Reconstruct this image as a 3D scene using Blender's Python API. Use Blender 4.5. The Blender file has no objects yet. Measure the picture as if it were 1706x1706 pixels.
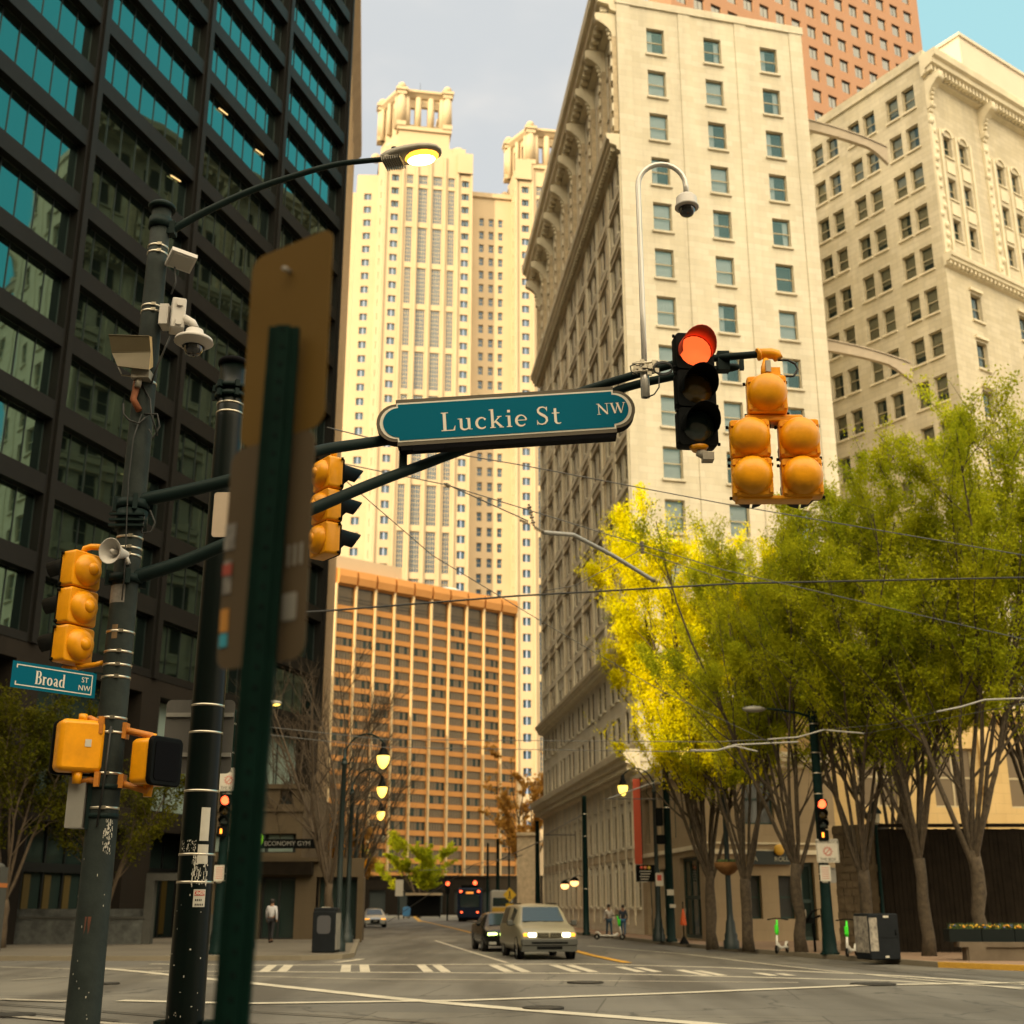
import bpy, bmesh, math, random
import numpy as np
from mathutils import Vector, Matrix
R = math.radians
sc = bpy.context.scene
COL = sc.collection
random.seed(7)
# ---------------------------------------------------------------- camera model (pixels of the 1706 px photo -> world)
FPX = 2055.0
TILT = math.atan(655 / 2055)
SN, CS = math.sin(TILT), math.cos(TILT)
EYE = 1.7
def ray(px, py):
    a = (px - 853) / FPX; b = (853 - py) / FPX
    return (a, CS - SN * b, SN + CS * b)
def PY(px, py, Y):
    r = ray(px, py); k = Y / r[1]
    return Vector((r[0] * k, Y, EYE + r[2] * k))
def PZ(px, py, z=0.0):
    r = ray(px, py); k = (z - EYE) / r[2]
    return Vector((r[0] * k, r[1] * k, z))
def ZY(py, Y):
    return PY(853, py, Y).z
def PX_M(py, Y):                       # pixels per metre at depth Y near image row py
    return FPX * ray(853, py)[1] / Y
# ---------------------------------------------------------------- mesh builder
class MB:
    def __init__(s):
        s.v = []; s.f = []; s.m = []; s.sm = []; s.uv = []
    def face(s, pts, m=0, smooth=False, uv=None):
        n = len(s.v); s.v += [tuple(p) for p in pts]
        s.f.append(tuple(range(n, n + len(pts)))); s.m.append(m); s.sm.append(smooth); s.uv.append(uv)
    def idx(s, vs, fs, m=0, smooth=False):
        n = len(s.v); s.v += [tuple(p) for p in vs]
        for f in fs:
            s.f.append(tuple(n + i for i in f)); s.m.append(m); s.sm.append(smooth); s.uv.append(None)
        return s
    def box(s, x0, x1, y0, y1, z0, z1, m=0, M=None, taper=0.0):
        tx = taper * (x1 - x0) / 2; ty = taper * (y1 - y0) / 2
        vs = [(x0, y0, z0), (x1, y0, z0), (x1, y1, z0), (x0, y1, z0), (x0 + tx, y0 + ty, z1), (x1 - tx, y0 + ty, z1), (x1 - tx, y1 - ty, z1), (x0 + tx, y1 - ty, z1)]
        if M is not None: vs = [M @ Vector(v) for v in vs]
        return s.idx(vs, [(0, 3, 2, 1), (4, 5, 6, 7), (0, 1, 5, 4), (1, 2, 6, 5), (2, 3, 7, 6), (3, 0, 4, 7)], m)
    def rbox(s, x0, x1, z0, z1, y0, y1, r, m=0, M=None, n=4, bev=0.0):
        """box with rounded corners in xz, extruded along y; bev rounds the y1 and y0 edges"""
        def ring(y, ins):
            out = []
            rr = max(r - ins, 0.001)
            for cx, cz, a0 in ((x1 - r, z1 - r, 0), (x0 + r, z1 - r, 90), (x0 + r, z0 + r, 180), (x1 - r, z0 + r, 270)):
                for i in range(n + 1):
                    a = R(a0 + 90 * i / n); out.append(Vector((cx + rr * math.cos(a), y, cz + rr * math.sin(a))))
            return out
        rings = []
        if bev > 0: rings += [ring(y0, bev), ring(y0 + bev * .3, bev * .3), ring(y0 + bev, 0), ring(y1 - bev, 0), ring(y1 - bev * .3, bev * .3), ring(y1, bev)]
        else: rings += [ring(y0, 0), ring(y1, 0)]
        k = len(rings[0]); vs = [p for q in rings for p in q]
        if M is not None: vs = [M @ v for v in vs]
        fs = []
        for j in range(len(rings) - 1):
            for i in range(k):
                fs.append((j * k + i, j * k + (i + 1) % k, (j + 1) * k + (i + 1) % k, (j + 1) * k + i))
        s.idx(vs, fs, m, bev > 0)
        s.face(vs[:k][::-1], m); s.face(vs[-k:], m)
        return s
    def tube(s, pts, rad, seg=8, m=0, caps=True, smooth=True):
        pts = [Vector(p) for p in pts]
        if not isinstance(rad, (list, tuple)): rad = [rad] * len(pts)
        n0 = len(s.v); N = len(pts)
        t0 = (pts[1] - pts[0]).normalized()
        ref = Vector((0, 0, 1)) if abs(t0.z) < .9 else Vector((1, 0, 0))
        u = t0.cross(ref).normalized()
        for i, p in enumerate(pts):
            t = (pts[min(i + 1, N - 1)] - pts[max(i - 1, 0)]).normalized()
            u = (u - t * u.dot(t)).normalized(); w = t.cross(u)
            for k in range(seg):
                a = 2 * math.pi * k / seg
                s.v.append(tuple(p + (u * math.cos(a) + w * math.sin(a)) * rad[i]))
        for i in range(N - 1):
            for k in range(seg):
                a = n0 + i * seg + k; b = n0 + i * seg + (k + 1) % seg
                s.f.append((a, b, b + seg, a + seg)); s.m.append(m); s.sm.append(smooth); s.uv.append(None)
        if caps:
            s.f.append(tuple(n0 + k for k in range(seg))[::-1]); s.f.append(tuple(n0 + (N - 1) * seg + k for k in range(seg)))
            s.m += [m, m]; s.sm += [False, False]; s.uv += [None, None]
        return s
    def cyl(s, p0, p1, r0, r1=None, seg=12, m=0, caps=True, smooth=True):
        return s.tube([p0, p1], [r0, r0 if r1 is None else r1], seg, m, caps, smooth)
    def lathe(s, prof, M=None, seg=16, m=0, smooth=True, a0=0.0, a1=360.0):
        """prof: (r, h) pairs, axis local z"""
        full = abs(a1 - a0) >= 359.9; k = seg if full else seg + 1
        vs = []
        for r, h in prof:
            for i in range(k):
                a = R(a0 + (a1 - a0) * i / seg)
                vs.append(Vector((r * math.cos(a), r * math.sin(a), h)))
        if M is not None: vs = [M @ v for v in vs]
        fs = []
        for j in range(len(prof) - 1):
            for i in range(seg):
                i2 = (i + 1) % k
                fs.append((j * k + i, j * k + i2, (j + 1) * k + i2, (j + 1) * k + i))
        s.idx(vs, fs, m, smooth)
        return s
    def ball(s, c, r, m=0, seg=12, rings=8, sc3=(1, 1, 1), M=None):
        prof = [(max(1e-4, math.sin(math.pi * i / rings)), -math.cos(math.pi * i / rings)) for i in range(rings + 1)]
        MM = Matrix.Translation(Vector(c)) @ (M if M is not None else Matrix.Identity(4)) @ Matrix.Diagonal((r * sc3[0], r * sc3[1], r * sc3[2], 1))
        return s.lathe(prof, MM, seg, m)
    def prism(s, poly, y0, y1, m=0, M=None, side=None):
        """poly in xz (ccw seen from -y), extruded from y0 to y1"""
        a = [Vector((x, y0, z)) for x, z in poly]; b = [Vector((x, y1, z)) for x, z in poly]
        if M is not None: a = [M @ p for p in a]; b = [M @ p for p in b]
        s.face(a, m); s.face(b[::-1], m); n = len(poly)
        for i in range(n):
            j = (i + 1) % n
            s.face([a[i], b[i], b[j], a[j]], m if side is None else side)
        return s
    def build(s, name, mats, parent=None, world=False, loc=None, rot=None, label=None):
        me = bpy.data.meshes.new(name)
        off = Vector((0, 0, 0))
        if world and parent is not None: off = Vector(parent['_L'])
        vs = np.array(s.v, dtype=np.float64) - np.array(off)
        me.from_pydata(vs.tolist(), [], s.f)
        if not isinstance(mats, (list, tuple)): mats = [mats]
        for mt in mats: me.materials.append(mt)
        me.polygons.foreach_set('material_index', s.m)
        me.polygons.foreach_set('use_smooth', s.sm)
        if any(u is not None for u in s.uv):
            uvl = me.uv_layers.new(name='UVMap'); flat = []
            for f, u in zip(s.f, s.uv):
                if u is None: flat += [0.0, 0.0] * len(f)
                else:
                    for q in u: flat += [q[0], q[1]]
            uvl.data.foreach_set('uv', flat)
        me.update()
        o = bpy.data.objects.new(name, me); COL.objects.link(o)
        if parent is not None: o.parent = parent
        if loc is not None: o.location = loc
        if rot is not None: o.rotation_euler = rot
        if label: o['label'] = label
        return o
def tag(o, label=None, cat=None, group=None, kind=None):
    if label: o['label'] = label
    if cat: o['category'] = cat
    if group: o['group'] = group
    if kind: o['kind'] = kind
    return o
def thing(name, label, cat, loc=(0, 0, 0), rotz=0.0, group=None):
    o = bpy.data.objects.new(name, None); COL.objects.link(o)
    o.location = loc; o.rotation_euler = (0, 0, rotz); o['_L'] = tuple(loc); o.empty_display_size = .2
    return tag(o, label, cat, group)
def put(me_obj, parent, wloc, rotz=0.0, name=None):
    """a copy of a prototype (object or tree) below parent, at a world location (parent unrotated)"""
    c = me_obj.copy(); COL.objects.link(c); c.parent = parent
    c.location = Vector(wloc) - Vector(parent['_L']); c.rotation_euler = (0, 0, rotz)
    if name: c.name = name
    for ch in me_obj.children:
        d = ch.copy(); COL.objects.link(d); d.parent = c
        for g in ch.children:
            e = g.copy(); COL.objects.link(e); e.parent = d
    return c
def copy_tree(o, parent=None):
    c = o.copy(); COL.objects.link(c)
    if parent is not None: c.parent = parent
    for ch in o.children: copy_tree(ch, c)
    return c
PROTOS = []
def drop(o):
    for ch in list(o.children): drop(ch)
    bpy.data.objects.remove(o)
def dirM(o, x, y, z):
    M = Matrix.Identity(4)
    for i in range(3): M[i][0] = x[i]; M[i][1] = y[i]; M[i][2] = z[i]; M[i][3] = o[i]
    return M
def aim(o, d):
    """matrix with local z along d at o"""
    z = Vector(d).normalized(); x = Vector((0, 0, 1)).cross(z)
    if x.length < 1e-4: x = Vector((1, 0, 0))
    x.normalize(); y = z.cross(x)
    return dirM(Vector(o), x, y, z)
# ---------------------------------------------------------------- materials
def mat(name, color, rough=.6, metal=0.0, noise=None, bump=None, emit=None, estr=1.0, spec=.5, coat=0.0):
    """noise=(scale, darker factor, coord) mottles the base colour; bump=(scale, strength)"""
    m = bpy.data.materials.new(name); m.use_nodes = True; nt = m.node_tree; N = nt.nodes; L = nt.links
    b = N['Principled BSDF']; c = (*color, 1)
    b.inputs['Base Color'].default_value = c; b.inputs['Roughness'].default_value = rough; b.inputs['Metallic'].default_value = metal
    b.inputs['Specular IOR Level'].default_value = spec; b.inputs['Coat Weight'].default_value = coat
    tc = N.new('ShaderNodeTexCoord')
    if noise:
        n = N.new('ShaderNodeTexNoise'); n.inputs['Scale'].default_value = noise[0]; n.inputs['Detail'].default_value = 6; n.inputs['Roughness'].default_value = .65
        L.new(tc.outputs['Object'], n.inputs['Vector'])
        r = N.new('ShaderNodeMapRange'); r.inputs[1].default_value = .3; r.inputs[2].default_value = .7
        L.new(n.outputs['Fac'], r.inputs[0])
        mx = N.new('ShaderNodeMix'); mx.data_type = 'RGBA'
        d = noise[1]; col2 = noise[2] if len(noise) > 2 else tuple(x * d for x in color)
        mx.inputs[6].default_value = (*col2, 1); mx.inputs[7].default_value = c
        L.new(r.outputs[0], mx.inputs[0]); L.new(mx.outputs[2], b.inputs['Base Color'])
        r2 = N.new('ShaderNodeMapRange'); r2.inputs[3].default_value = min(1, rough * 1.25); r2.inputs[4].default_value = rough * .85
        L.new(n.outputs['Fac'], r2.inputs[0]); L.new(r2.outputs[0], b.inputs['Roughness'])
    if bump:
        n2 = N.new('ShaderNodeTexNoise'); n2.inputs['Scale'].default_value = bump[0]; n2.inputs['Detail'].default_value = 5
        L.new(tc.outputs['Object'], n2.inputs['Vector'])
        bp = N.new('ShaderNodeBump'); bp.inputs['Strength'].default_value = bump[1]; bp.inputs['Distance'].default_value = .02
        L.new(n2.outputs['Fac'], bp.inputs['Height']); L.new(bp.outputs[0], b.inputs['Normal'])
    if emit:
        b.inputs['Emission Color'].default_value = (*emit, 1); b.inputs['Emission Strength'].default_value = estr
    return m
def masonry(name, color, bw=1.1, bh=.45, mortar=.012, var=.12, mcol=.75, rough=.85, streak=.12):
    m = bpy.data.materials.new(name); m.use_nodes = True; nt = m.node_tree; N = nt.nodes; L = nt.links
    b = N['Principled BSDF']; b.inputs['Roughness'].default_value = rough; b.inputs['Specular IOR Level'].default_value = .2
    uv = N.new('ShaderNodeUVMap')
    br = N.new('ShaderNodeTexBrick'); br.inputs['Scale'].default_value = 1; br.inputs['Brick Width'].default_value = bw; br.inputs['Row Height'].default_value = bh
    br.inputs['Mortar Size'].default_value = mortar; br.inputs['Mortar Smooth'].default_value = .3; br.inputs['Bias'].default_value = 0
    br.inputs['Color1'].default_value = (*color, 1); br.inputs['Color2'].default_value = (color[0] * (1 - var), color[1] * (1 - var * 1.1), color[2] * (1 - var * 1.5), 1)
    br.inputs['Mortar'].default_value = (*(x * mcol for x in color), 1)
    L.new(uv.outputs[0], br.inputs['Vector'])
    tc = N.new('ShaderNodeTexCoord'); mp = N.new('ShaderNodeMapping'); mp.inputs['Scale'].default_value = (.35, .35, .06)
    L.new(tc.outputs['Object'], mp.inputs[0])
    n = N.new('ShaderNodeTexNoise'); n.inputs['Scale'].default_value = 1.2; n.inputs['Detail'].default_value = 7; n.inputs['Roughness'].default_value = .7
    L.new(mp.outputs[0], n.inputs['Vector'])
    r = N.new('ShaderNodeMapRange'); r.inputs[1].default_value = .3; r.inputs[2].default_value = .7; r.inputs[3].default_value = 1 - streak * 1.6; r.inputs[4].default_value = 1.0
    L.new(n.outputs['Fac'], r.inputs[0])
    mx = N.new('ShaderNodeMix'); mx.data_type = 'RGBA'; mx.blend_type = 'MULTIPLY'; mx.inputs[0].default_value = 1
    L.new(br.outputs['Color'], mx.inputs[6]); L.new(r.outputs[0], mx.inputs[7]); L.new(mx.outputs[2], b.inputs['Base Color'])
    bp = N.new('ShaderNodeBump'); bp.inputs['Strength'].default_value = .4; bp.inputs['Distance'].default_value = .02
    inv = N.new('ShaderNodeMath'); inv.operation = 'SUBTRACT'; inv.inputs[0].default_value = 1; L.new(br.outputs['Fac'], inv.inputs[1])
    L.new(inv.outputs[0], bp.inputs['Height']); L.new(bp.outputs[0], b.inputs['Normal'])
    return m
def glass_reflect(name, tint, rough=.03, metal=.85, wav=.0, wscale=.6, dark=None):
    """coated facade glass: tinted mirror, slightly wavy panes"""
    m = mat(name, tint, rough, metal)
    nt = m.node_tree; N = nt.nodes; L = nt.links; b = N['Principled BSDF']
    if wav:
        tc = N.new('ShaderNodeTexCoord'); n = N.new('ShaderNodeTexNoise'); n.inputs['Scale'].default_value = wscale; n.inputs['Detail'].default_value = 1
        L.new(tc.outputs['Object'], n.inputs['Vector'])
        bp = N.new('ShaderNodeBump'); bp.inputs['Strength'].default_value = 1; bp.inputs['Distance'].default_value = wav
        L.new(n.outputs['Fac'], bp.inputs['Height']); L.new(bp.outputs[0], b.inputs['Normal'])
    return m
def window_glass(name, tint=(.84, .88, .90), refl=.05):
    m = bpy.data.materials.new(name); m.use_nodes = True; nt = m.node_tree; N = nt.nodes; L = nt.links
    for x in list(N): N.remove(x)
    o = N.new('ShaderNodeOutputMaterial'); t = N.new('ShaderNodeBsdfTransparent'); t.inputs[0].default_value = (*tint, 1)
    g = N.new('ShaderNodeBsdfGlossy'); g.inputs['Roughness'].default_value = .02; g.inputs[0].default_value = (.34, .62, .68, 1)
    f = N.new('ShaderNodeLayerWeight'); f.inputs[0].default_value = .25
    mr = N.new('ShaderNodeMapRange'); mr.inputs[3].default_value = refl; mr.inputs[4].default_value = 1
    L.new(f.outputs['Fresnel'], mr.inputs[0])
    mx = N.new('ShaderNodeMixShader'); L.new(mr.outputs[0], mx.inputs[0]); L.new(t.outputs[0], mx.inputs[1]); L.new(g.outputs[0], mx.inputs[2]); L.new(mx.outputs[0], o.inputs[0])
    return m
def foliage(name, c1, c2, trans=.45):
    m = bpy.data.materials.new(name); m.use_nodes = True; nt = m.node_tree; N = nt.nodes; L = nt.links
    for x in list(N): N.remove(x)
    o = N.new('ShaderNodeOutputMaterial'); d = N.new('ShaderNodeBsdfDiffuse'); t = N.new('ShaderNodeBsdfTranslucent'); mx = N.new('ShaderNodeMixShader'); mx.inputs[0].default_value = trans
    g = N.new('ShaderNodeNewGeometry'); tc = N.new('ShaderNodeTexCoord')
    n = N.new('ShaderNodeTexNoise'); n.inputs['Scale'].default_value = .55; n.inputs['Detail'].default_value = 4; L.new(tc.outputs['Object'], n.inputs['Vector'])
    a = N.new('ShaderNodeMath'); a.operation = 'MULTIPLY_ADD'; a.inputs[1].default_value = .45; L.new(g.outputs['Random Per Island'], a.inputs[0])
    mr = N.new('ShaderNodeMapRange'); mr.inputs[1].default_value = .35; mr.inputs[2].default_value = .7; mr.inputs[3].default_value = 0; mr.inputs[4].default_value = .6
    L.new(n.outputs['Fac'], mr.inputs[0]); L.new(mr.outputs[0], a.inputs[2])
    c = N.new('ShaderNodeMix'); c.data_type = 'RGBA'; c.inputs[6].default_value = (*c1, 1); c.inputs[7].default_value = (*c2, 1); L.new(a.outputs[0], c.inputs[0])
    L.new(c.outputs[2], d.inputs[0]); L.new(c.outputs[2], t.inputs[0]); L.new(d.outputs[0], mx.inputs[1]); L.new(t.outputs[0], mx.inputs[2]); L.new(mx.outputs[0], o.inputs[0])
    return m
M = {}
M['stone_w'] = masonry('cream_stone', (.77, .715, .58), 1.1, .44, .013, .10, .80, streak=.15)
M['stone_s'] = mat('carved_stone', (.80, .72, .54), .85, noise=(.8, .8), bump=(6, .5))
M['stone_d'] = mat('weathered_terracotta', (.66, .54, .36), .9, noise=(2, .6), bump=(5, .8))
M['stone_r'] = masonry('warm_stone', (.72, .65, .50), 1.1, .44, .016, .12, .75, streak=.18)
M['trim'] = mat('window_trim', (.50, .43, .28), .7, noise=(3, .85))
M['curtain'] = mat('sheer_curtain', (.66, .68, .68), .9)
M['curtain2'] = mat('beige_curtain', (.46, .42, .32), .9)
M['interior'] = mat('dark_interior', (.03, .04, .04), .8)
M['pane'] = window_glass('window_glass')
M['pane2'] = window_glass('window_glass_dull', (.85, .85, .78), .03)
M['dark_metal'] = mat('bronze_cladding', (.010, .0095, .008), .5, .0, noise=(.35, .75), spec=.16)
M['tower_glass'] = glass_reflect('teal_mirror_glass', (.10, .17, .155), .025, .97, .006, .35)
M['mullion'] = mat('dark_mullion', (.012, .014, .014), .4)
M['cream_t'] = mat('sunny_cream_stone', (.53, .425, .29), .8, noise=(.08, .9))
M['blue_glass'] = glass_reflect('blue_grey_glass', (.05, .10, .165), .2, .0, .01, .3)
M['orange_c'] = mat('orange_concrete', (.58, .27, .075), .8, noise=(.15, .88))
M['rib'] = mat('pale_rib_concrete', (.66, .50, .28), .75, noise=(.15, .9))
M['brown_glass'] = glass_reflect('bronze_glass', (.17, .13, .08), .3, .2, .01, .3)
M['pink'] = masonry('pink_granite', (.37, .205, .125), 1.4, 4.0, .02, .04, .92, rough=.6, streak=.04)
M['grey_glass'] = glass_reflect('grey_glass', (.16, .17, .17), .1, .6, .01, .3)
M['beige'] = masonry('beige_wall', (.42, .33, .215), 1.2, .6, .01, .06, .85, streak=.15)
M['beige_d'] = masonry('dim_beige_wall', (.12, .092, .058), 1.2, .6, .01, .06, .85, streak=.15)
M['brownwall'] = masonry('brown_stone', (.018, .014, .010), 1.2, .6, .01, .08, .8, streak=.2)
M['darkwood'] = mat('dark_wood', (.018, .013, .008), .85, noise=(3, .5), spec=.15)
M['dullglass'] = mat('dull_dark_glass', (.05, .052, .042), .5, spec=0.0)
M['asph'] = None
# ---------------------------------------------------------------- setting: ground, street, sidewalks, markings, rails
def ground_mat(name, c, c2, stain=None, sc1=.25, bump=.25, bscale=40, tracks=False, rough=.85):
    m = bpy.data.materials.new(name); m.use_nodes = True; nt = m.node_tree; N = nt.nodes; L = nt.links; b = N['Principled BSDF']
    tc = N.new('ShaderNodeTexCoord')
    def nz(s, d=6, ro=.6, v=None):
        n = N.new('ShaderNodeTexNoise'); n.inputs['Scale'].default_value = s; n.inputs['Detail'].default_value = d; n.inputs['Roughness'].default_value = ro
        L.new(v if v is not None else tc.outputs['Object'], n.inputs['Vector']); return n
    def mixc(f, a, bb):
        x = N.new('ShaderNodeMix'); x.data_type = 'RGBA'
        L.new(f, x.inputs[0])
        for s, q in ((6, a), (7, bb)):
            if isinstance(q, tuple): x.inputs[s].default_value = (*q, 1)
            else: L.new(q, x.inputs[s])
        return x.outputs[2]
    def rng(o, a, bb, c0=0, c1=1):
        r = N.new('ShaderNodeMapRange'); r.inputs[1].default_value = a; r.inputs[2].default_value = bb; r.inputs[3].default_value = c0; r.inputs[4].default_value = c1; L.new(o, r.inputs[0]); return r.outputs[0]
    out = mixc(rng(nz(sc1).outputs['Fac'], .35, .65), c, c2)
    out = mixc(rng(nz(9, 3).outputs['Fac'], .3, .75, 0, .35), out, tuple(x * 1.5 for x in c))
    if stain:
        mb = N.new('ShaderNodeMapping'); mb.inputs['Rotation'].default_value = (0, 0, R(7)); mb.inputs['Location'].default_value = (1.3, 4.1, 0); L.new(tc.outputs['Object'], mb.inputs[0])
        br = N.new('ShaderNodeTexBrick'); br.inputs['Scale'].default_value = 1; br.inputs['Brick Width'].default_value = 7.3; br.inputs['Row Height'].default_value = 3.7; br.inputs['Mortar Size'].default_value = .018; br.inputs['Bias'].default_value = .1
        br.inputs['Color1'].default_value = (.78, .78, .80, 1); br.inputs['Color2'].default_value = (1.08, 1.06, 1.02, 1); br.inputs['Mortar'].default_value = (.45, .44, .42, 1); L.new(mb.outputs[0], br.inputs['Vector'])
        mm = N.new('ShaderNodeMix'); mm.data_type = 'RGBA'; mm.blend_type = 'MULTIPLY'; mm.inputs[0].default_value = 1; L.new(out, mm.inputs[6]); L.new(br.outputs['Color'], mm.inputs[7]); out = mm.outputs[2]
    if stain: # worn wheel tracks and oil: stretched along the street
        mp = N.new('ShaderNodeMapping'); mp.inputs['Rotation'].default_value = (0, 0, R(-8)); mp.inputs['Scale'].default_value = (.5, .06, 1); L.new(tc.outputs['Object'], mp.inputs[0])
        out = mixc(rng(nz(1.0, 3, .5, mp.outputs[0]).outputs['Fac'], .44, .62, 0, .85), out, stain)
        v = N.new('ShaderNodeTexVoronoi'); v.feature = 'DISTANCE_TO_EDGE'; v.inputs['Scale'].default_value = .22
        vn = nz(.8, 4); vm = N.new('ShaderNodeVectorMath'); vm.operation = 'MULTIPLY_ADD'; vm.inputs[1].default_value = (1.6, 1.6, 0)
        L.new(vn.outputs['Color'], vm.inputs[0]); L.new(tc.outputs['Object'], vm.inputs[2]); L.new(vm.outputs[0], v.inputs['Vector'])
        out = mixc(rng(v.outputs['Distance'], .0, .012, .85, 0), out, tuple(x * .35 for x in c))
    L.new(out, b.inputs['Base Color']); b.inputs['Roughness'].default_value = rough
    bp = N.new('ShaderNodeBump'); bp.inputs['Strength'].default_value = bump; bp.inputs['Distance'].default_value = .01
    L.new(nz(bscale, 4).outputs['Fac'], bp.inputs['Height']); L.new(bp.outputs[0], b.inputs['Normal'])
    return m
M['asph'] = ground_mat('asphalt', (.112, .107, .092), (.160, .152, .130), stain=(.065, .058, .046))
M['asph2'] = ground_mat('track_bed_concrete', (.115, .105, .07), (.14, .125, .085), stain=(.06, .055, .045))
M['walk'] = ground_mat('pavement_concrete', (.105, .092, .07), (.15, .13, .098), bump=.2)
M['brickwalk'] = ground_mat('pavement_brick', (.22, .14, .09), (.28, .19, .12), bump=.3)
M['kerb'] = ground_mat('kerb_stone', (.15, .13, .09), (.21, .18, .13))
M['yellowkerb'] = ground_mat('yellow_kerb_paint', (.50, .29, .03), (.40, .22, .03))
M['white'] = mat('road_paint_white', (.62, .57, .45), .7, noise=(1.6, .62))
M['whitew'] = mat('road_paint_worn', (.42, .38, .30), .75, noise=(2.5, .45))
M['ypaint'] = mat('road_paint_yellow', (.62, .33, .03), .7, noise=(2, .6))
M['dirt'] = ground_mat('city_ground', (.10, .095, .08), (.14, .13, .10))
def sheet(name, poly, z, m, kind='structure'):
    b = MB(); b.face([(x, y, z) for x, y in poly], 0); o = b.build(name, m); o['kind'] = kind; return o
sheet('ground', [(-900, -900), (900, -900), (900, 1500), (-900, 1500)], -.012, M['dirt'])
sheet('road', [(-70, -40), (70, -40), (70, 35.2), (14, 35.2), (10.95, 41.5), (7.88, 52.5), (4.36, 74.5), (-5.5, 143), (-40, 250), (-52, 250), (-19, 143), (-8.58, 74.5), (-5.37, 43.8), (-6.2, 42.2), (-70, 42.2)], 0.0, M['asph'])
def sidewalk(name, pts, m, h=.14, kerb=None, yellow=None):
    """pts: closed outline; kerb: index range of the edges that face the road"""
    b = MB(); b.face([(x, y, h) for x, y in pts], 0)
    n = len(pts)
    for i in range(n):
        j = (i + 1) % n; p, q = Vector((*pts[i], 0)), Vector((*pts[j], 0))
        b.face([(*pts[i], -.01), (*pts[j], -.01), (*pts[j], h), (*pts[i], h)], 0)
    o = b.build(name, m); o['kind'] = 'structure'
    return o
def kerb(name, line, m, h=.15, w=.18, side=1):
    b = MB(); line = [Vector((x, y, 0)) for x, y in line]
    L_ = []
    for i, p in enumerate(line):
        t = (line[min(i + 1, len(line) - 1)] - line[max(i - 1, 0)]).normalized(); nrm = Vector((-t.y, t.x, 0)) * side
        L_.append((p, p + nrm * w))
    for i in range(len(L_) - 1):
        a, c = L_[i]; d, e = L_[i + 1]; H = Vector((0, 0, h)); Z = Vector((0, 0, -.005))
        b.face([a + Z, d + Z, d + H, a + H]); b.face([a + H, d + H, e + H, c + H]); b.face([c + H, e + H, e + Z, c + Z])
    for a, c in (L_[0], L_[-1]):
        b.face([a, c, c + Vector((0, 0, h)), a + Vector((0, 0, h))])
    o = b.build(name, m); o['kind'] = 'structure'; return o
rk = [(4.36, 74.5), (7.88, 52.5), (9.2, 47.5), (10.95, 41.5), (12.2, 37.6), (14.2, 35.2), (18, 34.0), (40, 33.5)]
sidewalk('pavement', [(-5.5 + .2, 143), *[(x + .22, y + .2) for x, y in rk], (70, 33.7), (70, 60), (30, 66), (9, 160)], M['brickwalk'])
kerb('kerb', [(-5.5, 143)] + rk[:5], M['kerb'], side=1)
kerb('yellow_kerb', rk[4:], M['yellowkerb'], side=1)
lk = [(-19, 143), (-8.58, 74.5), (-5.37, 44.6), (-5.6, 43.2), (-6.8, 42.3), (-12, 42.0), (-70, 42.2)]
sidewalk('pavement', [(x - .2, y + .18) for x, y in lk] + [(-70, 140), (-40, 143)], M['walk'])
kerb('kerb', lk, M['kerb'], side=-1)
def mark(b, pts, w, z=.004, m=0):
    """painted line through photo pixels (px, py), width w metres"""
    P = [PZ(*p) for p in pts]
    mark3(b, P, w, z, m)
def mark3(b, P, w, z=.004, m=0):
    rows = []
    for i, p in enumerate(P):
        t = (P[min(i + 1, len(P) - 1)] - P[max(i - 1, 0)]).normalized(); n = Vector((-t.y, t.x, 0)) * (w / 2 if not isinstance(w, list) else w[i] / 2)
        rows.append((p - n, p + n))
    for i in range(len(rows) - 1):
        a, c = rows[i]; d, e = rows[i + 1]
        b.face([(a.x, a.y, z), (d.x, d.y, z), (e.x, e.y, z), (c.x, c.y, z)], m)
# each painted marking is laid 4 mm above the road
b = MB(); mark(b, [(250, 1606), (430, 1608), (980, 1606), (1200, 1612), (1500, 1626), (1706, 1640), (1900, 1657)], .30)
mark(b, [(250, 1618), (430, 1619), (1000, 1622), (1250, 1628), (1480, 1634), (1706, 1646)], .26, .0045)
sd = Vector((-.12, 1, 0))
for px in (438, 468, 575, 608, 714, 743, 848, 877, 961, 990, 1069, 1097, 1180, 1206, 1290, 1320):
    a = PZ(px, 1620 if px < 1100 else 1626)
    L1 = PZ(px, 1608 if px < 1000 else 1608 + (px - 1000) * .045)
    q = a + sd * (L1.y - a.y)
    mark3(b, [a + Vector((0, .05, 0)), q], .27, .0085)
b.build('crosswalk', M['white'])['kind'] = 'structure'
b = MB(); mark(b, [(240, 1624), (400, 1626), (600, 1631), (1000, 1634), (1330, 1637)], .22, .004)
b.build('stop_line', M['whitew'])['kind'] = 'structure'
b = MB(); mark(b, [(150, 1612), (240, 1620), (352, 1632), (404, 1637), (655, 1664), (860, 1682), (1166, 1706), (1400, 1728)], [.34, .34, .36, .38, .40, .42, .42, .42], .012)
b.build('crossing_stripe', M['white'])['kind'] = 'structure'
b = MB(); mark(b, [(200, 1668), (404, 1673), (767, 1668), (1112, 1656), (1450, 1642), (1706, 1638), (1800, 1637)], .34, .016)
b.build('crossing_stripe', M['white'])['kind'] = 'structure'
b = MB(); mark(b, [(0, 1611), (117, 1614), (270, 1613)], .3, .004); mark(b, [(0, 1666), (112, 1670)], .3, .02); mark(b, [(0, 1693), (110, 1702), (260, 1712)], .22, .02); mark(b, [(20, 1634), (115, 1628)], .12, .02)
b.build('crossing_stripe', M['whitew'])['kind'] = 'structure'
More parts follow.
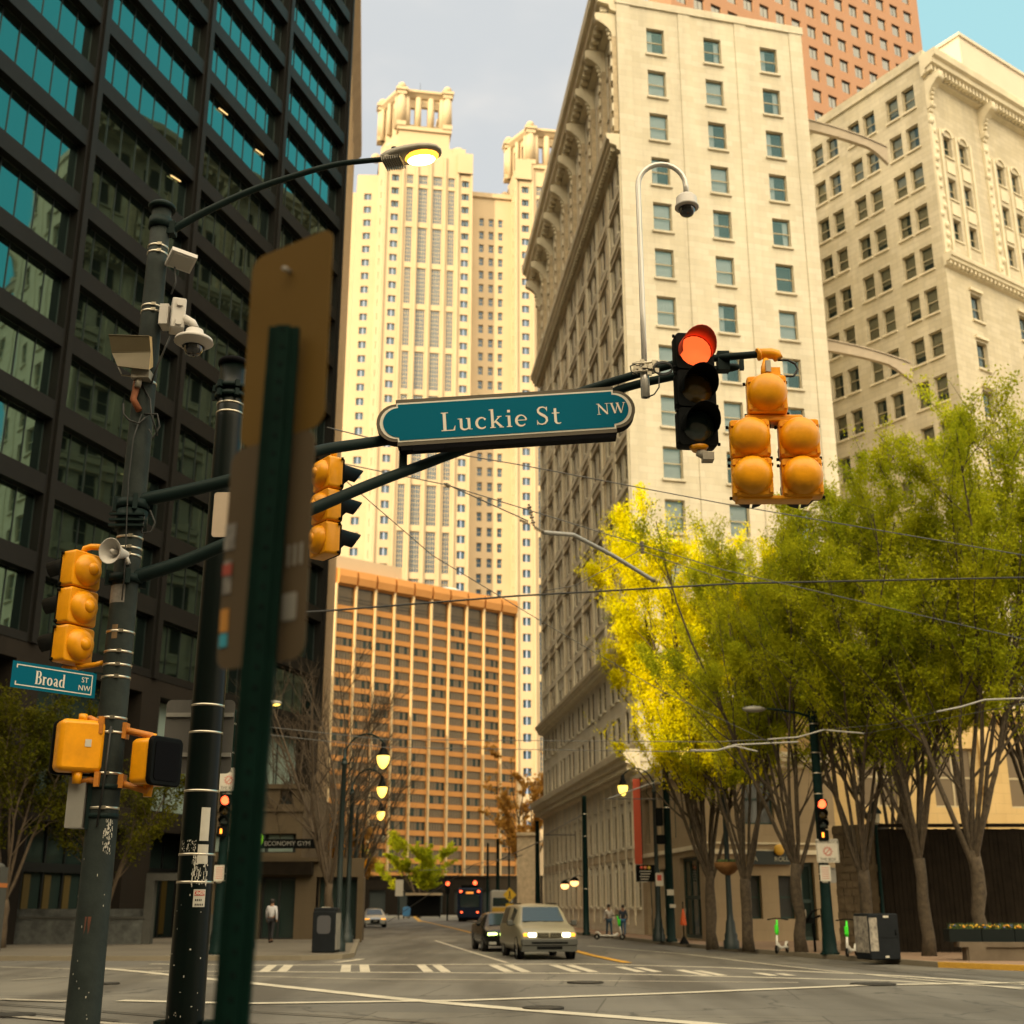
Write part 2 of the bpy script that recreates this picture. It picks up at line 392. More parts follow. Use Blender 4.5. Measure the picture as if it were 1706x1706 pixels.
b = MB(); mark(b, [(725, 1567), (785, 1586), (845, 1604)], .14); mark(b, [(980, 1576), (1150, 1591), (1280, 1607), (1400, 1620), (1706, 1649)], .14, .0125)
mark(b, [(560, 1604), (592, 1600), (603, 1598)], .25, .012)
b.build('lane_line', M['white'])['kind'] = 'structure'
b = MB(); mark(b, [(935, 1578), (985, 1592), (1046, 1605)], .3, .02); mark(b, [(700, 1534), (760, 1548), (800, 1558)], .25, .02); mark(b, [(690, 1527), (701, 1536)], .5, .024)
b.build('yellow_line', M['ypaint'])['kind'] = 'structure'
M['rail'] = mat('tram_rail_steel', (.06, .055, .045), .45, .5)
b = MB()
for pts in ([(-60, 1671), (0, 1675), (110, 1682), (260, 1694), (400, 1706), (520, 1718)], [(398, 1686), (520, 1693), (684, 1703), (800, 1712)], [(-40, 1684), (60, 1690), (200, 1703)]): mark(b, pts, .09, .024)
mark(b, [(1130, 1583), (1400, 1607), (1706, 1631)], .07, .022); mark(b, [(1020, 1577), (1300, 1601), (1706, 1640)], .07, .03)
b.build('tram_rail', M['rail'])['kind'] = 'structure'
# manhole covers and utility lids, each a thing
M['iron'] = mat('cast_iron', (.055, .052, .045), .6, .4, noise=(8, .6), bump=(30, .6))
for px, py, r, lb in ((975, 1638, .42, 'round dark iron manhole cover beyond the diagonal stripe ahead of the van'), (905, 1681, .36, 'dark manhole cover interrupting the diagonal white stripe'), (1455, 1641, .5, 'iron manhole cover where the crossing stripes meet at right'), (20, 1693, .36, 'manhole cover at the left edge of the intersection'), (178, 1640, .28, 'small iron lid between the two green poles')):
    p = PZ(px, py); b = MB()
    b.lathe([(0.001, .012), (r * .82, .012), (r * .84, .006), (r * .9, .006), (r * .92, .014), (r, .014), (r, -.01)], Matrix.Translation((p.x, p.y, .02)), 28, 0, False)
    tag(b.build('manhole_cover', M['iron']), lb, 'manhole cover', 'manhole covers in the intersection')
# ---------------------------------------------------------------- facades
def V2(u): return Vector((u[0], u[1], 0))
class Facade:
    """vertical plane: origin O (x, y), unit direction u (rightwards seen from outside)"""
    def __init__(s, O, u):
        s.O = Vector((O[0], O[1], 0)); s.u = Vector((u[0], u[1], 0)).normalized(); s.n = Vector((s.u.y, -s.u.x, 0)); s.rz = math.atan2(s.u.y, s.u.x)
    def p(s, a, z, out=0.0): return s.O + s.u * a + s.n * out + Vector((0, 0, z))
    def wall(s, b, W0, W1, z0, z1, ops, depth=.35, m=0, mr=None, mb=None, out=0.0):
        """wall with real openings (a0, a1, z0, z1); reveals of material mr; a back plane of material mb"""
        mr = m if mr is None else mr
        xs = sorted({W0, W1, *[q for o in ops for q in (o[0], o[1])]}); zs = sorted({z0, z1, *[q for o in ops for q in (o[2], o[3])]})
        oi = {}
        for o in ops: oi.setdefault((round(o[2], 3), round(o[3], 3)), []).append(o)
        for j in range(len(zs) - 1):
            za, zb = zs[j], zs[j + 1]; zc = (za + zb) / 2
            row = [o for k, l in oi.items() if k[0] < zc < k[1] for o in l]
            run = None
            for i in range(len(xs) - 1):
                xc = (xs[i] + xs[i + 1]) / 2
                hole = any(o[0] < xc < o[1] for o in row)
                if hole:
                    if run is not None: s._q(b, run, xs[i], za, zb, out, m); run = None
                elif run is None: run = xs[i]
            if run is not None: s._q(b, run, xs[-1], za, zb, out, m)
        for o in ops:
            a0, a1, c0, c1 = o[:4]; d = out - depth
            b.face([s.p(a0, c0, out), s.p(a0, c0, d), s.p(a0, c1, d), s.p(a0, c1, out)][::-1], mr, uv=[(0, c0), (depth, c0), (depth, c1), (0, c1)][::-1])
            b.face([s.p(a1, c0, out), s.p(a1, c0, d), s.p(a1, c1, d), s.p(a1, c1, out)], mr, uv=[(0, c0), (depth, c0), (depth, c1), (0, c1)])
            b.face([s.p(a0, c1, out), s.p(a0, c1, d), s.p(a1, c1, d), s.p(a1, c1, out)][::-1], mr, uv=[(a0, 0), (a0, depth), (a1, depth), (a1, 0)][::-1])
            b.face([s.p(a0, c0, out), s.p(a0, c0, d), s.p(a1, c0, d), s.p(a1, c0, out)], mr, uv=[(a0, 0), (a0, depth), (a1, depth), (a1, 0)])
            if mb is not None:
                b.face([s.p(a0, c0, d), s.p(a1, c0, d), s.p(a1, c1, d), s.p(a0, c1, d)], mb)
    def _q(s, b, a0, a1, z0, z1, out, m):
        b.face([s.p(a0, z0, out), s.p(a1, z0, out), s.p(a1, z1, out), s.p(a0, z1, out)], m, uv=[(a0, z0), (a1, z0), (a1, z1), (a0, z1)])
    def box(s, b, a0, a1, z0, z1, o0, o1, m=0):
        """solid attached to the wall between outward offsets o0..o1"""
        P = [s.p(a0, z0, o1), s.p(a1, z0, o1), s.p(a1, z0, o0), s.p(a0, z0, o0), s.p(a0, z1, o1), s.p(a1, z1, o1), s.p(a1, z1, o0), s.p(a0, z1, o0)]
        W, H, D = a1 - a0, z1 - z0, o1 - o0
        b.face([P[0], P[1], P[5], P[4]], m, uv=[(a0, z0), (a1, z0), (a1, z1), (a0, z1)])
        b.face([P[1], P[2], P[6], P[5]], m, uv=[(0, z0), (D, z0), (D, z1), (0, z1)])
        b.face([P[3], P[0], P[4], P[7]], m, uv=[(0, z0), (D, z0), (D, z1), (0, z1)])
        b.face([P[4], P[5], P[6], P[7]], m, uv=[(a0, 0), (a1, 0), (a1, D), (a0, D)])
        b.face([P[3], P[2], P[1], P[0]], m, uv=[(a0, 0), (a1, 0), (a1, D), (a0, D)])
    def sweep(s, b, a0, a1, prof, m=0, ends=True):
        """cornice: profile (out, z) swept along the wall"""
        for i in range(len(prof) - 1):
            (o0, z0), (o1, z1) = prof[i], prof[i + 1]
            b.face([s.p(a0, z0, o0), s.p(a1, z0, o0), s.p(a1, z1, o1), s.p(a0, z1, o1)], m, uv=[(a0, z0), (a1, z0), (a1, z1 + abs(o1 - o0)), (a0, z1 + abs(o1 - o0))])
        if ends:
            b.face([s.p(a1, z, o) for o, z in prof], m); b.face([s.p(a0, z, o) for o, z in prof][::-1], m)
def sash_window(w, h, kind=0, fr=.07, mats=None, pane='pane', cur='curtain'):
    """double-hung window, local frame: x right, y into the wall, z up from the sill; children pane and curtain"""
    b = MB(); t = fr
    b.box(0, w, 0, .10, 0, t); b.box(0, w, 0, .10, h - t, h); b.box(0, t, 0, .10, t, h - t); b.box(w - t, w, 0, .10, t, h - t)
    b.box(t, w - t, .015, .08, h * .5 - .035, h * .5 + .035)
    o = b.build('window', mats or M['trim'])
    g = MB(); g.face([(t, .05, t), (w - t, .05, t), (w - t, .05, h - t), (t, .05, h - t)])
    g.build('pane', M[pane], o)
    bk = MB(); bk.face([(0, .42, 0), (w, .42, 0), (w, .42, h), (0, .42, h)]); 
    segs = {0: [(t, w - t, h - t, t)], 1: [(t, w * .4, h - t, t)], 2: [(w * .66, w - t, h - t, t)], 3: [(t, w * .42, h - t, t), (w * .6, w - t, h - t, t)], 4: [], 5: [(t, w - t, h - t, h * .35)]}[kind]
    c = MB()
    for x0, x1, z1, z0 in segs:
        n = max(4, int((x1 - x0) / .05)); 
        for i in range(n):
            xa = x0 + (x1 - x0) * i / n; xb = x0 + (x1 - x0) * (i + 1) / n
            ya = .16 + (.06 if i % 2 else 0); yb = .16 + (0 if i % 2 else .06)
            c.face([(xa, ya, z0), (xb, yb, z0), (xb, yb, z1), (xa, ya, z1)], 0, False)
    if segs: c.build('curtain', M[cur], o)
    return o
def stuff_mesh(name, protos_mb, places, parent, mats, kind='stuff'):
    if not places: return None
    """the far repeats past the hundred largest, as one part"""
    b = MB()
    for (wl, rz, src) in places:
        T = Matrix.Translation(wl) @ Matrix.Rotation(rz, 4, 'Z')
        n = len(b.v); b.v += [tuple(T @ Vector(v)) for v in src.v]
        b.f += [tuple(n + i for i in f) for f in src.f]; b.m += src.m; b.sm += src.sm; b.uv += src.uv
    o = b.build(name, mats, parent, world=True); o['kind'] = kind; return o
def simple_window(w, h, fr=.06, nx=1, nz=1, y=.0, dep=.06):
    b = MB()
    b.box(0, w, y, y + dep, 0, fr, 0); b.box(0, w, y, y + dep, h - fr, h, 0); b.box(0, fr, y, y + dep, fr, h - fr, 0); b.box(w - fr, w, y, y + dep, fr, h - fr, 0)
    for i in range(1, nx): b.box(w * i / nx - fr / 2, w * i / nx + fr / 2, y, y + dep, fr, h - fr, 0)
    for i in range(1, nz):
        for k in range(nx):
            b.box(w * k / nx + fr / 2 + (fr / 2 if k == 0 else 0), w * (k + 1) / nx - fr / 2 - (fr / 2 if k == nx - 1 else 0), y + .004, y + dep - .004, h * i / nz - fr / 2, h * i / nz + fr / 2, 0)
    b.face([(fr, y + dep * .6, fr), (w - fr, y + dep * .6, fr), (w - fr, y + dep * .6, h - fr), (fr, y + dep * .6, h - fr)], 1)
    return b

# ================================================================ dark glass tower on the left
CT = Vector((-12.45, 80, 0)); ut = (.307, .952)
root = thing('office_tower', 'black steel office tower with deep teal glass window bays filling the left side', 'building', (-12.45, 80, 0))
# facade origin at far left so u points right: 6 bays of 9.35 m
NB = 4; BW = 9.35; FT = Facade(CT - V2(ut) * (NB * BW), ut)
FH = 3.65; zref = PY(484, 46, 71.2).z      # head of a window
pier = .38
b = MB(); ops = []
heads = []
zt = zref
while zt < 74: zt += FH
while zt > 12.5:
    heads.append(zt); zt -= FH
ZP = heads[-1] - FH + .5
for hd in heads:
    for k in range(NB): ops.append((k * BW + pier, (k + 1) * BW - pier, hd - 2.75, hd))
FT.wall(b, 0, NB * BW, ZP, 80, ops, .5, 0, 0, None)
# projecting flat pilasters and thin floor joints give the frame its relief
for k in range(NB + 1): FT.box(b, k * BW - .2 + (.2 if k == 0 else 0), k * BW + .2 - (.2 if k == NB else 0), ZP, 80, .003, .16)
# body
def body(b, F, W, D, z0, z1, m=0, back=True, gap=.9):
    P = [F.p(0, z0, 0), F.p(W, z0, 0), F.p(W, z0, -D), F.p(0, z0, -D)]; Q = [p + Vector((0, 0, z1 - z0)) for p in P]
    b.face([P[1], P[2], Q[2], Q[1]], m, uv=[(0, z0), (D, z0), (D, z1), (0, z1)])
    b.face([P[3], P[0], Q[0], Q[3]], m, uv=[(0, z0), (D, z0), (D, z1), (0, z1)])
    b.face([P[2], P[3], Q[3], Q[2]], m, uv=[(0, z0), (W, z0), (W, z1), (0, z1)])
    b.face([Q[0], Q[1], Q[2], Q[3]], m, uv=[(0, 0), (W, 0), (W, D), (0, D)])
body(b, FT, NB * BW, 40, ZP, 80)
b.build('facade_frame', M['dark_metal'], root, world=True)
# windows: one per bay and floor, panes split by mullions; the nearest hundred as parts
wW, wH = BW - 2 * pier, 2.75
M['lamp_in'] = mat('ceiling_light_strip', (1, .8, .5), .5, emit=(1, .62, .22), estr=.9)
M['blind'] = mat('roller_blind', (.30, .33, .30), .8)
def tower_win(v):
    rr = random.Random(v)
    w = MB(); f = .022
    w.box(0, wW, 0, .08, 0, f); w.box(0, wW, 0, .08, wH - f, wH)
    for i in range(8): w.box(wW * i / 7 - f / 2 + (f / 2 if i == 0 else 0) - (f / 2 if i == 7 else 0), wW * i / 7 + f / 2 + (f / 2 if i == 0 else 0) - (f / 2 if i == 7 else 0), 0, .08, f, wH - f)
    for i in range(7): # every pane very slightly out of true, as the broken reflections show
        x0 = wW * i / 7 + f / 2; x1 = wW * (i + 1) / 7 - f / 2; t1 = rr.uniform(-.008, .008); t2 = rr.uniform(-.006, .006)
        w.face([(x0, .05 + t1, f), (x1, .05 - t1, f), (x1, .05 - t1 + t2, wH - f), (x0, .05 + t1 + t2, wH - f)], 1)
    return w
protos = [tower_win(v) for v in range(5)]
pobj = [p.build('window', [M['mullion'], M['tower_glass']]) for p in protos]
cand = []
for hi, hd in enumerate(heads):
    for k in range(NB):
        wl = FT.p(k * BW + pier, hd - 2.75, -.44); c = FT.p((k + .5) * BW, hd, 0)
        d = c.y * CS + (c.z - EYE) * SN; px = 853 + FPX * c.x / d; py = 853 - FPX * ((c.z - EYE) * CS - c.y * SN) / d
        vis = -150 < px < 700 and -120 < py < 1300
        cand.append((0 if vis else 1, d, wl))
cand.sort(key=lambda t: (t[0], t[1])); rnd = random.Random(3); rest = []
for i, (vv, d, wl) in enumerate(cand):
    q = rnd.randrange(5)
    if i < 100: put(pobj[q], root, wl, FT.rz)
    else: rest.append((wl, FT.rz, protos[q]))
stuff_mesh('window', None, rest, root, [M['mullion'], M['tower_glass']])
for o in pobj: drop(o)
# lit ceiling fittings seen through the glass front
for (px, py, Y) in ((92, 28, 60), (279, 208, 66), (363, 297, 70), (190, 345, 62), (403, 341, 73), (166, 802, 60), (312, 940, 70)):
    p = PY(px, py, Y); t = (p - FT.O).dot(FT.u); z = p.z
    hd = min(heads, key=lambda h: abs(h - .35 - z)); 
    l = MB(); q = FT.p(t, hd - .45, -.38); l.box(-.5, .5, -.02, .02, -.03, .03)
    l.build('ceiling_light', M['lamp_in'], root, loc=q - Vector(root['_L']), rot=(0, R(-12), FT.rz))
# podium: dark columns, recessed lobby, pale panels, marble plinth
b = MB(); pods = []
for k in range(NB):
    pods.append((k * BW + 1.1, (k + 1) * BW - 1.1, .15, 5.2)); pods.append((k * BW + .8, (k + 1) * BW - .8, 6.2, ZP - .8))
FT.wall(b, 0, NB * BW, 0, ZP - .01, pods, 1.4, 0, 0, 1, out=-.02)
body(b, FT, NB * BW, 39.9, 0, ZP - .01)
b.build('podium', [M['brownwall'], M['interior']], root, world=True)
M['lobby'] = mat('lobby_glass_pale', (.22, .29, .26), .35, .0)
M['lobby_dark'] = glass_reflect('lobby_glass_dark', (.03, .05, .045), .08, .3)
M['warm'] = mat('warm_lobby_panel', (.08, .055, .01), .6)
for k in range(NB):
    l = MB(); FT.box(l, k * BW + .82, (k + 1) * BW - .82, 6.22, ZP - .82, -1.1, -1.05, 1)
    for i in range(4): FT.box(l, k * BW + .82 + i * 2.57 * .98, k * BW + .9 + i * 2.57 * .98, 6.22, ZP - .82, -1.05, -.98, 0)
    l.build('window', [M['mullion'], M['lobby'] if k in (2, 3) else M['lobby_dark']], root, world=True)
    l = MB(); FT.box(l, k * BW + 1.12, (k + 1) * BW - 1.12, .15, 5.18, -1.3, -1.25, 1)
    for i in range(6): FT.box(l, k * BW + 1.12 + i * 1.4, k * BW + 1.22 + i * 1.4, .15, 5.18, -1.24, -1.15, 0)
    FT.box(l, k * BW + 1.12, (k + 1) * BW - 1.12, 3.1, 3.5, -1.14, -1.05, 0)
    for i in range(5): FT.box(l, k * BW + 1.35 + i * 1.4, k * BW + 1.8 + i * 1.4, .3, 3.0, -1.24, -1.2, 2)
    l.build('window', [M['mullion'], M['lobby_dark'], M['warm']], root, world=True)
M['marble'] = mat('veined_marble', (.13, .14, .135), .45, noise=(2.4, .3))
M['greystone'] = mat('grey_stone_frame', (.065, .066, .058), .7, noise=(2, .8))
# marble garden wall in front of the tower, and its grey stone frame
b = MB(); FM = Facade(PZ(-60, 1579)[:2], (PZ(238, 1579) - PZ(-60, 1579))[:2]); Lm = (PZ(238, 1579) - PZ(-60, 1579)).length
FM.box(b, 0, Lm, 0, 1.15, -.4, 0); FM.box(b, 0, Lm, 1.15, 1.25, -.45, .05, 1); FM.box(b, -.0, Lm, 1.25, 1.55, -.40, -.34, 0)
tag(b.build('garden_wall', [M['marble'], M['greystone']]), 'low wall of veined grey marble along the foot of the black tower', 'wall')
b = MB(); a0 = PZ(234, 1579); Fg = Facade(a0[:2], FM.u[:2]); 
Fg.box(b, 0, .35, 0, 3.0, -.5, .02); Fg.box(b, .353, 2.0, 2.7, 3.0, -.5, .02); Fg.box(b, 1.65, 3.1, 0, 1.25, -.5, 0); Fg.box(b, 1.6, 3.15, 1.25, 1.33, -.52, .03)
tag(b.build('stone_gateway', M['greystone']), 'grey stone door frame and pier right of the marble wall', 'gateway')

# ================================================================ white stone hotel
us = (-.112, .9937); uf = (.9715, .237)
K = Vector((7.315, 72, 0)); KF = K + V2(us) * 40.3
root = thing('stone_hotel', 'tall cream stone hotel with a long bracketed roof cornice, seen corner on', 'building', K)
FF = Facade(K[:2], uf); WF = 14.2
FW = Facade(KF[:2], (-us[0], -us[1])); WW = 40.3       # street side, a runs towards the camera
rows = [59.6 - 3.5 * k for k in range(0, 17)]
b = MB(); ops = []
cols = [2.86, 7.16, 11.5]; ww, wh = 1.32, 2.15
fw = []
for z in rows:
    if z - 1 < 9.5: continue
    for c in cols:
        ops.append((c - ww / 2, c + ww / 2, z - wh / 2, z + wh / 2)); fw.append((c - ww / 2, z - wh / 2))
FF.wall(b, 0, WF, 0, 62.6, ops, .55, 0, 0, 1)
# street side: 9 bays, pairs of windows
wops = []; wwin = []
bay = WW / 9.0
for zi, z in enumerate(rows):
    if 49.6 < z < 51.5: continue
    if z < 17.4: continue
    for k in range(9):
        a = k * bay
        if k % 2 == 0: cs = (a + bay * .30, a + bay * .70)
        else: cs = (a + bay * .5,)
        if z < 52 and k % 2 == 1: cs = (a + bay * .5,)
        for c in cs: wops.append((c - .5, c + .5, z - 1.02, z + 1.02)); wwin.append((c - .5, z - 1.02))
for z0, z1 in ((14.0, 15.9), (10.9, 12.9)):
    for k in range(9):
        for c in (k * bay + bay * .3, k * bay + bay * .7): wops.append((c - .55, c + .55, z0, z1)); wwin.append((c - .55, z0))
for z0, z1 in ((5.0, 7.6), (1.6, 4.1)):
    for k in range(9):
        for c in (k * bay + bay * .29, k * bay + bay * .77): wops.append((c - .5, c + .5, z0, z1)); wwin.append((c - .5, z0))
FW.wall(b, 0, WW, 0, 62.0, wops, .5, 0, 0, 1)
P = [FW.p(0, 0), FF.p(WF, 0), FF.p(WF, 0) + V2(us) * 40, FW.p(0, 0)]
# remaining faces
A_, B_, C_, D_ = K, FF.p(WF, 0), FF.p(WF, 0) + V2(us) * 40.3, KF
H = Vector((0, 0, 62.0))
for p, q in ((B_, C_), (C_, D_)): b.face([p, q, q + H, p + H], 0, uv=[(0, 0), (40, 0), (40, 62), (0, 62)])
b.face([A_ + H, B_ + H, C_ + H, D_ + H], 0, uv=[(0, 0), (14, 0), (14, 40), (0, 40)])
b.build('wall', [M['stone_w'], M['interior']], root, world=True)
# vertical pilaster strips and parapet on the front face, sills
b = MB()
for a0, a1 in ((0.0, 1.0), (4.6, 5.5), (8.9, 9.8), (13.2, 14.2)): FF.box(b, a0 + .002, a1, 9.6, 62.3, .003, .07)
FF.box(b, -.1, WF + .1, 62.3, 62.9, -.4, .14)
for a, z in fw: FF.box(b, a - .12, a + ww + .12, z - .16, z - .01, 0, .16)
for a, z in wwin:
    FW.box(b, a - .08, a + 1.08, z - .14, z - .01, 0, .12)
b.build('trim', M['stone_w'], root, world=True)
# carved pilasters, spandrel bars on the street side
b = MB()
for k in range(9):
    a = k * bay
    for e in (a + .0 + (.01 if k == 0 else 0), a + bay - .32):
        FW.box(b, e, e + .3, 17, 50.0, .003, .11, 0)
    if k % 2 == 1:
        for e in (a + .75, a + bay - 1.05): FW.box(b, e, e + .28, 17, 50.0, .003, .08, 1)
    for z in rows:
        if 16.5 < z - 1.6 < 49 and z < 49.6: FW.box(b, a + .4, a + bay - .4, z - 1.65, z - 1.2, .003, .1, 0); FW.box(b, a + .5, a + bay - .5, z + 1.1, z + 1.2, .003, .14, 1)
    for e in (a + .02, a + bay * .5 - .2): FW.box(b, e, e + .42, .6, 9.0, .003, .06, 0)
    FW.box(b, a + .5, a + bay - .05, 4.3, 4.8, .003, .05, 1)
    for e in (a + .1, a + bay - .5): FW.box(b, e, e + .4, 51.9, 59.6, .003, .34, 1)
    FW.box(b, a + bay * .5 - .2, a + bay * .5 + .2, 51.9, 58.6, .003, .2, 1)
    for j in range(6): FW.box(b, a + bay - .52, a + bay - .08, 52.3 + j * 1.2, 52.9 + j * 1.2, .345, .46, 0)
b.build('carved_pilaster', [M['stone_s'], M['stone_d']], root, world=True)
def cornice(F, a0, a1, z, out, h, name='cornice', m=None, parent=None, dent=0.0):
    b = MB()
    F.sweep(b, a0, a1, [(0, z), (out * .25, z + h * .1), (out * .3, z + h * .3), (out * .75, z + h * .42), (out * .78, z + h * .62), (out * .95, z + h * .7), (out, z + h * .95), (out, z + h), (0, z + h)])
    if dent:
        n = int((a1 - a0) / dent)
        for i in range(n): F.box(b, a0 + dent * i + dent * .25, a0 + dent * i + dent * .7, z + h * .12, z + h * .40, out * .31, out * .62)
    return b.build(name, m or M['stone_s'], parent, world=True)
cornice(FW, -.6, WW + .02, 61.6, 1.75, 1.9, 'cornice', M['stone_s'], root, .8)
cornice(FW, -.4, WW + .02, 50.3, .95, 1.3, 'cornice', M['stone_s'], root, .5)
cornice(FW, -.3, WW + .02, 16.2, .7, .8, 'cornice', M['stone_s'], root, .5)
cornice(FW, -.6, WW + .3, 8.95, 1.15, 1.3, 'cornice', M['stone_s'], root, .5)
# scroll brackets under the roof cornice
def bracket_mb():
    pr = [(0, 0), (.22, .0), (.3, .35), (.28, .9), (.42, 1.5), (.75, 2.0), (1.15, 2.35), (1.5, 2.55), (1.62, 2.8), (1.55, 3.1), (0, 3.1)]
    b = MB()
    for x0, x1, g in ((-.28, .28, 0), (-.38, .38, 1)):
        pp = pr if g == 0 else [(y * .9, .25 * 1 + z * .82) for y, z in pr]
        a = [Vector((x0, -y, z)) for y, z in pp]; c = [Vector((x1, -y, z)) for y, z in pp]
        b.face(a[::-1] if x0 < 0 else a); b.face(c); n = len(pp)
        for i in range(n - 1): b.face([a[i], c[i], c[i + 1], a[i + 1]])
    b.cyl((-.42, -1.35, 2.62), (.42, -1.35, 2.62), .26, seg=12); b.cyl((-.36, -.3, .5), (.36, -.3, .5), .2, seg=12)
    for j in range(4): b.ball((0, -.34 - .09 * j, .75 + .36 * j), .17, sc3=(1.3, 1, 1), seg=8, rings=5)
    return b
br = bracket_mb().build('bracket', M['stone_s'])
for k in range(10):
    q = put(br, root, FW.p(min(max(k * bay, .45), WW - .42), 58.5, .01), FW.rz); q.scale = (.72, .92, 1)
drop(br)
# windows: front all, street side nearest to a hundred in all
kinds = [sash_window(ww, wh, k) for k in (0, 0, 1, 2, 3, 4)]; skinds = [sash_window(1.0, 2.04, k, pane='dullglass') for k in (4, 4)]
far = MB(); fsrc = MB()
for nm, t0 in (('f', 0),):
    fsrc.box(0, 1.0, 0, .1, 0, .07); fsrc.box(0, 1, 0, .1, 1.97, 2.04); fsrc.box(0, .07, 0, .1, .07, 1.97); fsrc.box(.93, 1, 0, .1, .07, 1.97); fsrc.face([(.07, .05, .07), (.93, .05, .07), (.93, .05, 1.97), (.07, .05, 1.97)], 1)
rnd = random.Random(11)
photo = [2, 3, 2, 0, 0, 3, 0, 2, 2, 2, 0, 2, 0, 2, 3, 0, 0, 5]   # which panes of the top rows show the room
for i, (a, z) in enumerate(fw):
    q = photo[i] if i < len(photo) else rnd.choice((0, 0, 1, 0, 2, 5))
    put(kinds[q], root, FF.p(a, z, -.16), FF.rz)
def vis_depth(F, a, z):
    c = F.p(a, z); return c.y * CS + (c.z - EYE) * SN
order = sorted(range(len(wwin)), key=lambda i: vis_depth(FW, *wwin[i]))
rest = []
nfront = len(fw)
for j, i in enumerate(order):
    a, z = wwin[i]
    if j < 100 - nfront: put(skinds[rnd.randrange(2)], root, FW.p(a, z, -.09), FW.rz)
    else: rest.append((FW.p(a, z, -.06), FW.rz, fsrc))
stuff_mesh('window', None, rest, root, [M['stone_d'], M['dullglass']])
for o in kinds + skinds: drop(o)
# orange banner, small awnings etc. are things of their own further down
# curved steel ribs that spring from the hotel's right edge towards the neighbouring block
M['ribsteel'] = mat('pale_painted_steel', (.50, .42, .32), .6, noise=(2, .85))
for (p0, p1, p2), lb in ((((1345, 200), (1420, 222), (1478, 246)), 'upper curved pale steel rib between the two stone buildings'), (((1378, 567), (1450, 583), (1518, 606)), 'lower curved pale steel rib between the two stone buildings')):
    Yr = 78.0; b = MB(); n = 10
    top = []; bot = []
    A0 = PY(*p0, Yr); A2 = PY(*p2, Yr - 1.5); A1 = PY(*p1, Yr - .8)
    for i in range(n + 1):
        t = i / n; p = A0 * (1 - t) ** 2 + (A1 * 2 - (A0 + A2) * .5) * 2 * t * (1 - t) + A2 * t * t
        d = .75 - .15 * t if t < .75 else .66 + (t - .75) * 2.6
        top.append(p); bot.append(p + Vector((0, 0, -d)))
    W_ = Vector((0, .35, 0))
    for i in range(n):
        b.face([bot[i], bot[i + 1], top[i + 1], top[i]]); b.face([(bot[i] + W_), (top[i] + W_), (top[i + 1] + W_), (bot[i + 1] + W_)])
        b.face([top[i], top[i + 1], top[i + 1] + W_, top[i] + W_]); b.face([bot[i], bot[i] + W_, bot[i + 1] + W_, bot[i + 1]])
    b.face([bot[-1], bot[-1] + W_, top[-1] + W_, top[-1]]); b.face([bot[0], top[0], top[0] + W_, bot[0] + W_])
    r_ = b.build('steel_rib', M['ribsteel']); tag(r_, lb, 'steel rib', 'curved ribs joining the stone buildings')
    f = MB(); 
    for i in range(n):
        for q, e in ((top, .05),):
            f.face([q[i] + Vector((0, -.08, .0)), q[i + 1] + Vector((0, -.08, .0)), q[i + 1] + Vector((0, -.08, .09)), q[i] + Vector((0, -.08, .09))])
            f.face([q[i] + Vector((0, -.08, .09)), q[i + 1] + Vector((0, -.08, .09)), q[i + 1] + Vector((0, .43, .09)), q[i] + Vector((0, .43, .09))])
    f.build('flange', M['ribsteel'], r_)
# ================================================================ two storey annex at the hotel's foot
AX = K - V2(us) * 13.4
root = thing('corner_shop_building', 'low beige corner building with green shop doors at the foot of the hotel', 'building', AX)
FA = Facade((K - V2(us) * .02)[:2], (-us[0], -us[1])); FB = Facade(AX[:2], uf)
b = MB()
sops = [(1.2 + i * 3.0, 2.2 + i * 3.0, 4.9, 7.3) for i in range(4)]
gops = [(1.0, 2.2, .2, 3.6), (4.3, 6.0, .2, 3.5), (8.6, 12.4, .2, 3.9)]
FA.wall(b, 0, 13.38, 0, 8.6, sops + gops, .4, 0, 0, 1)
bops = [(2.2, 2.75, 1.1, 3.0), (3.6, 4.4, 1.1, 3.0), (4.75, 5.45, .15, 3.6), (2.0, 3.6, 5.3, 7.6)]
FB.wall(b, 0, 6.7, 0, 8.6, bops, .35, 0, 0, 1)
H = Vector((0, 0, 8.6)); E1 = FB.p(6.7, 0); E2 = E1 + V2(us) * 13.3
b.face([E1, E2, E2 + H, E1 + H], 0, uv=[(0, 0), (13, 0), (13, 9), (0, 9)]); b.face([FA.p(13.38, 8.59), E1 + H, E2 + H, FA.p(0, 8.59)], 0, uv=[(0, 0), (1, 0), (1, 1), (0, 1)])
b.build('wall', [M['beige'], M['interior']], root, world=True)
cornice(FA, 0.02, 13.7, 7.9, .55, .75, 'cornice', M['beige'] if False else M['stone_s'], root, .4)
cornice(FB, -.35, 6.7, 7.9, .35, .75, 'cornice', M['stone_s'], root)
b = MB(); FB.box(b, 0.0, 6.7, 3.95, 4.15, .003, .12); FB.box(b, 0.0, 6.7, 4.4, 4.48, .003, .08); FA.box(b, 0.05, 13.4, 4.2, 4.4, .003, .1); b.build('trim', M['stone_s'], root, world=True)
M['greenpaint'] = mat('dark_green_paint', (.018, .05, .042), .5, noise=(3, .7))
for (a0, a1, z0, z1), F in [(o, FA) for o in sops] + [(o, FB) for o in (bops[0], bops[1], bops[3])]:
    w = simple_window(a1 - a0, z1 - z0, .09, 1, 2); w.build('window', [M['greenpaint'], M['grey_glass']], root, loc=F.p(a0, z0, -.2) - Vector(root['_L']), rot=(0, 0, F.rz))
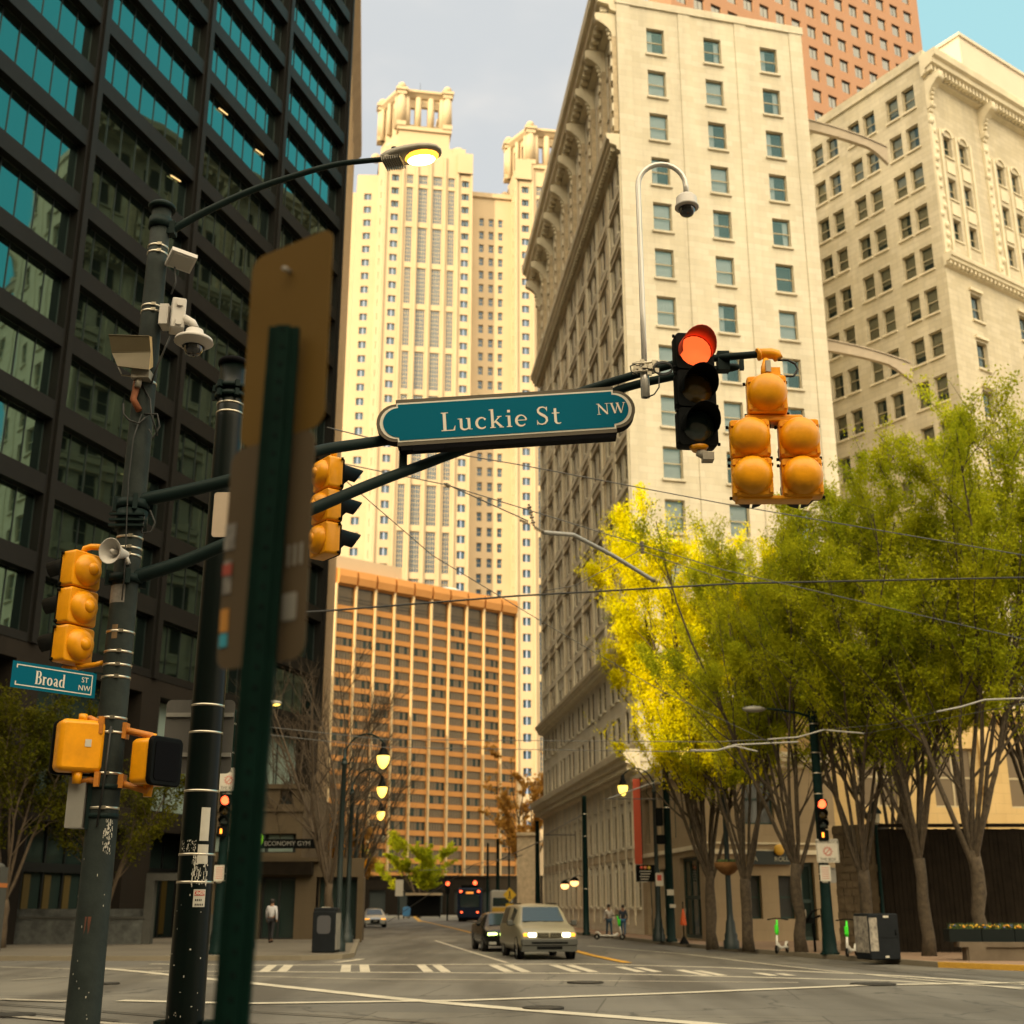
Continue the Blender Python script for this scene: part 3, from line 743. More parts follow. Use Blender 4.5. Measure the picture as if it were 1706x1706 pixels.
for (a0, a1, z0, z1), F in [(o, FA) for o in gops] + [(bops[2], FB)]:
    w = simple_window(a1 - a0, z1 - z0, .16, max(1, int((a1 - a0) / 1.2)), 2, dep=.08)
    d = w.build('door', [M['greenpaint'], M['lobby_dark']], root, loc=F.p(a0, z0, -.22) - Vector(root['_L']), rot=(0, 0, F.rz))
    h = MB(); h.cyl((.2, -.05, .95), (.2, -.05, 1.35), .02, seg=6); h.build('handle', M['ribsteel'], d)
# ================================================================ right stone building
R0 = Vector((32.3, 82, 0)); ul = (.559, -.829); ur = (.816, .579)
root = thing('ornate_stone_building', 'cream stone building with arched top windows and heavy bracketed cornice at right', 'building', R0)
LW = 24.0; FL = Facade((R0 - V2(ul) * LW)[:2], ul); FR = Facade(R0[:2], ur); RW = 42.0
rrows = [62.6 - 3.55 * k for k in range(0, 16)]
b = MB(); ops = []; lw = []
for z in rrows:
    for k in range(6):
        for s_ in (1.55, 3.15):
            a = LW - (s_ + k * 3.95)
            if a < .5: continue
            ops.append((a - .58, a + .58, z - 1.05, z + 1.05)); lw.append((a - .58, z - 1.05))
FL.wall(b, 0, LW, 0, 65.2, ops, .5, 0, 0, 1)
ops2 = []; rw1 = []; rw2 = []
top_z = [58.2, 54.4, 50.8]
for k in range(6):
    for s_ in (2.2, 4.2):
        for z in top_z: ops2.append((s_ + k * 7.0 - .5, s_ + k * 7.0 + .5, z - .95, z + .95)); rw1.append((s_ + k * 7.0 - .5, z - .95))
zz = 44.6
while zz > 12:
    for k in range(7): ops2.append((3.4 + k * 6.2 - .65, 3.4 + k * 6.2 + .65, zz - 1.1, zz + 1.1)); rw2.append((3.4 + k * 6.2 - .65, zz - 1.1))
    zz -= 3.95
FR.wall(b, 0, RW, 0, 65.2, ops2, .45, 0, 0, 1)
H = Vector((0, 0, 65.2)); Q1 = FL.p(0, 0); Q2 = FR.p(RW, 0); Q3 = Q2 - V2(ul) * LW
for p, q in ((Q3, Q1), (Q2, Q3)): b.face([p, q, q + H, p + H], 0, uv=[(0, 0), (40, 0), (40, 62), (0, 62)])
b.face([Q1 + H, R0 + H, Q2 + H, Q3 + H], 0, uv=[(0, 0), (1, 0), (1, 1), (0, 1)])
b.build('wall', [M['stone_r'], M['interior']], root, world=True)
b = MB(); FL.box(b, -.1, LW + .3, 65.2, 66.0, -.5, .18); b.build('parapet', M['stone_r'], root, world=True)
cornice(FR, -.3, RW, 63.6, 1.5, 1.9, 'cornice', M['stone_s'], root, .45)
cornice(FR, -.2, RW, 47.0, .8, 1.0, 'cornice', M['stone_s'], root, .5)
br = bracket_mb(); brl = br.build('bracket', M['stone_s'])
for k in range(7):
    q = put(brl, root, FR.p(.35 + k * 7.0 * .985, 60.6, .01), FR.rz); q.scale = (.85, .85, 1.0)
drop(brl)
b = MB(); rr = random.Random(5)
for k in range(7):
    a = .35 + k * 6.9
    FR.box(b, max(a - .35, 0), a + .35, 48.2, 60.4, .003, .18, 1)
    for j in range(14): # carved foliage drops
        p = FR.p(a + rr.uniform(-.22, .22), 49 + j * .82, .2); b.ball(p, rr.uniform(.16, .26), 0, 6, 4, (1, .7, 1.3))
    for s_ in (1.2, 3.2, 5.1):
        if k < 6: FR.box(b, k * 7.0 + s_ - .12, k * 7.0 + s_ + .12, 48.2, 59.4, .003, .14, 0)
    for s_ in (2.2, 4.2):
        if k < 6:
            for zc in (56.3, 52.6): FR.box(b, k * 7 + s_ - .5, k * 7 + s_ + .5, zc - .55, zc + .5, .003, .09, 1)
            c = FR.p(k * 7 + s_, 59.15, 0)
            b.lathe([(.5, .0), (.5, .12), (.66, .12), (.66, 0)], dirM(c, FR.u, Vector((0, 0, 1)), FR.n), 10, 0, False, 0, 180)
b.build('carved_ornament', [M['stone_s'], M['stone_s']], root, world=True)
b = MB()
for a, z in lw: FL.box(b, a - .1, a + 1.26, z - .16, z - .01, 0, .14)
for a, z in rw1: FR.box(b, a - .08, a + 1.08, z - .12, z - .01, 0, .1)
for a, z in rw2: FR.box(b, a - .12, a + 1.42, z - .16, z - .01, 0, .16); FR.box(b, a - .12, a + 1.42, z + 2.4, z + 2.62, 0, .2)
b.build('sill', M['stone_s'], root, world=True)
allw = [(FL, a, z, 0) for a, z in lw] + [(FR, a, z, 1) for a, z in rw1] + [(FR, a, z, 2) for a, z in rw2]
pr = {0: [sash_window(1.16, 2.1, k, pane='pane2', cur='curtain2') for k in (0, 0, 5, 0, 1)], 1: [sash_window(1.0, 1.9, k) for k in (4, 0)], 2: [sash_window(1.3, 2.2, k) for k in (2, 0)]}
def scr(p):
    d = p.y * CS + (p.z - EYE) * SN; return 853 + FPX * p.x / d, 853 - FPX * ((p.z - EYE) * CS - p.y * SN) / d, d
def visible_key(t):
    px, py, d = scr(t[0].p(t[1], t[2])); return (0 if 1340 < px < 1730 and -20 < py < 860 else 1, d)
allw.sort(key=visible_key); rest = []; rnd = random.Random(2)
src = {}
for i, (F, a, z, ty) in enumerate(allw):
    if i < 100: put(rnd.choice(pr[ty]), root, F.p(a, z, -.26), F.rz)
    else:
        if ty not in src: w = {0: (1.16, 2.1), 1: (1.0, 1.9), 2: (1.3, 2.2)}[ty]; src[ty] = simple_window(*w, .07, 1, 2, dep=.1)
        rest.append((F.p(a, z, -.26), F.rz, src[ty]))
stuff_mesh('window', None, rest, root, [M['trim'], M['grey_glass']])
for l in pr.values():
    for o in l: drop(o)
# penthouse on the roof
M['pent'] = mat('pale_render', (.62, .55, .45), .8, noise=(.5, .93))
b = MB(); c = FR.p(11.0, 0, -3.2); G = Facade(c[:2], ur); 
G.wall(b, 0, 11, 65.2, 74.8, [], 0, 0); G2 = Facade((c - V2(ul) * 9)[:2], ul); G2.wall(b, 0, 9, 65.2, 74.8, [], 0, 0)
e = G.p(11, 0); g = e - V2(ul) * 9; i_ = c - V2(ul) * 9; h0, h1 = Vector((0, 0, 65.2)), Vector((0, 0, 74.8))
b.face([e + h0, g + h0, g + h1, e + h1]); b.face([g + h0, i_ + h0, i_ + h1, g + h1]); b.face([c + h1, e + h1, g + h1, i_ + h1])
G.box(b, -.15, 11.15, 74.8, 75.1, -9.2, .15)
b.build('penthouse', M['pent'], root, world=True)
# ================================================================ far buildings
def loc_cam(p):
    d = p.y * CS + (p.z - EYE) * SN; return 853 + FPX * p.x / d, 853 - FPX * ((p.z - EYE) * CS - p.y * SN) / d, d
def place_windows(root, items, protos, mats, seed=1, limit=100, xr=(-20, 1730), yr=(-20, 1540)):
    """items: (world point, rotz, proto key); the hundred that show largest become parts, the rest one part"""
    rnd = random.Random(seed); obs = {k: [q.build('window', mats) for q in v] for k, v in protos.items()}
    def key(it):
        x, y, d = loc_cam(it[0]); return (0 if xr[0] < x < xr[1] and yr[0] < y < yr[1] else 1, d)
    items.sort(key=key); rest = []
    for i, (w, rz, k) in enumerate(items):
        j = rnd.randrange(len(protos[k]))
        if i < limit: put(obs[k][j], root, w, rz)
        else: rest.append((w, rz, protos[k][j]))
    if rest: stuff_mesh('window', None, rest, root, mats)
    for v in obs.values():
        for o in v: drop(o)
def capmesh(b, F, W, D, z, m=0):
    P = [F.p(0, z), F.p(W, z), F.p(W, z, -D), F.p(0, z, -D)]; b.face(P, m, uv=[(0, 0), (W, 0), (W, D), (0, D)])
# ---- pink granite tower
u = (.872, .489); O = (25.3, 162.2)
root = thing('pink_granite_tower', 'pink granite office tower with a grid of small square windows behind the hotel', 'building', (*O, 0))
F = Facade(O, u); W = 57.6; b = MB(); ops = []; items = []
for j in range(0, 24):
    z = 66 + j * 4.3
    for k in range(16):
        a = W - 3.3 - k * 3.5 + .3
        ops.append((a - 1.05, a + 1.05, z, z + 2.5)); items.append((F.p(a - 1.05, z, -.3), F.rz, 0))
F.wall(b, 0, W, 0, 172, ops, .5, 0); body(b, F, W, 6, 0, 172)
b.build('wall', [M['pink'], M['interior']], root, world=True)
place_windows(root, items, {0: [simple_window(2.1, 2.5, .07, 1, 1), simple_window(2.1, 2.5, .07, 2, 1)]}, [M['mullion'], M['grey_glass']])
# ---- striped orange hotel slab
u = (.782, .623); O = (-36.9, 250)
root = thing('orange_hotel_slab', 'orange concrete hotel slab with pale vertical ribs and banded windows at the street end', 'building', (*O, 0))
F = Facade(O, u); W = 48.3; b = MB(); ops = []; items = []; ops0 = []; bw = W / 10
FHB = 2.8; top = 69.2
for j in range(22):
    z = 60.2 - 1.75 - j * FHB
    if z < 2: break
    for k in range(10):
        ops.append((k * bw + .55, (k + 1) * bw - .15, z, z + 1.75)); items.append((F.p(k * bw + .55, z, -.2), F.rz, 0))
for k in range(10):
    ops.append((k * bw + .55, (k + 1) * bw - .15, 61.4, 65.6)); items.append((F.p(k * bw + .55, 61.4, -.3), F.rz, 1))
F.wall(b, 0, W, 0, top, ops, .4, 0); body(b, F, W, 16, 0, top)
b.build('wall', [M['orange_c'], M['interior']], root, world=True)
b = MB()
for k in range(11):
    a = k * bw
    F.box(b, a + .0, a + .34, 3, 65.8, .003, .6)
b.build('rib', M['rib'], root, world=True)
b = MB()
for k in range(10): F.sweep(b, k * bw + .45, (k + 1) * bw - .1, [(.0, 65.7), (.75, 66.0), (1.0, 67.5), (.75, 69.0), (0, 69.2)])
b.build('parapet', M['orange_c'], root, world=True)
b = MB(); q = F.p(0, 0, -3); G = Facade(q[:2], u); G.wall(b, 0, 18.5, top, 72.8, [], 0); body(b, G, 18.5, 8, top, 72.8)
b.build('plant_room', M['cream_t'], root, world=True)
b = MB(); b.ball(F.p(31, 69.4, -5), 4.5, 0, 20, 8, (1, .6, .28)); b.build('skylight', mat('skylight_dome', (.62, .66, .66), .4), root, world=True)
def bandwin(v):
    rr = random.Random(v); w = MB(); ww = bw - .7; h = 1.75
    w.box(0, ww, 0, .06, 0, .06); w.box(0, ww, 0, .06, h - .06, h)
    for i in range(7): x = ww * i / 6; w.box(max(0, x - .035), min(ww, x + .035), 0, .06, .06, h - .06)
    for i in range(6):
        w.face([(ww * i / 6 + .035, .04, .06), (ww * (i + 1) / 6 - .035, .04, .06), (ww * (i + 1) / 6 - .035, .04, h - .06), (ww * i / 6 + .035, .04, h - .06)], 1 if rr.random() < .8 else 2)
    return w
g4 = MB(); ww_ = bw - .7
for i in range(9): g4.box(ww_ * i / 8 - .05 if i else 0, ww_ * i / 8 + .05 if i < 8 else ww_, 0, .08, 0, 4.2)
for zz_ in (1.0, 1.7, 3.9): 
    for i in range(8): g4.box(ww_ * i / 8 + .06, ww_ * (i + 1) / 8 - .06, .01, .07, zz_, zz_ + .12)
g4.face([(0, .09, 0), (ww_, .09, 0), (ww_, .09, 4.2), (0, .09, 4.2)], 1)
place_windows(root, items, {0: [bandwin(v) for v in range(6)], 1: [g4]}, [M['mullion'], M['brown_glass'], M['lobby_dark']])
# ---- tall cream tower with two crowned wings
u = Vector((.985, .17, 0)); O = Vector((-39.1, 330, 0))
root = thing('crowned_cream_tower', 'very tall cream tower with twin columned crowns catching golden sun', 'building', O)
FT0 = Facade(O[:2], u[:2])
outline = [(-13, -34), (-11.0, -16), (-8.0, -15), (-8.0, -8), (-1.6, -7), (0, 0), (27.2, 0), (28.0, -5), (40.3, -5), (40.6, 0), (68, 0), (68, -34)]
topz = [216, 218, 220, 220, 226, 226, 226, 216, 222, 222, 222, 204]
b = MB(); items = []
wp = MB()
for x in (.0, 1.35): wp.box(x, x + .95, 0, .08, 0, .12); wp.box(x, x + .95, 0, .08, 2.2, 2.3); wp.face([(x, .05, .12), (x + .95, .05, .12), (x + .95, .05, 2.2), (x, .05, 2.2)], 1)
wps = simple_window(1.5, 2.7, .1, 1, 2); slit = simple_window(.8, 2.3, .08)
strip = {}
def stripwin(w, h, nx, nz):
    return simple_window(w, h, .1, nx, nz, dep=.08)
protoT = {'pair': [wp], 'single': [wps], 'slit': [slit]}
for i in range(len(outline) - 1):
    p, q = FT0.p(outline[i][0], 0, outline[i][1]), FT0.p(outline[i + 1][0], 0, outline[i + 1][1])
    L_ = (q - p).length; f = Facade(p[:2], (q - p)[:2]); ops = []; zt = topz[i]
    def col(c, kind, z0=14, z1=222, h=2.3, w=2.3):
        z = z1 - 8
        while z > z0:
            ops.append((c - w / 2, c + w / 2, z, z + h)); items.append((f.p(c - w / 2, z, -.45), f.rz, kind)); z -= 4.6
    def strips(c, w, nx):
        key = ('s', w)
        if key not in protoT: protoT[key] = [stripwin(w, 12.0, nx, 9)]; protoT[('t', w)] = [stripwin(w, 3.2, nx, 2)]
        ops.append((c - w / 2, c + w / 2, 213.6, 216.8)); items.append((f.p(c - w / 2, 213.6, -.35), f.rz, ('t', w)))
        z = 200.3
        while z > 14:
            ops.append((c - w / 2, c + w / 2, z, z + 12.0)); items.append((f.p(c - w / 2, z, -.35), f.rz, key)); z -= 13.8
    if i == 3: col(3.4, 'pair', z1=219)
    if i == 5:
        col(3.3, 'pair'); strips(7.8, 2.0, 3); strips(11.9, 2.8, 4); strips(16.4, 2.8, 4); strips(20.7, 2.0, 3); col(25.0, 'pair')
    if i == 7: 
        for c in (2.9, 5.9, 8.9): col(c, 'single', z1=212, h=2.7, w=1.5)
    if i in (2, 4): col(L_ / 2, 'slit', z1=222, w=.8)
    if i == 8: col(L_ / 2, 'slit', z1=222, w=.8)
    if i == 9: col(3.3, 'pair'); strips(7.8, 2.0, 3); strips(11.9, 2.8, 4); strips(16.4, 2.8, 4); strips(20.7, 2.0, 3); col(25.0, 'pair')
    f.wall(b, 0, L_, 0, zt, ops, .7, 0, 0, None)
    if i in (5, 9):
        for a in (.35, 5.6, 9.9, 14.1, 18.6, 22.6, 26.9): f.box(b, a - .3, a + .3, 10, 224, .003, .55)
        for a, w_, zz in ((.0, 5.2, 226), (22.4, 4.8, 226)): f.box(b, a + .02, a + w_, 218.5, 225.6, .56, .9)
    if i == 7: f.box(b, 0, L_, 214, 215.3, .003, .7)
b.face([FT0.p(a, 226, o) for a, o in ((-1.6, -7), (0, 0), (27.2, 0), (28.0, -5), (28.0, -34), (-1.6, -34))], 0); b.face([FT0.p(a, 215.8, o) for a, o in ((28.0, -5.1), (40.3, -5.1), (40.3, -34), (28.0, -34))], 0); b.face([FT0.p(a, 222, o) for a, o in ((40.3, -5), (40.6, 0), (68, 0), (68, -34), (40.2, -34))], 0)
for a, za, zb_ in ((28.0, 216, 226), (40.3, 216, 222)):
    b.face([FT0.p(a, za, -5), FT0.p(a, za, -34), FT0.p(a, zb_, -34), FT0.p(a, zb_, -5)], 0)
b.build('wall', [M['cream_t'], M['interior']], root, world=True)
def crown(ax, sc_=1.0, zb=232):
    b = MB()
    def bx(a0, a1, o0, o1, z0, z1): FT0.box(b, ax + a0, ax + a1, z0, z1, o0, o1)
    bx(2.0, 21.5, -20, -1.2, zb - 6, zb + 1.5); bx(4.0, 20, -19, -2.2, zb + 1.5, zb + 7.5)
    bx(3.4, 20.6, -19.6, -1.6, zb + 7.5, zb + 8.8)
    z1 = zb + 8.8; z2 = z1 + 11.5
    # core with arched openings, columns in front
    corners = [(4.6, -2.8), (19.2, -2.8), (-.8, -12.5), (19.2, -18), (4.6, -19)]
    for a, o in corners: 
        bx(a - 1.5, a + 1.5, o - 1.5, o + 1.5, z1, z1 + 1.6)
        b.cyl(FT0.p(ax + a, z1 + 1.6, o), FT0.p(ax + a, z2, o), 1.6, 1.4, 12)
        bx(a - 1.5, a + 1.5, o - 1.5, o + 1.5, z2, z2 + 1.4); bx(a - 1.9, a + 1.9, o - 1.9, o + 1.9, z2 + 1.4, z2 + 2.4)
        b.ball(FT0.p(ax + a, z2 + 3.7, o), 1.35, 0, 12, 8)
    f = Facade(FT0.p(ax + 6, 0, -4)[:2], u[:2]); 
    f.wall(b, 0, 12.0, z1, z2, [(1.6, 2.9, z1 + 2.2, z2 - 3), (5.0, 7.0, z1 + 2.0, z2 - 2.4), (9.2, 10.5, z1 + 2.2, z2 - 3)], 1.2, 0)
    for a in (.4, 4.0, 8.0, 11.6): b.cyl(f.p(a, z1, .8), f.p(a, z2, .8), 1.0, .9, 8)
    f.sweep(b, -.8, 12.8, [(0, z2), (.6, z2 + .3), (1.4, z2 + 1.2), (2.0, z2 + 1.6), (2.0, z2 + 2.4), (0, z2 + 2.4)])
    f.box(b, -.8, 12.8, z2, z2 + 2.3, -3, -.01)
    g = Facade(FT0.p(ax - .4, 0, -12.5)[:2], (FT0.p(ax + 4.6, 0, -3) - FT0.p(ax - .4, 0, -12.5))[:2])
    g.wall(b, 0, 10.5, z1 - 1, z2, [(2.2, 3.6, z1 + 2, z2 - 2), (6.2, 7.8, z1 + 2, z2 - 2)], 1.2, 0); g.wall(b, -1, 11, zb - 8, z1 - 1, [], 0)
    for a in (1, 5, 9.3): b.cyl(g.p(a, z1, .8), g.p(a, z2, .8), .75, .65, 8)
    g.sweep(b, -.4, 10.6, [(0, z2), (.6, z2 + .3), (1.6, z2 + 1.4), (1.6, z2 + 2.4), (0, z2 + 2.4)])
    bb = MB(); 
    # small domed gables at the wing's shoulders
    for a in (23.2,):
        bx(a - 3.2, a + 2.8, -9, -.2, zb - 6, zb - .5); bx(a - 2.2, a + 1.8, -8, -.6, zb - .5, zb + 1.5)
        b.ball(FT0.p(ax + a - .2, zb + 1.4, -3), 2.0, 0, 14, 8, (1, 1, .9))
    for a, o in ((1.5, -3), (-2.5, -9.5)):
        b.ball(FT0.p(ax + a, zb + 1.0, o), 1.6, 0, 12, 6)
    return b.build('crown', M['cream_t'], root, world=True)
crown(0, 1, 226.5); crown(41.5, 1, 217)
place_windows(root, items, protoT, [M['rib'], M['blue_glass']], yr=(250, 1000))
b = MB(); p = FT0.p(11, 0, -10); b.cyl(p + Vector((0, 0, 247)), p + Vector((0, 0, 258)), .12, .05, 5); b.build('antenna', M['mullion'], root, world=True)
# ---- brown stone block along the street beyond the black tower
root = thing('brown_pilastered_building', 'tall brown stone building seen as a narrow strip beyond the black tower', 'building', (-16.5, 100, 0))
F = Facade((-16.5, 100), (-.112, .9937)); b = MB(); ops = []
for k in range(9):
    for j in range(22): ops.append((k * 4.6 + 1.5, k * 4.6 + 3.1, 8 + j * 4.0, 10.4 + j * 4.0))
F.wall(b, 0, 42, 0, 98, ops, .5, 0, 0, 1); body(b, F, 42, 40, 0, 98)
for k in range(10): F.box(b, max(0, k * 4.6 - .2), min(42, k * 4.6 + .7), 0, 95, .003, .3)
F.sweep(b, -.5, 42, [(0, 95), (1.2, 96.5), (1.2, 98.2), (0, 98.2)])
b.build('wall', [masonry('tan_stone', (.42, .31, .19), 1.2, .5, .012, .08, .8), M['interior']], root, world=True)
# ---- low shop block beside the tower's foot
pl, pr_ = PZ(330, 1572), PZ(527, 1572)
pl.y = pr_.y = 62.5; pl = Vector(((330 - 853) / FPX * 62.5 / 1.075, 62.5, 0)); pr_ = Vector(((522 - 853) / FPX * 62.5 / 1.075, 62.5, 0))
root = thing('low_shop_building', 'low beige shop building with dark doorways beside the foot of the black tower', 'building', pl)
F = Facade(pl[:2], (1, 0)); W = (pr_ - pl).length; b = MB()
Wu = W * .83
F.wall(b, 0, W, 0, 3.9, [(1.0, 2.0, .1, 2.9), (2.6, 4.3, .1, 3.0), (5.3, 7.3, .1, 3.0), (7.6, W - .9, .1, 3.0)], .8, 0, 0, 1)
F.wall(b, 0, Wu, 3.9, 7.2, [(Wu - 4.2, Wu - 3.2, 6.45, 7.15), (Wu - 1.2, Wu - .6, 6.45, 7.15), (Wu - 4.6, Wu - .3, 4.15, 5.05)], .5, 0, 0, 1)
body(b, F, W, 9, 0, 3.9); body(b, F, Wu, 9, 3.91, 7.2)
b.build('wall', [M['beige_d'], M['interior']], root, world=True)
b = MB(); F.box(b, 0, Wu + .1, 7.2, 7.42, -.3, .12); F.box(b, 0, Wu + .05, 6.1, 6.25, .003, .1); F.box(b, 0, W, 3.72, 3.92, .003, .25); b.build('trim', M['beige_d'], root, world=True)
b = MB(); F.box(b, .2, W - .3, 3.1, 3.7, .003, .5); b.build('awning', M['darkwood'], root, world=True)
for a0, a1 in ((1.0, 2.0), (2.6, 4.3), (5.3, 7.3)):
    w = simple_window(a1 - a0, 2.85, .1, 2 if a1 - a0 > 1.4 else 1, 1); w.build('door', [M['mullion'], M['lobby_dark']], root, loc=F.p(a0, .12, -.5) - Vector(root['_L']))
b = MB()
for i in range(3): F.box(b, Wu - 4.5 + i * 1.4, Wu - 3.3 + i * 1.4, 4.2, 5.0, -.4, -.35)
b.build('window', M['lobby'], root, world=True)
# ---- building beyond the trees, its wall colour carrying the golden sunlight
p0, p1 = Vector((15.0, 61.5, 0)), Vector((46, 66, 0))
root = thing('low_stone_building', 'low pale stone building behind the dark fence with sunlit wall between the tree trunks', 'building', p0)
F = Facade(p0[:2], (p1 - p0)[:2]); W = (p1 - p0).length; b = MB()
ops = [(2 + k * 4.0, 4.2 + k * 4.0, 6.3, 9.2) for k in range(7)]
F.wall(b, 0, W, 0, 11, ops, .25, 0, 0, None); body(b, F, W, 10, 0, 11); F.sweep(b, -.2, W, [(0, 10.4), (.5, 10.8), (.5, 11.2), (0, 11.2)])
for k in range(8): F.box(b, k * 4.0 + .5, k * 4.0 + 1.3, 0, 10.3, .003, .2)
b.build('wall', [masonry('sunlit_gold_stone', (.68, .50, .24), 1.2, .5, .012, .08, .8), M['interior']], root, world=True)
for o in ops:
    w = simple_window(2.2, 2.9, .1, 2, 2); w.build('window', [M['trim'], M['pane2'] if False else M['brown_glass']], root, loc=F.p(o[0], o[2], -.2) - Vector(root['_L']), rot=(0, 0, F.rz))
# ---- far street-end retaining wall and low structures
def far_box(name, lb, cat, x0, x1, Y, y_top, dep, m, extra=None):
    a = (x0 - 853) / FPX * Y / 1.05; c = (x1 - 853) / FPX * Y / 1.05; z = ZY(y_top, Y)
    r = thing(name, lb, cat, (a, Y, 0)); b = MB(); F = Facade((a, Y), (1, 0)); W = c - a
    ops = extra(W, z) if extra else []
    F.wall(b, 0, W, 0, z, ops, .5, 0, 0, 1); body(b, F, W, dep, 0, z); b.build('wall', [m, M['interior']], r, world=True)
    b = MB(); F.box(b, -.1, W + .1, z, z + .35, -.5, .25); b.build('coping', m, r, world=True)
    return r, F, W, z
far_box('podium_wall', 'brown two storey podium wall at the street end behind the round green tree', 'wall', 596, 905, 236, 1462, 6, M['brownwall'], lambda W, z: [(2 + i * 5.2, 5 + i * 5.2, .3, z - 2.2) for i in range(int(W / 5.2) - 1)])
far_box('rough_stone_tower', 'rough brown stone wall end with ragged top beside the hotel', 'wall', 862, 900, 150, 1392, 8, M['stone_d'])
# fence, stone pier wall
pa, pb = Vector((13.0, 45.6, 0)), Vector((30, 45.0, 0)); F = Facade(pa[:2], (pb - pa)[:2]); W = (pb - pa).length
root = thing('timber_fence', 'tall dark timber board fence behind the tree trunks and flower trough at right', 'fence', pa)
b = MB(); n = int(W / .16); rr = random.Random(4)
for i in range(n): 
    o = rr.uniform(0, .025); F.box(b, i * .16 + .006, i * .16 + .154, .13, 4.3 + rr.uniform(-.02, .02), -.04 + o, o)
b.build('boards', M['darkwood'], root, world=True)
b = MB(); F.box(b, -.05, W, 4.36, 4.48, -.12, .1); F.box(b, 0, W, .2, 4.3, -.2, -.155); F.box(b, 0, W, .6, .75, -.15, -.045); F.box(b, 0, W, 3.6, 3.75, -.15, -.045); b.build('rail', M['darkwood'], root, world=True)
pa = Vector((11.9, 47.2, 0)); pb = Vector((13.2, 45.65, 0)); F = Facade(pa[:2], (pb - pa)[:2]); W = (pb - pa).length
b = MB(); F.wall(b, 0, W, .12, 4.5, [], 0); body(b, F, W, .6, .12, 4.5); rr = random.Random(8)
for j in range(16):
    x = 0
    while x < W - .1:
        w = min(rr.uniform(.25, .6), W - x); F.box(b, x + .015, x + w - .015, .14 + j * .27, .14 + j * .27 + .245, .003, .03 + rr.uniform(0, .06)); x += w
tag(b.build('stone_wall', mat('rough_buff_stone', (.20, .15, .09), .9, noise=(3, .6), bump=(8, .8))), 'rough stacked stone wall end between the beige corner shop and the dark fence', 'wall')

# ---- added unseen blocks, placed and sized to shade the street; also in window reflections
for nm, lb, O, W, D, Hh_, mm in (('corner_shade_block', 'added tan block outside the view at left, placed to shade the crossing', (-20, -21.5), 40, 60, 47, 'beige'), ('tall_shade_block', 'added tall tan block outside the view at left, placed to shade the stone buildings', (-26, 42), 34, 22.5, 100, 'beige'), ('low_shade_block', 'added low brown block between the two tan blocks at left, shading the road', (-44, 19), 16, 40, 29, 'brownwall'), ('back_shade_block', 'added unseen block behind the black tower, shading the foot of the orange hotel', (-50, 262), 40, 72, 52, 'brownwall'), ('rear_shade_block', 'added broad block behind the viewer, placed to shade the street level', (60, -28), 76, 30, 30, 'beige')):
    root = thing(nm, lb, 'building', (*O, 0)); b = MB(); F = Facade((O[0] - W, O[1] - D), (1, 0)); ops = [(2 + k * 4.4, 4 + k * 4.4, 4 + j * 3.8, 6.2 + j * 3.8) for k in range(int(W / 4.4)) for j in range(int(Hh_ / 3.8) - 1)]
    F.wall(b, 0, W, 0, Hh_, [], .3, 0); F2 = Facade((O[0], O[1] - D), (0, 1)); ops = [(2 + k * 4.4, 4 + k * 4.4, 4 + j * 3.8, 6.2 + j * 3.8) for k in range(int(D / 4.4)) for j in range(int(Hh_ / 3.8) - 1)]
    F2.wall(b, 0, D, 0, Hh_, ops, .3, 0, 0, 1); A = Facade((O[0], O[1]), (-1, 0)); A.wall(b, 0, W, 0, Hh_, [], 0); A2 = Facade((O[0] - W, O[1]), (0, -1)); A2.wall(b, 0, D, 0, Hh_, [], 0)
    b.face([(O[0] - W, O[1] - D, Hh_), (O[0], O[1] - D, Hh_), (O[0], O[1], Hh_), (O[0] - W, O[1], Hh_)]); b.build('wall', [M[mm], M['interior']], root, world=True)
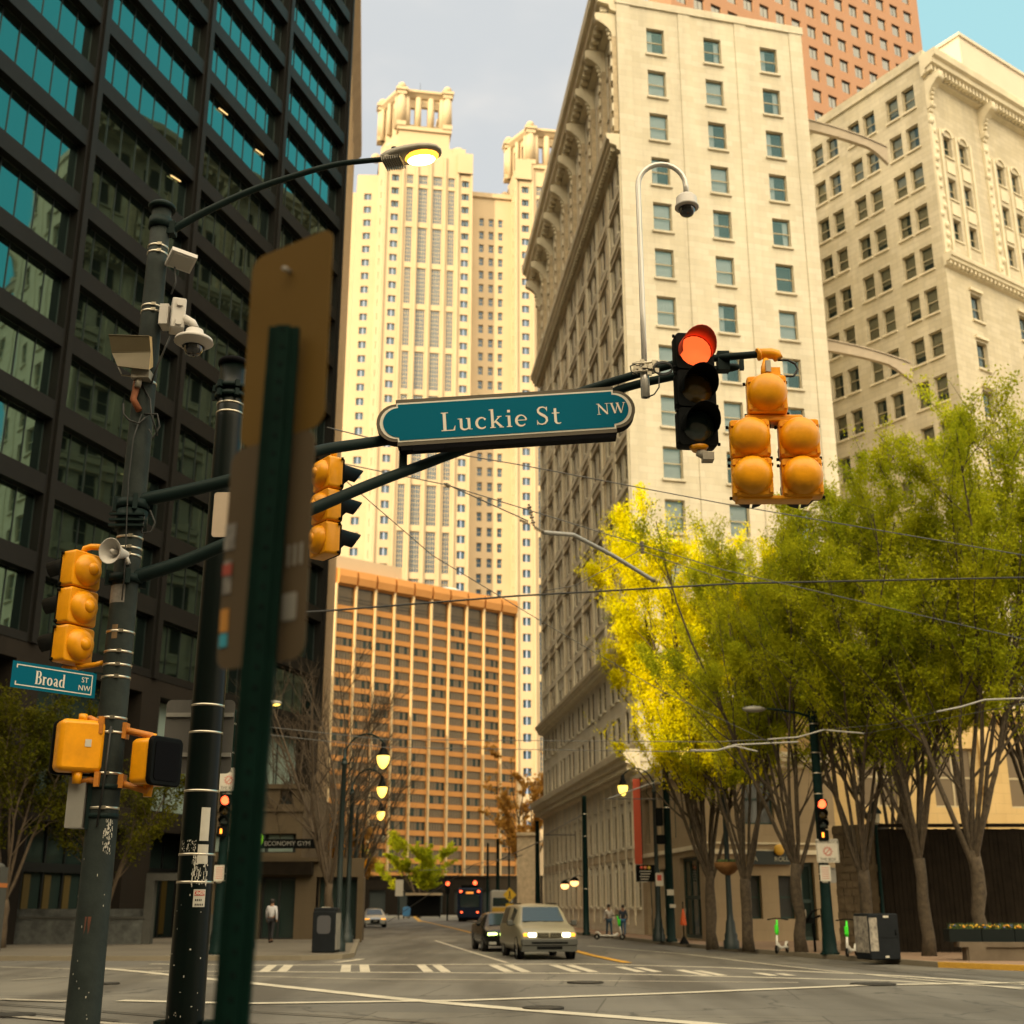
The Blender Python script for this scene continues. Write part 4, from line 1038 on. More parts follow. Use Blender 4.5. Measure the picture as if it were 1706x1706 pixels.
# ================================================================ trees
M['bark'] = mat('grey_brown_bark', (.095, .07, .042), .9, noise=(7, .35), bump=(9, 1.0))
M['bark_d'] = mat('dark_bark', (.085, .06, .035), .9, noise=(5, .6), bump=(14, .8))
M['leaf'] = foliage('spring_leaf', (.22, .28, .014), (.55, .53, .016), .5)
M['leaf_sunlit'] = foliage('sunlit_yellow_leaf', (.66, .64, .003), (.93, .82, .004), .5)  # sun glow of the leftmost crown put into a yellower leaf colour
M['leaf_g'] = foliage('green_leaf', (.085, .125, .012), (.17, .20, .02), .45)
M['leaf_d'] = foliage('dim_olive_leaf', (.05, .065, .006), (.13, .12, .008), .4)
M['leaf_o'] = foliage('orange_leaf', (.40, .20, .04), (.55, .30, .06), .4)
def vase_tree(seed, H=15.0, fork=2.6, nl=6, r0=.24, spread=.34, leafn=26000, leaf0=.30, lsz=.10, bare=False, lean=0.0, subs=8, twigs=5):
    rg = random.Random(seed); nr = np.random.default_rng(seed)
    b = MB(); tw = []
    p = Vector((0, 0, -.05)); tp = [p]; rr = [r0 * 1.45]
    for i in range(1, 6):
        t = i / 5; tp.append(Vector((rg.uniform(-.07, .07) + lean * t, rg.uniform(-.07, .07), fork * t))); rr.append(r0 * (1.15 - .15 * t) * rg.uniform(.88, 1.12))
    b.tube(tp, rr, 10); base = tp[-1]
    def grow(p, d, L, r, lvl, nseg):
        pts = [p]; rad = [r]; d = d.normalized(); q = p.copy()
        for i in range(nseg):
            t = (i + 1) / nseg
            d = (d + Vector((rg.uniform(-1, 1), rg.uniform(-1, 1), rg.uniform(-.4, .8) + (.22 if lvl < 2 else .05))) * (.15 if lvl < 2 else .2)).normalized()
            q = q + d * (L / nseg); pts.append(q.copy()); rad.append(max(.007, r * (1 - .78 * t)))
        b.tube(pts, rad, 7 if lvl == 0 else (5 if lvl == 1 else 3), caps=False)
        return pts, rad
    for i in range(nl):
        az = 2 * math.pi * (i + rg.uniform(-.25, .25)) / nl; tl = rg.uniform(.5, 1.15) * spread
        if i == 0: tl *= .3
        d = Vector((math.cos(az) * math.sin(tl), math.sin(az) * math.sin(tl), math.cos(tl)))
        L = (H - fork) * rg.uniform(.80, 1.0) / max(.8, math.cos(tl))
        st = base + Vector((0, 0, -rg.uniform(0, fork * .22)))
        P0, R0_ = grow(st, d, L, r0 * rg.uniform(.36, .56), 0, 9)
        for s in range(subs):
            t = rg.uniform(.18, .95); k = t * 9; j = int(k); q = P0[j].lerp(P0[min(j + 1, 9)], k - j)
            dd = (P0[min(j + 1, 9)] - P0[j]).normalized(); side = Vector((rg.uniform(-1, 1), rg.uniform(-1, 1), 0)).normalized()
            out = Vector((q.x, q.y, 0)); side = (side + (out.normalized() * .9 if out.length > .3 else Vector((0, 0, 0)))).normalized()
            sd_ = (dd * .85 + side * rg.uniform(.45, .95)).normalized(); l1 = L * rg.uniform(.22, .40) * (1.15 - .6 * t)
            P1, _ = grow(q, sd_, l1, R0_[j] * .55, 1, 5)
            for w in range(twigs):
                t2 = rg.uniform(.25, 1); k2 = t2 * 5; j2 = min(int(k2), 4); q2 = P1[j2].lerp(P1[j2 + 1], k2 - j2)
                d2 = ((P1[j2 + 1] - P1[j2]).normalized() * .7 + Vector((rg.uniform(-1, 1), rg.uniform(-1, 1), rg.uniform(-.3, .8))) * .7).normalized()
                P2, _ = grow(q2, d2, rg.uniform(.7, 1.7), .014, 2, 3)
                if q2.z > fork + (H - fork) * leaf0 * rg.uniform(.6, 1.2): tw.append((P2[0], P2[-1]))
            if P1[-1].z > fork + (H - fork) * leaf0: tw.append((P1[2], P1[-1]))
        tw.append((P0[7], P0[-1])); tw.append((P0[8], P0[-1]))
    lv = None
    if not bare and tw:
        A = np.array([list(a) for a, _ in tw]); B = np.array([list(c) for _, c in tw]); wt = nr.exponential(1.0, len(tw)) ** 1.3 + .12; wt /= wt.sum()
        ix = nr.choice(len(tw), leafn, p=wt); t = nr.uniform(.1, 1.1, (leafn, 1)); C = A[ix] * (1 - t) + B[ix] * t + nr.normal(0, .14, (leafn, 3)) * np.array([1.25, 1.25, .7])
        sz = lsz * nr.uniform(.6, 1.35, (leafn, 1)); a = nr.normal(0, 1, (leafn, 3)); a /= np.linalg.norm(a, axis=1, keepdims=True)
        n_ = nr.normal(0, .65, (leafn, 3)) + np.array([-.5, -.5, .7]); c = np.cross(a, n_); c /= np.linalg.norm(c, axis=1, keepdims=True)
        V = np.stack([C - a * sz, C + c * sz * .5, C + a * sz, C - c * sz * .5], 1).reshape(-1, 3)
        me = bpy.data.meshes.new('crown'); me.vertices.add(len(V)); me.vertices.foreach_set('co', V.ravel()); nf = leafn
        me.loops.add(nf * 4); me.loops.foreach_set('vertex_index', np.arange(nf * 4, dtype=np.int32)); me.polygons.add(nf)
        me.polygons.foreach_set('loop_start', np.arange(0, nf * 4, 4, dtype=np.int32)); me.update(calc_edges=True); lv = me
    return b, lv
def make_tree(kind, leaf, bark, label, name='street_tree', group=None, cat='tree'):
    b, lv = kind
    r = thing(name, label, cat, (0, 0, 0), 0, group)
    b.build('trunk', bark, r)
    if lv is not None:
        lv.materials.clear(); lv.materials.append(leaf); c = bpy.data.objects.new('crown', lv); COL.objects.link(c); c.parent = r
    return r
G1 = 'spring-green street trees along the right kerb'
kinds = [vase_tree(21, 16.5, 3.1, 9, .22, .38, 85000, .26, .058, subs=10), vase_tree(33, 17, 2.9, 9, .21, .32, 85000, .32, .058, subs=10), vase_tree(48, 16.0, 3.0, 9, .21, .42, 85000, .32, .058, subs=10)]
kinds.append(vase_tree(66, 17.5, 3.0, 10, .23, .42, 150000, .20, .070, subs=13, twigs=7))
tp = [make_tree(k, M['leaf'], M['bark'], 'x', group=G1) for k in kinds]
spots = [  # px base, Y, kind, rotation, scale z, scale xy, label
    (1188, 50.2, 3, 0.2, .95, .78, 'leftmost vase shaped tree at the kerb, its left crown glowing yellow'),
    (1248, 48.0, 1, 2.1, .86, .80, 'slim vase shaped tree just right of the lamp post with the basket'),
    (1336, 45.5, 2, 4.0, .98, .82, 'forked tree left of the pole with the box sign'),
    (1450, 43.8, 1, 5.2, .93, .86, 'tree behind the dark utility cabinet with brown multi stemmed limbs'),
    (1548, 42.2, 0, 3.3, .98, .80, 'thin stemmed tree between the cabinet and the flower trough'),
    (1640, 40.8, 2, 1.0, 1.08, .95, 'tallest green tree rising from the flower bed at the right'),
    (1770, 42.5, 1, 0.4, 1.14, 1.0, 'green tree at the right edge of the view, mostly its crown'),
    (1500, 53.0, 2, 2.6, 1.0, .95, 'green tree in the second row behind the lantern post')]
for i, (px, Y, k, rz, sz, sx, lb) in enumerate(spots):
    t = copy_tree(tp[k]); X = (px - 853) / FPX * Y / ray(853, 1575)[1] ** -1 if False else (px - 853) / FPX * Y / ray(853, 1575)[1] * 1.0
    X = (px - 853) / FPX * (Y * 1.0) / 1.062 if Y > 0 else 0
    t.location = (X, Y, .13); t.rotation_euler = (0, 0, rz); t.scale = (sx, sx, sz); t['label'] = lb
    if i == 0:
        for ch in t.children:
            if ch.name.startswith('crown'): ch.data = ch.data.copy(); ch.data.materials[0] = M['leaf_sunlit']
for t in tp: drop(t)
# left green tree in front of the marble wall
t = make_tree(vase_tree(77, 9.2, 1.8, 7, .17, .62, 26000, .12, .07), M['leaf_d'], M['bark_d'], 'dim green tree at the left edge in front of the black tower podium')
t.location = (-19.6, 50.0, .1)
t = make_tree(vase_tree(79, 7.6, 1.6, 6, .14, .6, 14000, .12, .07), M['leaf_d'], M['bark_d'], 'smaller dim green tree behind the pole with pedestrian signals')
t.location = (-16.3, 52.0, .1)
# bare trees on the left pavement
G2 = 'leafless trees along the left pavement'
bk = [vase_tree(91, 14, 2.6, 6, .19, .42, 0, bare=True, subs=11, twigs=8), vase_tree(92, 13, 2.4, 6, .17, .48, 0, bare=True, subs=11, twigs=8)]
bt = [make_tree(k, None, M['bark_d'], 'x', 'bare_tree', G2) for k in bk]
for px, Y, k, rz, s, lb in ((545, 57, 0, .3, .95, 'nearest leafless tree, behind the dark litter bin'), (498, 64, 1, 1.7, .95, 'leafless tree in front of the low beige shop'), (572, 72, 1, 3.1, .98, 'leafless tree crossing the brown stone strip'), (588, 92, 0, 4.2, .9, 'farthest leafless tree on the left pavement')):
    t = copy_tree(bt[k]); t.location = ((px - 853) / FPX * Y / .94, Y, .13); t.scale = (s, s, s); t.rotation_euler = (0, 0, rz); t['label'] = lb
    t.location.x = (px - 853) / FPX * Y / ray(853, 1560)[1] * 1.0
for t in bt: drop(t)
# round bright green tree and orange lit tree far down the street
t = make_tree(vase_tree(101, 10.5, 2.3, 8, .22, .8, 16000, .05, .2, subs=8), M['leaf'], M['bark_d'], 'round bright green tree in the middle at the street end')
t.location = ((698 - 853) / FPX * 185 / 1.05, 185, 0)
t = make_tree(vase_tree(102, 19, 4, 7, .3, .6, 9000, .2, .22, subs=7), M['leaf_o'], M['bark'], 'orange brown tree glowing beside the far corner of the hotel')
t.location = ((879 - 853) / FPX * 160 / 1.05, 160, 0)
t = make_tree(vase_tree(103, 9, 2, 6, .2, .6, 5000, .1, .16, subs=6), M['leaf_o'], M['bark_d'], 'small brown leaved tree beside the farthest left lamps')
t.location = ((594 - 853) / FPX * 120 / 1.06, 118, .1)
# flower trough, stone bench wall, flowers
pA, pB = Vector((13.0, 38.6, 0)), Vector((24, 37.6, 0)); F = Facade(pA[:2], (pB - pA)[:2]); W = (pB - pA).length
b = MB(); F.box(b, .4, W, .13, .52, -.55, 0, 0); F.box(b, .2, W + .1, .52, .66, -.62, .06, 0); F.box(b, .45, .95, .13, .52, .003, .06, 0)
tag(b.build('stone_bench', M['greystone'] if False else mat('brown_bench_stone', (.14, .11, .075), .85, noise=(1.5, .7))), 'long low stone bench wall along the pavement below the flower trough', 'bench')
r = thing('flower_trough', 'black metal flower trough with yellow and blue flowers on the right pavement', 'planter', pA)
b = MB()
for i in range(12): F.box(b, i * .95, i * .95 + .93, .66, 1.02, -.95, -.2, 0)
b.build('trough', mat('black_trough', (.006, .010, .010), .6, spec=.15), r, world=True)
g = MB(); rr = random.Random(6)
M['grass'] = mat('daffodil_leaves', (.06, .10, .02), .7, noise=(3, .6)); M['fy'] = mat('yellow_petals', (.75, .45, .02), .6); M['fb'] = mat('blue_petals', (.05, .09, .30), .6); M['fo'] = mat('orange_petals', (.7, .28, .03), .6)
for i in range(3800):
    a = rr.uniform(.1, 11.2); o = rr.uniform(-.9, -.25); h = rr.uniform(.08, .22) + (rr.uniform(.1, .5) if a > 2.6 and o < -.45 else 0)
    p = F.p(a, 1.0, o); q = p + Vector((rr.uniform(-.1, .1), rr.uniform(-.1, .1), h)); s = Vector((rr.uniform(-.02, .02), rr.uniform(-.02, .02), 0)) + Vector((.015, 0, 0))
    g.face([p - s, p + s, q], 0)
for i in range(420):
    a = rr.uniform(.1, 11.2); o = rr.uniform(-.55, -.22); tall = rr.random() < .2 and a > 3
    p = F.p(a, 1.06 + rr.uniform(0, .08) + (rr.uniform(.2, .45) if tall else 0), o if not tall else o - .3)
    g.ball(p, rr.uniform(.022, .04), 1 if tall or rr.random() < .5 else (3 if rr.random() < .5 else 2), 6, 4, (1, 1, .7))
g.build('flowers', [M['grass'], M['fy'], M['fb'], M['fo']], r, world=True)['kind'] = 'stuff'
# ================================================================ street furniture in the middle distance
M['gpole'] = mat('dark_green_pole_paint', (.006, .022, .020), .45, .0, noise=(4, .55), spec=.10)
M['gpole2'] = mat('grey_green_lamp_paint', (.009, .022, .022), .5, .0, noise=(4, .6))
M['strap'] = mat('steel_strap', (.55, .50, .40), .3, .9)
M['globe'] = mat('lit_lamp_globe', (1, .8, .35), .3, emit=(1, .66, .10), estr=1.9)
M['globe_off'] = mat('unlit_lamp_globe', (.5, .48, .36), .3)
M['alu'] = mat('aluminium_grey', (.33, .32, .29), .5, .4, noise=(3, .8))
M['white_pl'] = mat('sign_white', (.55, .52, .44), .55, noise=(5, .85))
M['ink'] = mat('sign_black', (.015, .015, .015), .6)
M['redink'] = mat('sign_red', (.45, .05, .03), .6)
M['redlens'] = mat('lit_red_lens', (1, .12, .03), .3, emit=(1, .10, .03), estr=3.2)
M['orlens'] = mat('lit_amber_hand', (1, .35, .03), .3, emit=(1, .30, .03), estr=2.0)
M['blackpl'] = mat('black_housing', (.005, .006, .006), .5, noise=(8, .7), spec=.06)
M['sigyel'] = mat('signal_yellow_orange', (.90, .37, .004), .36, noise=(5, .74), coat=.12, spec=.3)
M['wire'] = mat('wire_grey', (.10, .10, .095), .5, .3)
M['wireb'] = mat('wire_black', (.012, .013, .012), .6)
def text_mesh(txt, size, m, parent, loc, rotx=math.pi / 2, rotz=0.0, name='lettering', ext=.002, align='CENTER', sx=1.0, rot=None):
    cu = bpy.data.curves.new('t', 'FONT'); cu.body = txt; cu.size = size; cu.align_x = align; cu.align_y = 'CENTER'; cu.extrude = ext; cu.resolution_u = 3
    o = bpy.data.objects.new('t', cu); COL.objects.link(o)
    me = bpy.data.meshes.new_from_object(o.evaluated_get(bpy.context.evaluated_depsgraph_get())); bpy.data.objects.remove(o)
    me.materials.clear(); me.materials.append(m); q = bpy.data.objects.new(name, me); COL.objects.link(q)
    if parent is not None: q.parent = parent
    q.location = loc; q.rotation_euler = rot or (rotx, 0, rotz); q.scale = (sx, 1, 1); return q
def at_ground(px, Y, z=0.14):
    """x at depth Y for the photo column px on the ground"""
    py = 1508 + (EYE - z) * FPX * 1.115 / Y
    return (px - 853) / FPX * Y / ray(853, py)[1]
def straps(b, zs, r, m=1, w=.012):
    for z in zs: b.cyl((0, 0, z), (0, 0, z + .03), r + .008, seg=16, m=m)
def lamp_post(px, Y, h_arm, reach, label, lit=True, basket=False, group='street lamps with hanging globes', zg=6.75, base_s=1.0):
    r = thing('street_lamp', label, 'street lamp', (at_ground(px, Y), Y, .14), 0, group)
    b = MB(); top = h_arm - .9
    b.lathe([(.30, 0), (.30, .28), (.24, .34), (.25, .5), (.20, .6), (.17, .95), (.13, 1.05), (.115, 1.3), (.10, 3.0), (.085, top - .1), (.12, top - .08), (.12, top), (.06, top + .15), (.05, top + .5)], None, 12)
    b.build('pole', M['gpole2'], r)
    s = 1 if reach > 0 else -1; R_ = abs(reach); a = MB(); pts = []
    for i in range(13):
        t = i / 12; ang = math.pi * .78 * t
        pts.append((s * (R_ * (1 - math.cos(ang)) / (1 - math.cos(math.pi * .78))), 0, top + .1 + .95 * math.sin(ang)))
    # rise then curl over to hang the globe
    a.tube(pts, .032, 8); e = Vector(pts[-1]); a.tube([(s * .02, 0, top - .55), (s * R_ * .25, 0, top - .1), (s * R_ * .2, 0, top + .45)], .018, 6); a.ball((0, 0, top + .1), .1)
    a.build('arm', M['gpole'], r)
    g = MB(); g.lathe([(.03, .05), (.09, .0), (.10, -.18), (.15, -.26), (.15, -.32), (.235, -.42), (.24, -.46)], Matrix.Translation(e), 14); g.build('lamp_cap', M['blackpl'], r)
    g = MB(); g.lathe([(.23, -.46), (.235, -.56), (.20, -.72), (.12, -.86), (.03, -.93), (.001, -.94)], Matrix.Translation(e), 14); g.build('globe', M['globe'] if lit else M['globe_off'], r)
    if basket:
        k = MB(); k.lathe([(.02, 2.62), (.25, 2.72), (.46, 2.92), (.52, 3.1), (.48, 3.12), (.10, 3.1)], None, 20)
        for i in range(10): k.ball((.3 * math.cos(i * .63), .3 * math.sin(i * .63), 3.15), .09, 1, 6, 4)
        k.build('hanging_basket', [mat('coir_basket', (.24, .11, .03), .9, noise=(6, .6)), M['grass']], r)
    return r
LG = 'street lamps with hanging globes'
lamp_post(561, 46, 7.45, 1.42, 'nearest lit globe street lamp on the left pavement by the litter bin')
lamp_post(577, 57, 7.3, 1.35, 'second lit globe street lamp along the left kerb')
lamp_post(588, 71, 7.2, 1.3, 'third lit globe street lamp along the left kerb')
lamp_post(600, 96, 7.2, 1.5, 'distant unlit street lamp on the left kerb beside the silver car', lit=False)
lamp_post(1098, 59, 7.55, -1.45, 'lit globe street lamp before the red banner on the right pavement')
lamp_post(1219, 49, 8.1, -1.55, 'globe street lamp with a brown hanging basket among the tree trunks', basket=True)
# lantern on a post among the trees
r = thing('lantern_post', 'short dark lantern post between the tree trunks before the fence', 'lantern', (at_ground(1477, 44.5) , 44.5, .14)); b = MB()
b.lathe([(.14, 0), (.14, .3), (.07, .45), (.055, 4.1), (.09, 4.15), (.06, 4.25)], None, 10); b.build('post', M['gpole'], r)
b = MB(); b.lathe([(.08, 4.25), (.16, 4.3), (.19, 4.62)], None, 8, 0, False); b.build('lantern_glass', M['globe_off'], r)
b = MB(); b.lathe([(.26, 4.62), (.24, 4.7), (.1, 4.9), (.03, 5.02), (.001, 5.05)], None, 8, 0, False); b.build('lantern_roof', M['gpole'], r)
# plain tram wire poles
def wire_pole(px, Y, h, r0, label, base_r=None, straps_=(), m='gpole'):
    r = thing('tram_pole', label, 'pole', (at_ground(px, Y), Y, .14), 0, 'dark tram wire poles beside the street'); b = MB()
    b.lathe([(r0 * 1.5, 0), (r0 * 1.5, .12), (r0 * 1.15, .16), (r0 * 1.1, 1.4), (r0 * .85, h - .05), (r0 * .95, h - .04), (r0 * .95, h), (.001, h + .02)], None, 14)
    b.build('pole', M[m], r)
    if straps_:
        for z in straps_: s = MB(); straps(s, (z,), r0 * 1.02, 0); s.build('strap', M['strap'], r)
    return r
q = wire_pole(1119, 58, 8.1, .17, 'tall dark tram pole just right of the red banner with stickers', straps_=(2.2, 5.8, 7.0))
b = MB(); b.box(-.15, .16, -.2, -.17, 1.98, 2.22); b.box(-.05, .22, -.21, -.175, 1.45, 1.6); b.build('sticker', M['white_pl'], q)
b = MB(); b.rbox(-.55, -.2, 5.0, 5.8, -.2, .1, .05); b.rbox(-.55, -.15, 4.2, 4.6, -.25, .1, .05); b.build('signal_box', M['blackpl'], q)
wire_pole(977, 71, 7.4, .15, 'slim dark tram pole to the right of the van', straps_=(2.4, 5.2, 6.4))
wire_pole(896, 108, 8.4, .19, 'dark tram pole rising behind the van roof', straps_=(6.6,))
wire_pole(829, 150, 9.0, .20, 'distant tram pole right of the tram, the left one of the pair')
wire_pole(812, 165, 9.2, .16, 'distant tram pole directly behind the tram')
wire_pole(848, 170, 10.5, .12, 'thin distant tram pole beside the yellow diamond sign')
# ------------------------------------------------------------ traffic signals
def visor(b, c, rad, L_, M4, m, cut=(200, 340), seg=14, tilt=0):
    """tunnel visor: tube open below; axis local -y"""
    a0, a1 = cut[1] - 360, cut[0]
    vs = []; k = seg + 1
    for (rr, thick) in ((rad, 0), (rad - .006, 1)):
        for i in range(k):
            a = R(a0 + (a1 - a0) * i / seg); s = .55 + .45 * max(0, math.sin(a)) ; ln = L_ * (s if math.sin(a) > -.2 else (.45 if cut[0] < 250 else .62))
            vs.append(Vector((c[0] + rr * math.cos(a), c[1], c[2] + rr * math.sin(a)))); vs.append(Vector((c[0] + rr * math.cos(a), c[1] - ln, c[2] + rr * math.sin(a) - ln * .08)))
    if M4 is not None: vs = [M4 @ v for v in vs]
    o = 2 * k; fs = []
    for i in range(seg):
        fs.append((2 * i, 2 * i + 1, 2 * i + 3, 2 * i + 2)); fs.append((o + 2 * i, o + 2 * i + 2, o + 2 * i + 3, o + 2 * i + 1)); fs.append((2 * i + 1, o + 2 * i + 1, o + 2 * i + 3, 2 * i + 3))
    b.idx(vs, fs, m, True)
def lens(b, c, rad, m):
    b.lathe([(rad, 0), (rad * .85, .025), (rad * .5, .045), (.001, .052)], Matrix.Translation(Vector(c)) @ Matrix.Rotation(math.pi / 2, 4, 'X'), 18, m)
M['lens_y'] = mat('dark_amber_lens', (.07, .045, .008), .12, coat=.6); M['lens_g'] = mat('dark_green_lens', (.02, .035, .032), .1, coat=.8)
def signal_head(parent, loc, rotz, s=.34, n=3, house='blackpl', front='blackpl', lit=0, dome=.0, name='signal_head', lensr=.145, small_dome=False, hand=False, roty=0.0):
    """vertical signal: front faces local -y; children lens and visor per section"""
    h = s * 1.04; b = MB()
    for i in range(n):
        zc = -(i + .5) * h
        b.rbox(-s / 2, s / 2, zc - h / 2 + .006, zc + h / 2 - .006, -.02, .13, .03, 0, bev=.012)
        b.rbox(-s / 2 + .002, s / 2 - .002, zc - h / 2 + .008, zc + h / 2 - .008, -.035, -.0205, .03, 1)
        for sx in (-1, 1):
            for dz in (.42, -.42): b.cyl((sx * (s / 2 + .012), .0, zc + h * dz - .012), (sx * (s / 2 + .012), .0, zc + h * dz + .012), .014, seg=6, m=1)
        if dome: # moulded bulging back
            b.lathe([(s * .50, -.03), (s * .495, dome * .15), (s * .475, dome * .4), (s * .40, dome * .72), (s * .27, dome * .92), (s * .12, dome * .99), (.001, dome)], Matrix.Translation((0, .125, zc + .01)) @ Matrix.Rotation(-math.pi / 2, 4, 'X'), 20, 0)
            b.lathe([(s * .492, .0), (s * .512, .004), (s * .512, .016), (s * .49, .02)], Matrix.Translation((0, .115, zc + .01)) @ Matrix.Rotation(-math.pi / 2, 4, 'X'), 22, 0)
            for sx in (-1, 1): b.box(sx * s * .44 - .014, sx * s * .44 + .014, .13, .15, zc + h * .30, zc + h * .42); b.box(sx * s * .44 - .014, sx * s * .44 + .014, .13, .15, zc - h * .42, zc - h * .30)
        if small_dome:
            b.lathe([(s * .46, -.01), (s * .43, .03), (s * .34, .065), (s * .2, .08), (.05 * s, .085)], Matrix.Translation((0, .125, zc)) @ Matrix.Rotation(-math.pi / 2, 4, 'X'), 18, 0)
            b.ball((0, .195, zc), .058, 0, 12, 8, (1, .8, 1))
    o = b.build(name, [M[house], M[front]], parent, loc=loc, rot=(0, roty, rotz))
    for i in range(n):
        zc = -(i + .5) * h; lz = zc
        L_ = MB(); lens(L_, (0, -.035, lz), lensr, 0); L_.build('lens', M['redlens'] if i == lit else (M['lens_y'] if i == 1 else M['lens_g']), o)
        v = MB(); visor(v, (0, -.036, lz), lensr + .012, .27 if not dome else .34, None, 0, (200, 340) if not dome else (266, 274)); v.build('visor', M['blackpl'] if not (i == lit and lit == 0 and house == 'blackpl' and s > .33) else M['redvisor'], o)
    return o
M['redvisor'] = mat('red_glowing_visor', (.62, .06, .02), .4)  # glow of the lit red lens put into the visor colour
def sign_plate(parent, loc, w, h, m='white_pl', back='alu', rotz=0.0, r=.03, name='sign_plate', t=.004):
    b = MB(); b.rbox(-w / 2, w / 2, -h / 2, h / 2, 0, t, r, 0); 
    o = b.build(name, M[m], parent, loc=loc, rot=(0, 0, rotz)); return o
def box_sign(parent, loc, w=.76):
    o = sign_plate(parent, loc, w, w * 1.02)
    b = MB(); e = w / 2 - .02
    for x0, x1, z0, z1 in ((-e, e, e - .012, e), (-e, e, -e, -e + .012), (-e, -e + .012, -e + .012, e - .012), (e - .012, e, -e + .012, e - .012)): b.box(x0, x1, -.003, -.001, z0, z1)
    b.build('border', M['ink'], o)
    text_mesh("DON'T BLOCK", w * .155, M['ink'], o, (0, -.004, w * .37)); text_mesh('THE BOX', w * .17, M['ink'], o, (0, -.004, -w * .37))
    b = MB(); b.lathe([(w * .14, 0), (w * .17, 0), (w * .17, .002), (w * .14, .002), (w * .14, 0)], Matrix.Translation((0, -.003, -.02)) @ Matrix.Rotation(math.pi / 2, 4, 'X'), 20)
    for i in range(12):
        a = i * math.pi / 6; b.box(-.012, .012, -.005, -.003, w * .185, w * .23, 0, Matrix.Translation((0, 0, -.02)) @ Matrix.Rotation(a, 4, 'Y'))
    b.box(-.012, .012, -.0075, -.0055, -w * .15, w * .15, 0, Matrix.Translation((0, 0, -.02)) @ Matrix.Rotation(R(45), 4, 'Y')); b.build('emblem', M['redink'], o); return o
def corner_signal(px, Y, label, arm=True, red_y=1340, sgn=(0, 1418), mirror=1):
    X = at_ground(px, Y); r = thing('signal_pole', label, 'traffic signal', (X, Y, .14), 0, 'corner signal poles with box signs'); b = MB()
    b.lathe([(.27, 0), (.27, .1), (.25, .14), (.235, .5), (.20, .8), (.165, 3.2), (.15, 8.0), (.165, 8.02), (.165, 8.1), (.001, 8.12)], None, 14); b.build('pole', M['gpole'], r)
    for zz_ in (2.33, 2.55, 5.2, 5.9, 6.6, 7.6): s = MB(); straps(s, (zz_,), .17, 0); s.build('strap', M['strap'], r)
    z = ZY(red_y, Y) - .14 + .16
    signal_head(r, (.02 * mirror, -.26, z), 0, .32, 3, lensr=.15); 
    g = MB(); g.rbox(-.17, .17, z - 1.38, z - 1.03, -.38, -.2, .04, bev=.02); g.build('pedestrian_head', M['blackpl'], r)
    g = MB(); g.box(-.07, .0, -.4, -.382, z - 1.28, z - 1.12); g.box(-.09, .03, -.4, -.382, z - 1.2, z - 1.15) if False else None; g.build('hand_symbol', M['orlens'], r)
    box_sign(r, (.10 * mirror, -.30, ZY(sgn[1], Y) - .14))
    o = sign_plate(r, (-.02 * mirror, -.26, ZY(1455, Y) - .14), .36, .52)
    t = MB(); 
    for i in range(6): t.box(-.12, .12, -.003, -.001, .17 - i * .07, .185 - i * .07)
    t.build('lettering', M['redink'], o)
    o = sign_plate(r, (.26 * mirror, .05, ZY(1455, Y) - .2), .3, .5, 'alu')
    t = MB(); t.box(-.12, .06, -.215, -.19, 2.42 - .14, 2.8 - .14); t.build('sticker', M['white_pl'], r)
    if arm:
        a = MB(); a.tube([(0, 0, 7.85), (-.5, 0, 8.0), (-1.2, 0, 8.12), (-1.6, 0, 8.15)], [.05, .045, .04, .035], 8); a.build('arm', M['gpole'], r)
        a = MB(); a.ball((-2.05, 0, 8.14), .42, 0, 12, 8, (1, .42, .28)); a.build('luminaire', M['alu'], r)
    b = MB()
    for i in range(4):
        a = i * math.pi / 2 + .5; b.box(.24, .40, -.03, .03, 0, .06, 0, Matrix.Rotation(a, 4, 'Z'))
    b.build('anchor_foot', M['gpole'], r)
    return r
corner_signal(1383, 43.5, 'corner pole at right with red light and a box sign below it', True)
corner_signal(360, 43.5, 'corner pole half hidden behind the blurred post, red light and box sign', False, 1334, (0, 1300), 1)
# ------------------------------------------------------------ shop signs, banner
F = FA
r = thing('red_banner', 'tall narrow red banner on the corner of the beige shop building', 'banner', FA.p(.55, 4.4, 1.0)); b = MB(); b.box(.21, .26, -.02, .02, -.2, 4.7)
b.build('mast', M['gpole'], r); 
b = MB(); b.rbox(-.2, .2, 0, 4.55, -.03, .03, .04); b.build('cloth', mat('faded_red_banner', (.42, .06, .02), .7, noise=(1, .85)), r); r.rotation_euler = (0, 0, 0)
r.location = PY(1064, 1440, 69.5); r['_L'] = tuple(r.location)
r = thing('hanging_shop_sign', 'black projecting shop sign with three coloured dots under the red banner', 'sign', PY(1075, 1455, 66.5)); b = MB(); b.rbox(-.48, .48, -.42, .42, -.06, .06, .03); b.build('board', M['blackpl'], r)
b = MB(); [b.ball((-.2 + i * .2, -.065, .28), .085, i, 10, 6, (1, .3, 1)) for i in range(3)]; b.build('emblem', [mat('dot_red', (.6, .08, .04), .5), mat('dot_orange', (.65, .2, .08), .5), mat('dot_gold', (.6, .4, .03), .5)], r)
b = MB(); [b.box(-.3 + .04 * (i % 2), .3 - .05 * i, -.064, -.061, .08 - i * .13, .12 - i * .13) for i in range(5)]; b.build('lettering', M['white_pl'], r)
b = MB(); b.box(.3, .7, -.02, .02, .36, .40); b.build('bracket', M['blackpl'], r)
r = thing('shop_fascia_sign', 'dark shop fascia sign reading ROLL with a yellow disc behind the tree trunks', 'sign', FB.p(3.2, 3.85, .14)); r.rotation_euler = (0, 0, FB.rz); b = MB(); b.box(-1.1, 1.15, -.05, .0, -.36, .25); b.build('board', mat('dark_fascia', (.02, .03, .03), .5), r)
